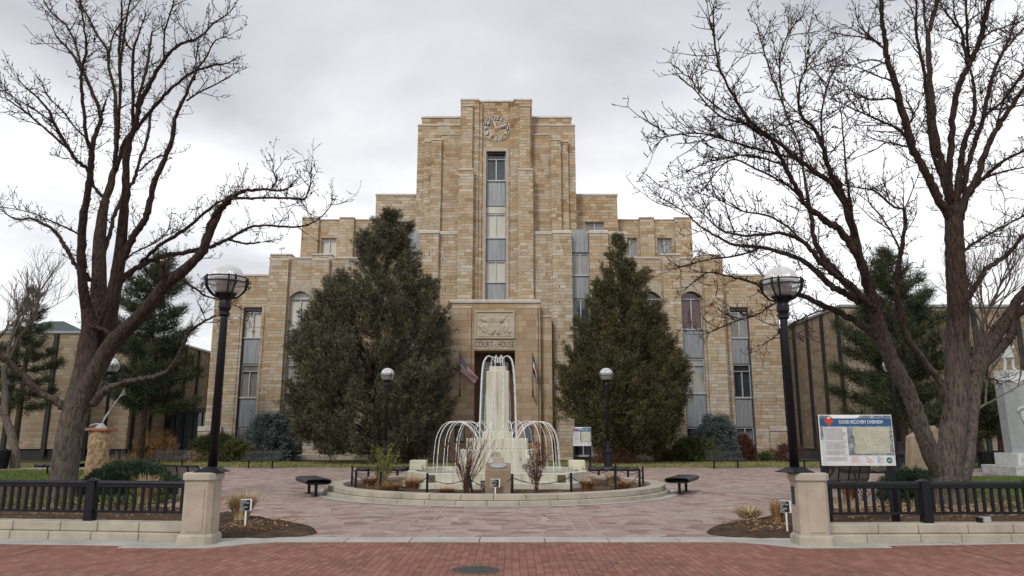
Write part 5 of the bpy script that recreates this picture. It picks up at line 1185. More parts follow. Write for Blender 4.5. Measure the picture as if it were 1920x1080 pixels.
# stone slab, rock column with a wire ornament, spotlight
sl = MB(); Y = 26.0; P = [(1702, 905), (1703, 818), (1716, 811), (1741, 806), (1746, 797), (1752, 803), (1765, 868), (1768, 905)]
sl.prism_y([(wx(px, py, Y) - wx(1733, 860, Y), wz(py, Y)) for px, py in P], -0.22, 0.22)
o = sl.build('stone_slab', M['rock'], bevel=0.05); o.location = (wx(1733, 860, Y), Y, 0); tag(o, 'tall rough tan stone slab standing behind the right tree trunk', 'stone slab')
Y = 24.0; rc = thing('rock_column', (wx(183.5, 860, Y), Y, 0), 'short rust coloured rock column with flat cap left of the dark juniper', 'stone column')
zt_ = wz(808, Y); b = MB(); rr_ = random.Random(2); pr = []
pm_, n, bb = new_mat('rust_quartz_rock'); Pn = n.new('ShaderNodeNewGeometry').outputs['Position']; xx, yy_, zz_ = n.xyz(Pn)
n.put(bb.inputs['Base Color'], n.mix(n.rng(n.m('ADD', zz_, n.m('MULTIPLY', n.noise(Pn, 4, 3), 0.5)), 0.55, 0.75, 0.0, 1.0), (0.23, 0.06, 0.022), n.ramp(n.noise(Pn, 7, 6, 0.7), [(0.35, (0.16, 0.09, 0.04)), (0.5, (0.33, 0.22, 0.12)), (0.65, (0.42, 0.34, 0.23))])))
bb.inputs['Roughness'].default_value = 0.85; bp = n.new('ShaderNodeBump'); bp.inputs['Strength'].default_value = 1; bp.inputs['Distance'].default_value = 0.06; n.put(bp.inputs['Height'], n.noise(Pn, 9, 5, 0.7)); n.l.new(bp.outputs[0], bb.inputs['Normal'])
b.lathe([(0.33 + 0.02 * math.sin(i * 2.3), zt_ * i / 8) for i in range(9)], n=12); b.v = [(x + rr_.uniform(-0.02, 0.02), y + rr_.uniform(-0.02, 0.02), z) for x, y, z in b.v]; b.build('rock_shaft', pm_, rc)
b = MB(); b.prism([(-0.38, -0.36), (0.38, -0.36), (0.38, 0.36), (-0.38, 0.36)], zt_, zt_ + 0.09); b.build('cap', plain('red_cap_stone', (0.30, 0.12, 0.07), 0.8, var=0.2), rc, bevel=0.02)
b = MB(); b.lathe([(0.19, zt_ + 0.09), (0.05, zt_ + 0.24)], n=12); orn = b.build('ornament_base', M['grey'], rc)
b = MB()
for k in range(4): b.tube(curve([(0, 0, zt_ + 0.2), (0.10 + 0.03 * k, 0, zt_ + 0.5 + 0.02 * k), (0.38, 0.05 * k, zt_ + 0.9 + 0.05 * k), (0.62, 0.05 * k, zt_ + 1.35 - 0.06 * k)], 4), 0.008, 5)
b.tube(curve([(0, 0, zt_ + 0.2), (-0.2, 0, zt_ + 0.22), (-0.38, 0, zt_ + 0.16)], 4), 0.02, 5); b.build('wire_leaves', M['steel'], rc)
g_ = at(1852, 982, 12.2); sp = thing('spot_light', (g_.x, 12.25, 0.285), 'small pale spotlight on the right planter wall behind the fence', 'spotlight')
b = MB(); b.box(-0.07, 0.07, -0.05, 0.06, 0.0, 0.09, rz=0.3); b.build('housing', M['steel'], sp, bevel=0.008); b = MB(); b.box(-0.12, -0.065, -0.04, 0.05, 0.0, 0.075); b.build('bracket', M['black'], sp)
# ------------------------------------------------------------ vegetation helpers
def blades(C, Dr, per, length, width, jit, spread, rng, taper=True):
    """many narrow triangles: C clump centres (n,3), Dr main directions (n,3)"""
    n = len(C); m = n * per
    c = np.repeat(C, per, 0) + rng.normal(0, 1, (m, 3)) * (np.repeat(jit, per, 0)[:, None] if hasattr(jit, '__len__') else jit)
    d = np.repeat(Dr, per, 0) + rng.normal(0, spread, (m, 3)); d /= np.linalg.norm(d, axis=1, keepdims=True) + 1e-9
    s = np.cross(d, rng.normal(0, 1, (m, 3))); s /= np.linalg.norm(s, axis=1, keepdims=True) + 1e-9
    L = length * rng.uniform(0.6, 1.35, (m, 1)); w = width * rng.uniform(0.6, 1.3, (m, 1))
    V = np.empty((m * 3, 3)); V[0::3] = c - s * w * 0.5; V[1::3] = c + s * w * 0.5; V[2::3] = c + d * L
    return V, np.arange(m * 3).reshape(m, 3)
def unit(a): return a / (np.linalg.norm(a, axis=-1, keepdims=True) + 1e-9)
def join(parts):
    V = []; F = []; o = 0
    for v, f in parts: V.append(v); F.append(f + o); o += len(v)
    return np.concatenate(V), np.concatenate(F)

def dense_conifer(loc_px, Y, prof, name, label, cat, mat, n_plumes, seed, trunk_px, per=84, zbase=None, depth=0.85):
    """prof: rows (py, left px, right px) of the crown's outline"""
    rng = np.random.default_rng(seed); base = Vector((wx(loc_px, 860, Y), Y, 0))
    rows = sorted([(wz(py, Y), wx(l, py, Y) - base.x, wx(r, py, Y) - base.x) for py, l, r in prof])
    Z = np.array([r[0] for r in rows]); Lx = np.array([r[1] for r in rows]); Rx = np.array([r[2] for r in rows])
    t = thing(name, base, label, cat)
    zz = np.linspace(Z[0], Z[-1], 400); wid = np.interp(zz, Z, Rx - Lx) + 0.25; pr = wid / wid.sum()
    z = rng.choice(zz, n_plumes, p=pr); th = rng.uniform(0, 2 * np.pi, n_plumes); q = rng.uniform(0, 1, n_plumes)
    rad = 0.55 + 0.45 * q ** 0.5
    cx = (np.interp(z, Z, Lx) + np.interp(z, Z, Rx)) / 2; hw = (np.interp(z, Z, Rx) - np.interp(z, Z, Lx)) / 2
    ph = rng.uniform(0, 6.28, 6)
    lump = 1 + 0.07 * np.sin(th * 5 + z * 1.9 + ph[0]) + 0.06 * np.sin(th * 9 - z * 2.7 + ph[1]) + 0.05 * np.sin(z * 4.1 + th * 3 + ph[2]) + rng.normal(0, 0.03, n_plumes)
    R_ = hw * rad * lump * 0.93
    C = np.stack([cx + np.cos(th) * R_, np.sin(th) * R_ * depth, z], 1)
    out = np.stack([np.cos(th), np.sin(th), np.zeros(n_plumes)], 1)
    D = unit(out * 0.75 + np.array([0, 0, 0.95]) + rng.normal(0, 0.25, (n_plumes, 3)))
    # gather two thirds of the plumes into boughs that stand proud of the crown
    nb = n_plumes // 13; m = int(n_plumes * 0.72); zb_ = rng.choice(zz, nb, p=pr); tb = rng.uniform(0, 2 * np.pi, nb)
    cb = (np.interp(zb_, Z, Lx) + np.interp(zb_, Z, Rx)) / 2; hb = (np.interp(zb_, Z, Rx) - np.interp(zb_, Z, Lx)) / 2 * rng.uniform(0.76, 0.99, nb)
    B = np.stack([cb + np.cos(tb) * hb, np.sin(tb) * hb * depth, zb_], 1); Ob = unit(np.stack([np.cos(tb), np.sin(tb), np.full(nb, 1.1)], 1))
    pick = rng.integers(0, nb, m); along = rng.uniform(-0.9, 0.35, m) * np.clip(hb[pick] / 2.5, 0.35, 1.0); fat = (0.30 * (0.45 - along * 0.55)) * np.clip(hb[pick] / 2.2, 0.4, 1.0)
    C[:m] = B[pick] + Ob[pick] * along[:, None] + rng.normal(0, 1, (m, 3)) * fat[:, None]; D[:m] = unit(Ob[pick] + rng.normal(0, 0.3, (m, 3)))
    C[m:, 0] = cx[m:] + (C[m:, 0] - cx[m:]) * 0.86; C[m:, 1] *= 0.86
    # each plume: a chain of blade clumps along its direction, getting narrower
    P = []; sc = np.clip(hw / 3.0, 0.45, 1.0)
    for k, (f, js) in enumerate(((0.0, 0.17), (0.28, 0.15), (0.55, 0.11), (0.8, 0.07))):
        cc = C + D * (f * sc)[:, None] - D * 0.25; P.append(blades(cc, D, per // 4 + 1, 0.20, 0.046, js * (0.5 + 0.5 * sc), 0.55, rng))
    V, F = join(P); mesh_np('crown', V, F, mat, t)
    # trunk and inner limbs
    b = MB(); tx = wx(trunk_px, 860, Y) - base.x; top = Z[-1]; tr = 0.34
    mid = float((Lx.mean() + Rx.mean()) / 2)
    b.tube(curve([(tx, 0, -0.1), (tx + 0.05, 0, 0.8), (tx * 0.6 + mid * 0.4, 0, 3.0), (mid, 0, top * 0.6), (float(cx[np.argmax(z)]), 0, top - 0.6)], 4), [tr * 1.25] + [tr * (1 - 0.055 * k) for k in range(16)], 10)
    for k in range(46):
        zz_ = rng.uniform(Z[0] - 0.3, top * 0.9); a = rng.uniform(0, 6.28); h_ = float(np.interp(zz_ + 0.8, Z, (Rx - Lx) / 2)) * 0.8; c_ = float(np.interp(zz_, Z, (Rx + Lx) / 2))
        sx = tx + (c_ - tx) * min(1, zz_ / 3); zs0 = max(0.6, zz_ - 1.0)
        b.tube([(sx, 0, zs0), (sx + (c_ - sx) * 0.5 + math.cos(a) * h_ * 0.5, math.sin(a) * h_ * 0.45, zz_ - 0.1), (c_ + math.cos(a) * h_, math.sin(a) * h_ * 0.85, zz_ + 0.8)], [0.10, 0.065, 0.02], 5)
    b.build('trunk', M['barkdark'], t, smooth=True)
    return t
dense_conifer(694, 44.0, [(396, 733, 738), (410, 722, 748), (430, 700, 764), (455, 684, 774), (480, 664, 786), (510, 648, 794), (535, 636, 806), (560, 606, 822), (590, 578, 832), (620, 560, 841), (650, 550, 846), (700, 541, 850), (745, 541, 850), (790, 549, 842), (820, 572, 832), (842, 622, 800)],
              'juniper_tree', 'broad grey green juniper tree left of the entrance', 'tree', M['juniper'], 3300, 11, 700)
dense_conifer(1170, 44.0, [(449, 1163, 1167), (465, 1156, 1174), (490, 1142, 1190), (520, 1130, 1203), (550, 1124, 1212), (575, 1112, 1222), (600, 1100, 1238), (640, 1079, 1255), (680, 1059, 1274), (720, 1051, 1284), (760, 1051, 1287), (790, 1064, 1284), (815, 1096, 1272), (838, 1150, 1240)],
              'juniper_tree', 'narrower olive juniper tree right of the entrance', 'tree', M['juniper2'], 2700, 12, 1180)
def pine(px, Y, pytop, pybot, prof, label, seed, mat='pine', n=60, tuft=0.30, per=46, droop=-0.1, name='pine_tree', H0=0.0, trunk_r=0.22, gaps=0.0):
    """prof: half width in m against height fraction; needle tufts along separate limbs"""
    rng = np.random.default_rng(seed); base = Vector((wx(px, 860, Y), Y, 0)); zt, zb = wz(pytop, Y), wz(pybot, Y)
    t = thing(name, base, label, 'tree'); b = MB(); b.tube([(0, 0, -0.1), (0.05, 0, zt * 0.5), (0, 0, zt - 0.3)], [trunk_r, trunk_r * 0.6, 0.03], 8)
    C = []; D = []
    for k in range(n):
        f = (k + rng.uniform(0, 1)) / n; z = zb + (zt - zb) * f; a = k * 2.399 + rng.uniform(-0.5, 0.5)
        hw = np.interp(f, [p[0] for p in prof], [p[1] for p in prof]) * rng.uniform(0.72, 1.08)
        e = (math.cos(a) * hw, math.sin(a) * hw, z + hw * 0.22 * (1 if f > 0.3 else 0.4)); s = (0, 0, z - hw * 0.1)
        mpt = (e[0] * 0.5, e[1] * 0.5, (s[2] + e[2]) / 2 + droop * hw); P = curve([s, mpt, e], 4)
        b.tube(P, [0.055 * (1 - j / len(P)) + 0.012 for j in range(len(P))], 5)
        m = max(4, int(hw / 0.13))
        for j in range(m):
            g = 0.25 + 0.78 * (j + rng.uniform(0, 1)) / m; i0 = min(len(P) - 1, int(g * (len(P) - 1))); p = np.array(P[i0]); w = (1.15 - g) * 0.36 * min(1.0, hw / 1.6)
            p = p + np.array([-math.sin(a), math.cos(a), 0]) * rng.normal(0, w) + np.array([0, 0, rng.normal(0.04, 0.08)])
            C.append(p); D.append([math.cos(a) * 0.6, math.sin(a) * 0.6, 0.55])
    b.build('trunk', M['barkdark'], t, smooth=True)
    C = np.array(C); V, F = blades(C, unit(np.array(D)), per, tuft, 0.035, tuft * 0.38, 0.85, rng); mesh_np('crown', V, F, M[mat], t); return t
pine(262, 44.0, 488, 765, [(0, 3.0), (0.25, 3.4), (0.5, 2.6), (0.75, 2.0), (1, 0.7)], 'dark pine tree behind the left bare tree', 21, n=46, tuft=0.42, per=60)
pine(1700, 39.0, 476, 790, [(0, 3.1), (0.2, 3.8), (0.45, 3.0), (0.7, 1.9), (0.88, 1.1), (1, 0.2)], 'dark pine tree behind the large flood board', 22, n=60, tuft=0.40, per=60)
pine(24, 46.0, 545, 765, [(0, 2.2), (0.4, 2.1), (0.8, 0.9), (1, 0.2)], 'dark conifer behind the small bare tree at far left', 23, n=26, tuft=0.36, per=56)
pine(1880, 38.0, 725, 812, [(0, 2.3), (0.5, 1.9), (1, 0.7)], 'low dark pine behind the grey monument', 24, n=34, tuft=0.34, per=50)
def bush(px, Y, pytop, pybase, wpx, name, label, cat, mat, seed, n=420, per=26, L=0.17, wdt=0.03, z0=0.0, flat=0.8, up=0.6, spread=0.5, tiers=0, group=None):
    rng = np.random.default_rng(seed); base = Vector((wx(px, pybase, Y), Y, z0)); h = wz(pytop, Y) - z0; hw = wpx / 2 / FPX * Y * 1.0
    t = thing(name, base, label, cat, group)
    th = rng.uniform(0, 2 * np.pi, n); v = rng.uniform(0, 1, n); s = np.sqrt(np.clip(1 - v ** 2.0, 0, 1)); q = 0.6 + 0.4 * rng.uniform(0, 1, n) ** 0.5
    lump = 1 + 0.14 * np.sin(th * 4 + seed) + 0.09 * np.sin(th * 7 + v * 6)
    if tiers: v = (np.floor(v * tiers) + 0.5 + rng.normal(0, 0.13, n)) / tiers; s = np.sqrt(np.clip(1 - np.clip(v, 0, 1) ** 1.7, 0.02, 1)) * (0.9 + 0.1 * np.sin(v * tiers * 6.28))
    C = np.stack([np.cos(th) * s * q * hw * lump, np.sin(th) * s * q * hw * flat * lump, np.clip(v * h * q * (0.85 + 0.15 * lump), 0.04, None)], 1)
    D = unit(np.stack([np.cos(th) * (0.4 + s), np.sin(th) * (0.4 + s), np.full(n, up)], 1))
    P = [blades(C - D * 0.06, D, per // 2, L, wdt, L * 0.45, spread, rng), blades(C + D * L * 0.5, D, per // 2, L, wdt, L * 0.28, spread, rng)]
    V, F = join(P); mesh_np('foliage', V, F, M[mat], t)
    b = MB()
    for k in range(14):
        a = rng.uniform(0, 6.28); r_ = rng.uniform(0.3, 0.8); b.tube([(0, 0, 0), (math.cos(a) * hw * r_ * 0.5, math.sin(a) * hw * r_ * 0.5, h * 0.3), (math.cos(a) * hw * r_, math.sin(a) * hw * r_ * flat, h * rng.uniform(0.35, 0.7))], [0.03, 0.02, 0.008], 4)
    b.build('stems', M['barkdark'], t); return t
bush(505, 48.0, 771, 852, 104, 'blue_spruce', 'low blue spruce before the left wing windows', 'shrub', 'spruce', 31, n=1000, per=34, L=0.22, wdt=0.04, tiers=7, up=0.12)
bush(1347, 48.0, 776, 852, 98, 'blue_spruce', 'low blue spruce before the right wing windows', 'shrub', 'spruce', 32, n=1000, per=34, L=0.22, wdt=0.04, tiers=7, up=0.12)
bush(402, 47.0, 815, 864, 88, 'low_juniper', 'spreading yellow green juniper beside the left blue spruce', 'shrub', 'lowjun', 33, n=560, per=28, L=0.24, wdt=0.045)
bush(440, 46.5, 828, 866, 60, 'low_juniper', 'small yellow green juniper behind the left far bench', 'shrub', 'lowjun', 34, n=330, per=28, L=0.22, wdt=0.045)
bush(1300, 47.0, 822, 868, 92, 'low_juniper', 'spreading yellow green juniper beside the right blue spruce', 'shrub', 'lowjun', 35, n=560, per=28, L=0.24, wdt=0.045)
bush(243, 19.0, 871, 925, 150, 'low_juniper', 'dark green spreading juniper behind the left iron fence', 'shrub', 'lowjun2', 36, n=1100, per=34, L=0.15, wdt=0.022, z0=0.1)
bush(1712, 17.6, 885, 935, 110, 'low_juniper', 'dark green low juniper left of the right bare tree', 'shrub', 'lowjun2', 37, n=700, per=34, L=0.13, wdt=0.02, z0=0.1)
bush(1396, 47.5, 818, 862, 44, 'round_shrub', 'round red brown shrub right of the right blue spruce', 'shrub', 'redtwig', 38, n=420, per=24, L=0.2, wdt=0.025, up=1.0)
bush(1262, 47.2, 842, 866, 60, 'round_shrub', 'low red brown shrub right of the olive juniper trunk', 'shrub', 'redtwig', 39, n=300, per=22, L=0.2, wdt=0.025, up=1.0)
bush(1478, 47.5, 834, 866, 60, 'round_shrub', 'wispy red brown shrub at the right corner of the court house', 'shrub', 'redtwig', 40, n=200, per=18, L=0.3, wdt=0.02, up=1.4)
bush(1150, 43.2, 836, 868, 70, 'round_shrub', 'wispy red brown shrub behind the right globe lamp', 'shrub', 'redtwig', 46, n=200, per=18, L=0.26, wdt=0.02, up=1.4)
bush(288, 45.0, 808, 868, 84, 'round_shrub', 'wispy rusty shrub before the left annex', 'shrub', 'rust', 41, n=170, per=16, L=0.30, wdt=0.018, up=1.5)
bush(370, 46.0, 848, 870, 60, 'grey_shrub', 'low grey leafless shrub behind the left benches', 'shrub', 'straw', 42, n=200, per=20, L=0.18, wdt=0.02)
bush(1434, 46.6, 848, 866, 26, 'low_juniper', 'tiny green shrub by the right wing corner', 'shrub', 'lowjun', 43, n=120, per=20, L=0.15, wdt=0.03)

def grass_clump(px, py, Y, h, w, label, mat='straw', seed=1, n=420, arch=0.8, z0=0.15, width=0.008, group='clumps of dry ornamental grass', low=0.55):
    rng = np.random.default_rng(seed); base = (wx(px, py, Y), Y, z0); V = []; F = []
    for i in range(n):
        a = rng.uniform(0, 6.28); L = h * rng.uniform(low, 1.15); r0 = w * 0.18 * rng.uniform(0, 1) ** 0.5; tip = w * 0.5 * rng.uniform(0.2, 1.0) ** (0.6)
        dx, dy = math.cos(a), math.sin(a); tx, ty = -dy, dx; P = []
        fall = rng.uniform(0.1, 1.0) * arch
        for k in range(5):
            t = k / 4; rr_ = r0 + (tip - r0) * t ** 1.5; z = L * (t - fall * 0.75 * t ** 3); P.append((dx * rr_, dy * rr_, max(0.01, z)))
        o = len(V)
        for k, p in enumerate(P):
            ww = width * (1 - 0.75 * k / 4); V.append((p[0] - tx * ww, p[1] - ty * ww, p[2])); V.append((p[0] + tx * ww, p[1] + ty * ww, p[2]))
        for k in range(4): F.append((o + 2 * k, o + 2 * k + 1, o + 2 * k + 3, o + 2 * k + 2))
    o = mesh_np('grass_clump', V, F, M[mat]); o.location = base; return tag(o, label, 'ornamental grass', group)
grass_clump(454, 950, 14.6, 0.52, 0.72, 'golden dry grass clump right of the left stone pillar', seed=1, n=900, arch=0.45, z0=0.06, width=0.009, low=0.7)
grass_clump(1404, 968, 14.9, 0.30, 0.95, 'flattened pale grass clump left of the right stone pillar', seed=2, n=500, arch=1.1, z0=0.06)
grass_clump(1458, 968, 14.0, 0.42, 0.34, 'small rusty grass clump against the right stone pillar', 'rust', 3, n=420, arch=0.35, z0=0.06)
grass_clump(222, 890, 24.4, 1.15, 1.4, 'tall arching pale grass right of the rock column', seed=4, n=520, arch=1.05, z0=0.05, width=0.011)
grass_clump(272, 945, 16.4, 0.62, 0.85, 'brown grass clump seen through the left iron fence', 'straw', 5, n=650, arch=0.5, z0=0.2)
grass_clump(97, 905, 20.0, 0.48, 0.5, 'rusty grass tuft left of the left bare tree trunk', 'rust', 6, n=300, arch=0.4, z0=0.1)
grass_clump(152, 905, 19.6, 0.6, 0.7, 'dry grass tuft between the left bare tree and the rock column', 'straw', 7, n=360, arch=0.7, z0=0.1)
grass_clump(1712, 893, 24.6, 0.7, 0.8, 'dry upright grass at the foot of the stone slab', 'straw', 8, n=300, arch=0.3, z0=0.05)
grass_clump(1590, 915, 18.6, 0.5, 0.6, 'rusty grass tuft under the large flood board', 'rust', 9, n=300, arch=0.5, z0=0.1)
for i, (px, Y, h, w, mat, lab) in enumerate(((693, 22.4, 0.34, 0.75, 'rust', 'leftmost rusty grass clump inside the fountain ring'), (733, 20.1, 0.30, 0.95, 'rust', 'rusty grass clump near the front left kerb of the ring'), (775, 21.0, 0.40, 0.9, 'rust', 'rusty grass clump against the left end of the fountain'),
        (838, 19.7, 0.16, 0.7, 'rust', 'low rusty grass patch under the tall bare shrub'), (1101, 20.3, 0.40, 0.62, 'rust', 'rounded golden grass clump right of the fountain'), (1150, 22.4, 0.44, 0.8, 'straw', 'green tinged grass clump at the far right of the ring'), (1170, 21.0, 0.26, 0.7, 'rust', 'low rusty grass clump near the right kerb of the ring'),
        (720, 20.0, 0.2, 0.6, 'straw', 'thin straw patch near the front left kerb of the ring'))):
    grass_clump(px, 905, Y, h, w, lab, mat, 50 + i, n=520, arch=0.7, z0=0.18)
def twig_shrub(px, Y, pytop, z0, wpx, n, label, seed, mat, leaf=None, lean=0.0, nleaf=0, r0=0.010):
    rnd = random.Random(seed); base = Vector((wx(px, 915, Y), Y, z0)); h = wz(pytop, Y) - z0; hw = wpx / 2 / FPX * Y
    t = thing('bare_shrub', base, label, 'shrub'); b = MB(); tips = []
    for i in range(n):
        a = rnd.uniform(0, 6.28); q = rnd.uniform(0.05, 1.0); hh = h * rnd.uniform(0.6, 1.02) * (1 - 0.25 * q); ex, ey = math.cos(a) * hw * q + lean, math.sin(a) * hw * q
        P = [(math.cos(a) * 0.05, math.sin(a) * 0.05, 0)]
        for k in range(1, 6):
            s = k / 5; P.append((ex * s ** 1.25 + rnd.uniform(-0.02, 0.02), ey * s ** 1.25 + rnd.uniform(-0.02, 0.02), hh * s))
        b.tube(P, [r0 * (1 - 0.14 * k) for k in range(6)], 4); tips.append(P[-1])
        for k in range(rnd.randint(3, 6)):
            j = rnd.randint(2, 5); p = P[j]; L = rnd.uniform(0.12, 0.38) * h * 0.7; a2 = a + rnd.uniform(-1.3, 1.3); e = (p[0] + math.cos(a2) * L * 0.5, p[1] + math.sin(a2) * L * 0.5, p[2] + L * 0.85)
            b.tube([p, ((p[0] + e[0]) / 2 + rnd.uniform(-.01, .01), (p[1] + e[1]) / 2, (p[2] + e[2]) / 2), e], [r0 * 0.55, r0 * 0.45, r0 * 0.3], 3); tips.append(e); tips.append(((p[0] + e[0]) / 2, (p[1] + e[1]) / 2, (p[2] + e[2]) / 2))
    b.build('stems', M[mat], t)
    if leaf:
        rng = np.random.default_rng(seed); C = np.array(tips); C = C[rng.choice(len(C), min(nleaf, len(C)), replace=False)]
        V, F = blades(C, unit(rng.normal(0, 1, C.shape) + np.array([0, 0, 0.5])), 9, 0.045, 0.022, 0.025, 0.9, rng); mesh_np('leaves', V, F, M[leaf], t)
    return t
twig_shrub(874, 19.3, 806, 0.2, 108, 42, 'tall red brown leafless shrub in front of the fountain, left of the pedestal', 61, 'redtwig', r0=0.012)
twig_shrub(1006, 19.5, 836, 0.2, 54, 26, 'upright reddish shrub in front of the fountain, right of the pedestal', 62, 'redtwig', 'redtwig', nleaf=150, r0=0.010)
twig_shrub(718, 21.6, 835, 0.2, 72, 26, 'yellow green budding shrub at the left of the fountain ring', 63, 'rosegreen', 'rosegreen', nleaf=190, r0=0.009)
twig_shrub(1618, 17.8, 893, 0.15, 60, 16, 'small red leafless shrub below the large flood board', 64, 'redtwig', r0=0.007)
# dead leaves and straw lying on the soil
def litter(name, n, regions, seed, mat, L=0.09, w=0.006, zr=(0.0, 0.05)):
    rng = np.random.default_rng(seed); C = []
    for (x0, x1, y0, y1, z, k) in regions:
        C.append(np.stack([rng.uniform(x0, x1, k), rng.uniform(y0, y1, k), z + rng.uniform(zr[0], zr[1], k)], 1))
    C = np.concatenate(C); D = rng.normal(0, 1, C.shape); D[:, 2] = np.abs(D[:, 2]) * 0.25; V, F = blades(C, unit(D), 1, L, w, 0.0, 0.1, rng)
    o = mesh_np(name, V, F, M[mat]); o['kind'] = 'stuff'; return o
litter('straw_litter', 0, [(-13, -5.4, 13.6, 17.0, 0.235, 700), (5.4, 13, 13.4, 16.6, 0.235, 1700), (-5.2, -4.3, 12.9, 14.3, 0.075, 60), (4.3, 5.2, 12.9, 14.3, 0.075, 90), (5.6, 9.5, 14.0, 16.0, 0.235, 1300)], 71, 'straw', L=0.12, w=0.010)
litter('dead_leaves', 0, [(-13, -5.2, 12.9, 17.6, 0.235, 900), (5.2, 13, 12.7, 17.2, 0.235, 900), (-4.9, -3.9, 12.8, 14.6, 0.07, 200), (3.9, 4.9, 12.8, 14.6, 0.07, 200)], 72, 'rust', L=0.045, w=0.03)
rng_ = np.random.default_rng(5); a_ = rng_.uniform(0, 6.28, 1500); r_ = 4.55 * np.sqrt(rng_.uniform(0.45, 1, 1500)); C_ = np.stack([FC.x + np.cos(a_) * r_, FC.y + np.sin(a_) * r_, np.full(1500, 0.20)], 1)
D_ = rng_.normal(0, 1, C_.shape); D_[:, 2] = abs(D_[:, 2]) * 0.2; V_, F_ = blades(C_, unit(D_), 1, 0.07, 0.02, 0.01, 0.1, rng_); o = mesh_np('dead_leaves', V_, F_, M['rust']); o['kind'] = 'stuff'
def grass_stuff(regions, seed, mat, L=0.06, w=0.008):
    rng = np.random.default_rng(seed); C = []
    for (x0, x1, y0, y1, z, k) in regions: C.append(np.stack([rng.uniform(x0, x1, k), rng.uniform(y0, y1, k), np.full(k, z)], 1))
    C = np.concatenate(C); D = rng.normal(0, 0.35, C.shape); D[:, 2] = 1; V, F = blades(C, unit(D), 1, L, w, 0.0, 0.1, rng); o = mesh_np('grass', V, F, M[mat]); o['kind'] = 'stuff'
M['blade'] = leaf_mat('fresh_grass_blades', [(0.3, (0.05, 0.09, 0.02)), (0.55, (0.10, 0.15, 0.035)), (0.8, (0.20, 0.21, 0.08))], sc=1.0)
M['blade2'] = leaf_mat('winter_grass_blades', [(0.3, (0.10, 0.13, 0.035)), (0.5, (0.20, 0.20, 0.075)), (0.75, (0.34, 0.29, 0.14))], sc=0.5)
grass_stuff([(-24, -16.6, 24.2, 36.2, 0.014, 16000), (14.8, 22, 21.3, 30.5, 0.014, 14000), (-12.5, -7.5, 15.4, 18.0, 0.235, 1800), (8.5, 14, 15.5, 18.5, 0.235, 1500)], 81, 'blade', L=0.09, w=0.02)
grass_stuff([(-26, 24, 39.5, 46.3, 0.0, 30000)], 82, 'blade2', L=0.13, w=0.045)

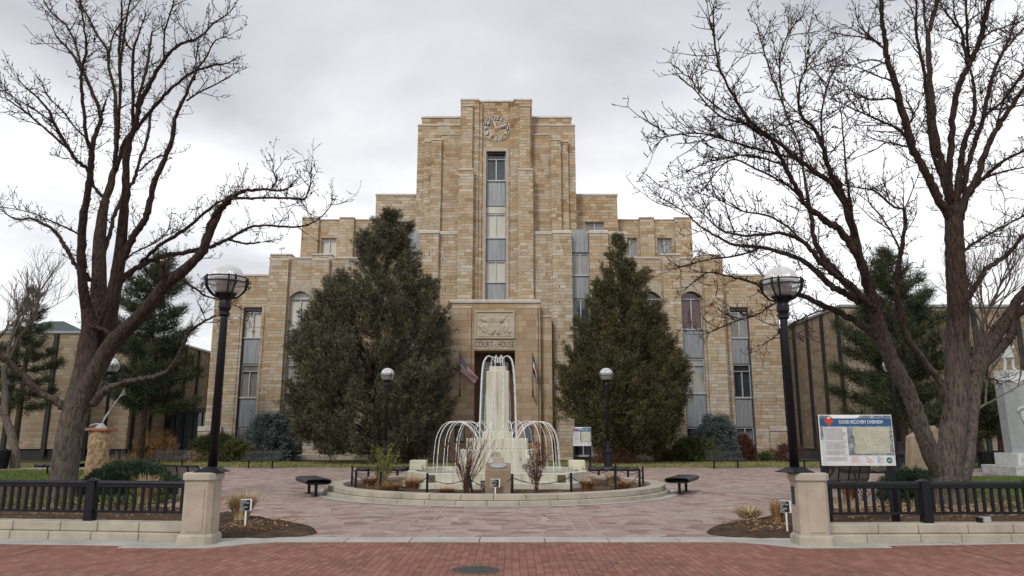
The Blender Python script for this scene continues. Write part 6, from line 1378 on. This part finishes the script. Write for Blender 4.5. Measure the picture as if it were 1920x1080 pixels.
# ------------------------------------------------------------ the two big bare trees, their limbs traced and given depth
def bare_tree(name, label, Y0, limbs, seed, twig_len, twig_den, base_z, cuts=()):
    rnd = random.Random(seed); first = limbs[0]; b0_ = at(first[0][0], first[0][1], Y0)
    t = thing(name, (b0_.x, Y0, base_z), label, 'tree'); org = Vector((b0_.x, Y0, base_z))
    done = []; W_ = []
    for li, L in enumerate(limbs):
        n = len(L)
        if li == 0: ys, ye = Y0, Y0
        else:
            best = min(done, key=lambda q: (q[0] - L[0][0]) ** 2 + (q[1] - L[0][1]) ** 2 + (0 if q[3] > L[0][2] * 0.6 else 200)); ys = best[2]
            ext = math.hypot(L[-1][0] - L[0][0], L[-1][1] - L[0][1]) / FPX * Y0; ye = ys + rnd.choice((-1, 1)) * rnd.uniform(0.18, 0.50) * ext
            ye = max(Y0 - 3.8, min(Y0 + 4.2, ye))
        cum = [0.0]
        for i in range(1, n): cum.append(cum[-1] + math.hypot(L[i][0] - L[i - 1][0], L[i][1] - L[i - 1][1]))
        P = []
        for i, (px, py, r) in enumerate(L):
            Y = ys + (ye - ys) * (cum[i] / cum[-1]); w = at(px, py, Y); k = Y / ray(px, py)[1]; r2 = r * 0.9 * (0.64 + 0.36 * min(1.0, max(0.0, (r - 3.0) / 15.0))); P.append((w.x - org.x, w.y - org.y, w.z - org.z, r2 * k / FPX)); done.append((px, py, Y, r))
        C = curve(P, 5)
        C = [(x + (rnd.uniform(-1, 1) * (0.006 if r > 0.11 else min(0.022, r * 0.4)) if i else 0), y + (rnd.uniform(-1, 1) * min(0.015, r * 0.3) if i else 0), z + (rnd.uniform(-1, 1) * (0.006 if r > 0.11 else min(0.022, r * 0.4)) if i else 0), r * (rnd.uniform(0.985, 1.015) if r > 0.11 else rnd.uniform(0.89, 1.11))) for i, (x, y, z, r) in enumerate(C)]
        b = MB(); b.tube([c[:3] for c in C], [max(c[3], 0.006) for c in C], 14 if li == 0 or C[0][3] > 0.15 else 8)
        b.build('trunk' if li == 0 else 'limb', M['bark'], t, smooth=True); W_.append(C)
    for (px, py, r, li) in cuts:
        pass
    tw = MB()
    def shoot(p, d, L, r, lvl):
        n = 4 if lvl == 0 else 3; P = [p]; d = d.normalized(); q = p
        for k in range(n):
            d = (d + Vector((rnd.uniform(-1, 1), rnd.uniform(-1, 1), rnd.uniform(-0.6, 1.1))) * (0.26 if lvl == 0 else 0.34)).normalized(); q = q + d * (L / n); P.append(q)
        tw.tube(P, [r * (1 - 0.16 * k) for k in range(n + 1)], 3 if r < 0.012 else 4, cap=False)
        if lvl < 2:
            m = rnd.randint(3, 6) if lvl == 0 else rnd.randint(1, 3)
            m = max(1, int(m * min(1.6, L / 0.5)))
            for _ in range(m):
                j = rnd.randint(1, n); s = P[j]; side = Vector((rnd.uniform(-1, 1), rnd.uniform(-1, 1), rnd.uniform(-0.5, 1))); shoot(s, d * 0.5 + side, L * rnd.uniform(0.22, 0.5), max(0.0052, r * 0.66), lvl + 1)
        if rnd.random() < 0.75:
            e = P[rnd.randint(1, n)]; tw.tube([e - d * 0.008, e + d * 0.012, e + d * 0.035], [0.006, 0.0125, 0.004], 3, cap=False)
    for li, C in enumerate(W_):
        for i in range(1, len(C) - 1):
            p, q = Vector(C[i][:3]), Vector(C[i + 1][:3]); seg = (q - p).length; r = C[i][3]
            if r > 0.13: den = 0.5
            elif r > 0.075: den = 2.4
            else: den = 7.0
            e = den * twig_den * seg; cnt = int(e) + (1 if rnd.random() < e - int(e) else 0)
            for _ in range(cnt):
                s = p.lerp(q, rnd.random()); tan = (q - p).normalized(); sd_ = Vector((rnd.uniform(-1, 1), rnd.uniform(-1, 1), rnd.uniform(-0.55, 1)))
                L = twig_len * rnd.uniform(0.18, 1.0) ** 1.5 * (1.15 if r < 0.05 else 0.8); shoot(s, tan * 0.55 + sd_, max(0.10, L), 0.0072 + 0.007 * L, 0)
            # short spurs with buds
            e = (9.0 if r < 0.06 else 3.0) * seg * twig_den if r < 0.12 else 0
            for _ in range(int(e) + (1 if rnd.random() < e - int(e) else 0)):
                s = p.lerp(q, rnd.random()); v = Vector((rnd.uniform(-1, 1), rnd.uniform(-1, 1), rnd.uniform(-0.4, 1))).normalized(); a_ = s + v * (r + rnd.uniform(0.02, 0.10)); tw.tube([s, a_, a_ + v * 0.03 + Vector((0, 0, 0.012))], [0.008, 0.0075, 0.013], 3)
        e = Vector(C[-1][:3]); d = (e - Vector(C[-3][:3])).normalized()
        for _ in range(3): shoot(e, d + Vector((rnd.uniform(-.5, .5), rnd.uniform(-.5, .5), rnd.uniform(-.3, .5))), twig_len * rnd.uniform(0.4, 0.9), 0.010, 0)
    tw.build('twigs', M['bark'], t)
    return t, W_
LT = [
 [(113, 946, 36), (116, 930, 30), (119, 900, 27), (124, 860, 26), (130, 820, 25), (138, 785, 25), (148, 745, 25), (158, 700, 22), (163, 655, 19), (167, 615, 16), (163, 580, 13.5)],
 [(163, 580, 13.5), (157, 545, 12), (153, 500, 11), (153, 450, 10.5), (160, 385, 9.5), (168, 335, 9), (171, 300, 8), (170, 283, 7), (162, 252, 5.5), (154, 176, 5), (153, 138, 4.5), (162, 94, 4), (157, 47, 3), (151, 0, 2.5), (150, -40, 2)],
 [(171, 300, 7), (179, 252, 6.3), (189, 217, 5.8), (170, 167, 5.2), (151, 126, 5), (135, 100, 4), (104, 66, 2.6)],
 [(189, 217, 4), (194, 203, 3.6), (198, 189, 3)],
 [(151, 132, 4), (145, 94, 3.5), (126, 50, 3), (104, 31, 2.5), (83, 3, 2), (76, -30, 1.5)],
 [(168, 318, 6), (145, 302, 5.3), (126, 274, 5), (104, 236, 4.2), (94, 211, 4), (79, 192, 3.2), (58, 172, 2.8), (38, 154, 2)],
 [(126, 277, 4), (94, 249, 3.5), (57, 217, 3), (31, 198, 2.5), (12, 184, 1.5)],
 [(98, 230, 3), (63, 204, 2.5), (31, 186, 2), (5, 167, 1.5)],
 [(164, 261, 3), (138, 236, 2.5), (120, 211, 2.5), (94, 186, 2)],
 [(170, 525, 6), (158, 512, 6), (142, 498, 6), (127, 471, 6), (113, 447, 5.4), (95, 427, 4.8), (56, 409, 3.2), (30, 412, 2.5), (5, 395, 2)],
 [(150, 440, 3.2), (118, 424, 2.6), (89, 412, 2.2), (55, 398, 1.6), (4, 388, 1.2)],
 [(150, 745, 20), (165, 690, 19), (178, 640, 17.5), (184, 590, 17), (185, 540, 16), (187, 450, 13.5), (193, 400, 11.5), (199, 370, 10), (213, 325, 8.5), (218, 290, 6.5), (217, 220, 5.6), (216, 173, 5), (204, 126, 4.2), (201, 94, 4), (182, 66, 3.5), (170, 41, 3), (149, 0, 2.5), (140, -30, 2)],
 [(216, 310, 6), (221, 250, 5.3), (226, 157, 5), (223, 94, 4.5), (228, 47, 3.6), (228, 9, 2.8), (230, -30, 2.2)],
 [(197, 372, 6), (185, 362, 5), (177, 350, 5), (170, 330, 5)],
 [(204, 126, 3.2), (208, 80, 2.6), (222, 50, 2.2), (246, 20, 1.8), (262, 2, 1.4)],
 [(190, 660, 15), (205, 600, 15), (215, 545, 15), (222, 500, 14), (230, 425, 12), (236, 350, 10), (239, 277, 8.5), (252, 239, 7.3), (261, 201, 6.7), (283, 154, 5.8), (308, 113, 5.2), (334, 85, 4.2), (371, 72, 3.4), (400, 45, 2.6), (432, 22, 1.8)],
 [(217, 318, 7), (233, 267, 6.2), (252, 245, 5.7), (283, 208, 5.2), (315, 173, 4.7), (346, 145, 4.2), (375, 130, 3.6), (400, 123, 3), (430, 118, 2)],
 [(249, 235, 5), (249, 157, 4.6), (250, 94, 4), (261, 63, 3), (264, 50, 2.5)],
 [(255, 200, 5), (274, 132, 4.2), (280, 94, 3.6), (285, 60, 3)],
 [(307, 112, 3.2), (308, 63, 3), (315, 38, 2.6), (326, 0, 2.1), (330, -25, 1.8)],
 [(224, 130, 4), (230, 85, 3.5), (237, 38, 3), (243, 5, 2.5), (247, -25, 2)],
 [(250, 95, 2.8), (240, 85, 2.6), (232, 68, 2.2)],
 [(212, 540, 11), (222, 505, 10), (240, 462, 9.3), (256, 435, 9), (270, 415, 9), (280, 385, 8.2), (287, 350, 7.8), (300, 315, 7.4), (320, 270, 6.8), (330, 215, 5.7), (343, 190, 5), (355, 160, 4.4), (370, 130, 3.6), (385, 110, 3), (402, 78, 2.2), (420, 70, 1.5)],
 [(350, 189, 3), (372, 174, 2.7), (400, 160, 2.4), (433, 142, 2)],
 [(365, 150, 3), (368, 110, 2.4), (372, 78, 2)],
 [(195, 475, 6.5), (208, 430, 6), (217, 395, 5.6), (235, 363, 5.3), (252, 335, 5), (262, 300, 4.6), (276, 260, 4.3), (284, 210, 4), (291, 193, 3.2)],
 [(262, 320, 3), (285, 300, 2.5), (308, 290, 2)],
 [(150, 765, 20), (165, 725, 18.5), (183, 690, 18), (201, 658, 17.5), (219, 634, 17), (255, 600, 15.5), (285, 567, 14.5), (311, 533, 14.2), (338, 512, 13), (355, 498, 12), (382, 468, 10.5), (396, 430, 10), (409, 402, 9), (427, 378, 8), (445, 362, 6.5), (465, 357, 5), (500, 355, 4.2), (520, 358, 3.6), (540, 354, 3)],
 [(378, 470, 7), (388, 435, 6.5), (400, 405, 6.2), (420, 380, 6), (436, 373, 5), (480, 372, 4), (530, 371, 3.8), (558, 373, 3.8), (570, 374, 3.2), (578, 358, 2.2), (583, 338, 1.8)],
 [(510, 353, 2.8), (518, 340, 2), (513, 324, 1.6)],
 [(200, 560, 9), (222, 535, 8.5), (245, 510, 8), (270, 495, 7.4), (300, 483, 6.8), (345, 474, 6.5), (385, 465, 6.2), (410, 457, 5.5), (435, 444, 4.6), (470, 426, 4), (500, 423, 3.5), (560, 425, 3), (596, 412, 2.2), (622, 384, 1.2)],
 [(430, 450, 3.6), (446, 454, 3.5), (465, 457, 3.4), (488, 454, 2.6)],
 [(265, 492, 5.5), (288, 470, 5.3), (312, 452, 5.2), (350, 428, 4.8), (385, 398, 4.4), (412, 378, 4)],
 [(225, 500, 3.5), (250, 475, 3), (285, 458, 2.6), (312, 440, 2)],
 [(304, 548, 11), (307, 520, 9.5), (304, 490, 7)], [(309, 528, 6), (317, 494, 5.5)],
 [(344, 525, 4.4), (356, 534, 4.2), (367, 542, 3.7), (385, 554, 3.2), (404, 560, 2.4), (430, 568, 1.8), (458, 582, 1.2)],
 [(175, 755, 13), (190, 738, 11), (205, 727, 9.5), (225, 719, 8), (255, 712, 7), (290, 706, 6.5), (314, 696, 6), (328, 677, 5.5), (340, 655, 5), (350, 630, 4.6), (361, 616, 4.4), (385, 602, 3.6), (404, 592, 3)],
 [(136, 780, 13), (120, 764, 11), (105, 750, 10), (82, 740, 9), (60, 722, 8.5), (30, 692, 8), (0, 664, 7.5), (-35, 630, 6.5), (-80, 600, 5)],
 [(160, 620, 9), (178, 612, 8), (192, 596, 7), (198, 575, 6), (195, 560, 5)],
 [(218, 640, 7), (200, 622, 6.5), (180, 612, 6)],
]
RT = [
 [(1786, 985, 44), (1783, 965, 38), (1781, 930, 32), (1777, 900, 29), (1777, 870, 28), (1783, 840, 26), (1788, 800, 25.5), (1792, 760, 25), (1794, 710, 24), (1795, 660, 22.5), (1796, 610, 21), (1796, 560, 20.5), (1792, 510, 19.5), (1790, 467, 18.5), (1789, 420, 17.5), (1788, 392, 16)],
 [(1770, 890, 22), (1752, 862, 19), (1737, 830, 17.5), (1723, 790, 17), (1712, 760, 16.5), (1702, 732, 16.5), (1682, 697, 16.5), (1668, 668, 16), (1658, 640, 16), (1645, 600, 15), (1634, 560, 13), (1620, 510, 11.5), (1609, 477, 11), (1589, 394, 9), (1568, 337, 8), (1557, 325, 7), (1545, 280, 6), (1524, 238, 5.4), (1506, 223, 4.8), (1498, 197, 4), (1500, 155, 3.2), (1512, 128, 2.2)],
 [(1641, 575, 12), (1632, 540, 11.5), (1616, 495, 10.5), (1600, 465, 10), (1573, 428, 9.3), (1558, 420, 9), (1535, 402, 8), (1511, 384, 7.4), (1490, 347, 6.8), (1470, 311, 6.2), (1444, 259, 5.5), (1407, 228, 5), (1376, 181, 4.2), (1350, 130, 3.6), (1340, 78, 3), (1337, 26, 2.2)],
 [(1588, 390, 8), (1565, 352, 7.2), (1542, 332, 6.6), (1515, 312, 6.3), (1490, 295, 6), (1465, 270, 5.6), (1430, 252, 4.6), (1400, 232, 4), (1350, 218, 3), (1300, 165, 2.2)],
 [(1490, 296, 4), (1440, 285, 3.4), (1380, 268, 3), (1310, 250, 2.4), (1240, 258, 1.6)],
 [(1452, 262, 3.2), (1400, 235, 3), (1350, 205, 2.6), (1310, 170, 2.2), (1298, 150, 1.6)],
 [(1470, 311, 3.5), (1440, 300, 3), (1400, 290, 2.6), (1340, 300, 2), (1300, 316, 1.4)],
 [(1511, 384, 4), (1480, 350, 3.6), (1420, 318, 3), (1370, 300, 2.4), (1330, 340, 1.4)],
 [(1610, 568, 9), (1599, 550, 8.8), (1570, 512, 8.5), (1547, 487, 8), (1532, 462, 7.4), (1526, 440, 7), (1521, 404, 6), (1508, 330, 4), (1497, 268, 3.4), (1470, 200, 2.6), (1462, 110, 2.4), (1480, 60, 2), (1495, 40, 1.5)],
 [(1606, 440, 5), (1598, 400, 4.4), (1588, 340, 3.8), (1584, 290, 3), (1580, 249, 2.4), (1578, 215, 1.6)],
 [(1470, 200, 2.8), (1450, 150, 2.6), (1432, 95, 2.3), (1420, 48, 2)],
 [(1545, 280, 3.5), (1540, 220, 3), (1550, 165, 2.6), (1568, 122, 2)],
 [(1668, 660, 13), (1648, 634, 11), (1615, 610, 9.5), (1580, 589, 8.6), (1556, 578, 8), (1530, 566, 7.4), (1503, 554, 7), (1470, 548, 5.5), (1440, 540, 4.4), (1400, 527, 3.8), (1365, 518, 3), (1325, 512, 2.4), (1290, 538, 1.5)],
 [(1500, 553, 3.8), (1460, 564, 3.2), (1420, 590, 2.6), (1380, 602, 2.2), (1330, 624, 1.5)],
 [(1556, 578, 3), (1520, 590, 2.5), (1480, 612, 2), (1440, 640, 1.4)],
 [(1650, 590, 11), (1630, 566, 10), (1598, 557, 9.3), (1578, 546, 9), (1559, 536, 8.6), (1517, 497, 7.4), (1475, 476, 6.4), (1425, 464, 5.4), (1376, 459, 4.4), (1341, 441, 3.7), (1310, 422, 3), (1280, 395, 2), (1240, 372, 1.3)],
 [(1425, 464, 3.6), (1380, 480, 3), (1330, 486, 2.4), (1275, 500, 1.5)],
 [(1640, 580, 10), (1622, 561, 9.2), (1587, 529, 8.4), (1562, 512, 8), (1548, 501, 8), (1524, 473, 7), (1503, 452, 6), (1468, 438, 5), (1430, 440, 4.4), (1390, 441, 3.8), (1351, 431, 2.6), (1318, 400, 1.6)],
 [(1503, 452, 4), (1470, 420, 3.4), (1430, 402, 3), (1390, 395, 2.4), (1340, 370, 1.6)],
 [(1776, 800, 11), (1775, 767, 10), (1764, 719, 10), (1745, 690, 9.4), (1708, 645, 9), (1690, 601, 8.2), (1683, 560, 7.4), (1682, 530, 7), (1690, 467, 6.2), (1696, 430, 5.6), (1695, 389, 5)],
 [(1694, 392, 4), (1672, 385, 3.4), (1640, 358, 2.8), (1605, 352, 2)], [(1688, 470, 3.4), (1662, 420, 2.8), (1630, 380, 2.4)],
 [(1786, 410, 12), (1765, 384, 11), (1748, 350, 10.4), (1734, 321, 10), (1720, 293, 9.8), (1708, 270, 9.5), (1692, 207, 9), (1677, 150, 8.2), (1666, 115, 7.6), (1661, 93, 7), (1655, 50, 6.5), (1653, 10, 6.2), (1655, -50, 5)],
 [(1656, 90, 3.4), (1635, 72, 3.2), (1612, 50, 2.6)], [(1652, 82, 3.2), (1618, 70, 2.6), (1585, 66, 1.6)], [(1662, 120, 2.8), (1635, 112, 2.5), (1600, 122, 1.6)], [(1672, 152, 3), (1640, 140, 2.5), (1608, 126, 1.5)],
 [(1684, 195, 3.4), (1668, 185, 3.2), (1630, 187, 2.7), (1595, 170, 1.8)], [(1702, 260, 4.4), (1680, 240, 3.8), (1640, 222, 3.2), (1600, 204, 2.4), (1570, 190, 1.4)], [(1700, 275, 3), (1670, 268, 2.6), (1640, 262, 1.8)],
 [(1738, 318, 4), (1715, 290, 4), (1700, 250, 3.6), (1712, 215, 3), (1700, 190, 2.5)],
 [(1789, 400, 11), (1778, 365, 10), (1770, 337, 9.4), (1764, 300, 9.2), (1757, 275, 9), (1749, 207, 8.2), (1744, 150, 7.4), (1741, 100, 7), (1740, 67, 6.4), (1748, 35, 6), (1758, 0, 5.4), (1770, -50, 4.2)],
 [(1765, 330, 6), (1750, 290, 5.6), (1738, 190, 5), (1732, 130, 4.8), (1722, 85, 4.4), (1717, 52, 4), (1718, 10, 3), (1710, -30, 2.4)],
 [(1740, 68, 4), (1734, 40, 3.6), (1732, 0, 3), (1730, -40, 2.6)],
 [(1792, 400, 10), (1784, 370, 9.4), (1779, 337, 8.8), (1782, 295, 8.3), (1784, 259, 8.2), (1788, 205, 8), (1800, 155, 8), (1815, 124, 7.6), (1828, 100, 7.2), (1838, 70, 6.8), (1845, 45, 6.4), (1851, 15, 6.2), (1858, -50, 5)],
 [(1814, 122, 5), (1808, 85, 4.6), (1801, 55, 4), (1790, 45, 3.4), (1775, 25, 2.8)], [(1818, 112, 4), (1813, 70, 3.8), (1812, 0, 3.4), (1812, -40, 3)], [(1801, 55, 3.4), (1790, 30, 2.6), (1788, 8, 2)],
 [(1797, 395, 10), (1797, 353, 9), (1802, 300, 8.4), (1811, 260, 7.6), (1824, 225, 6.4), (1827, 190, 5.2), (1826, 160, 4.4), (1820, 132, 3.6)],
 [(1803, 360, 7.4), (1815, 310, 7), (1830, 262, 6.5), (1848, 200, 6.2), (1862, 140, 5.2), (1879, 100, 4.6), (1893, 70, 3.6), (1898, 50, 2.8)],
 [(1884, 95, 3.4), (1900, 75, 3), (1917, 55, 2.6), (1940, 30, 2)],
 [(1799, 402, 11), (1812, 366, 9.8), (1830, 335, 9), (1843, 300, 8.4), (1855, 268, 7.8), (1869, 240, 7.4), (1893, 205, 6.8), (1920, 166, 6.2), (1960, 100, 5)],
 [(1832, 262, 4), (1850, 215, 3.8), (1880, 190, 3.6), (1918, 140, 3), (1945, 110, 2.4)],
 [(1868, 240, 3.2), (1876, 205, 3), (1890, 175, 2.6), (1918, 135, 2)], [(1848, 205, 3), (1880, 203, 2.8), (1925, 196, 2.2)],
 [(1836, 82, 3.2), (1855, 62, 2.8), (1885, 50, 2.4), (1925, 36, 1.8)],
 [(1804, 412, 7), (1812, 376, 6.4), (1830, 350, 5.8), (1848, 330, 5.4), (1880, 303, 4.6), (1920, 282, 4), (1965, 262, 3)],
 [(1848, 332, 3.6), (1880, 322, 3), (1925, 312, 2.4)],
 [(1800, 905, 20), (1812, 850, 17), (1818, 800, 16), (1822, 760, 15.5), (1829, 715, 15), (1840, 680, 14), (1856, 650, 13.4), (1872, 625, 13), (1893, 598, 12.4), (1920, 578, 11.4), (1965, 555, 10)],
 [(1830, 700, 13), (1835, 665, 12.4), (1856, 634, 12), (1880, 605, 12), (1898, 580, 11.6), (1916, 555, 11), (1945, 520, 9), (1975, 480, 7)],
 [(1838, 690, 12), (1860, 668, 12), (1880, 648, 11.6), (1894, 632, 10.6), (1898, 615, 9), (1900, 600, 8)],
 [(1800, 600, 9), (1808, 575, 7.6), (1820, 550, 7.2), (1833, 530, 7), (1845, 510, 7), (1868, 492, 6.6), (1890, 476, 6.2), (1920, 440, 5.5), (1955, 395, 4.2)],
 [(1800, 476, 4.6), (1820, 460, 4.2), (1843, 446, 3.8), (1880, 425, 3.2), (1920, 404, 2.8), (1960, 380, 2)],
 [(1870, 640, 3), (1850, 700, 0.1 + 2.6), (1862, 712, 2.2)],
]
tl, WL = bare_tree('bare_tree', 'big leafless tree behind the left iron fence, one limb reaching right', 18.0, LT, 5, 0.75, 1.0, 0.0)
tr_, WR = bare_tree('bare_tree', 'big leafless spreading tree behind the right iron fence', 15.6, RT, 6, 0.90, 1.25, 0.0)
# fresh saw cuts on the left tree
ct = MB()
for li in (34, 35):
    if li < len(WL):
        C = WL[li]; e = Vector(C[-1][:3]); d = (e - Vector(C[-3][:3])).normalized(); ct.tube([e - d * 0.004, e + d * 0.012], C[-1][3] * 0.92, 10)
ct.build('sawn_end', M['cut'], tl)
# smaller bare trees grown by rule
def grown_tree(px, Y, H, label, seed, mat='barkpale', r0=0.16, fork=0.28, spread=0.55, depth=6, lean=0.0):
    rnd = random.Random(seed); base = Vector((wx(px, 860, Y), Y, 0)); t = thing('bare_tree', base, label, 'tree'); tk = MB(); tw = MB()
    def grow(p, d, L, r, lvl):
        n = 4; P = [p]; q = p
        for k in range(n):
            d = (d + Vector((rnd.uniform(-1, 1), rnd.uniform(-1, 1), rnd.uniform(-0.3, 0.8))) * 0.16).normalized(); q = q + d * L / n; P.append(q)
        (tk if lvl < 2 else tw).tube(P, [r * (1 - 0.09 * k) for k in range(n + 1)], 8 if lvl < 2 else 4, cap=False)
        if lvl >= depth: return
        for k in range(2 if lvl < 3 else 3):
            ax = Vector((rnd.uniform(-1, 1), rnd.uniform(-1, 1), rnd.uniform(-0.1, 0.7))); grow(P[-1] if k < 2 else P[rnd.randint(1, 3)], d + ax.normalized() * spread * rnd.uniform(0.7, 1.3), L * rnd.uniform(0.68, 0.9), r * (0.68 if k == 0 else 0.55), lvl + 1)
    grow(Vector((0, 0, -0.05)), Vector((lean, 0, 1)), H * fork, r0, 0)
    tk.build('trunk', M[mat], t, smooth=True); tw.build('crown', M[mat], t); return t
grown_tree(30, 38.5, 10.4, 'small pale leafless tree beside the left litter bin', 7, r0=0.26, fork=0.27, spread=0.62, depth=7)
grown_tree(1843, 40.0, 11.0, 'small pale leafless tree behind the right litter bin', 17, r0=0.27, fork=0.28, spread=0.5, depth=7)
grown_tree(1762, 30.0, 7.0, 'slender pale leafless tree hidden behind the right big tree trunk', 9, r0=0.12, fork=0.28, spread=0.75, depth=6)
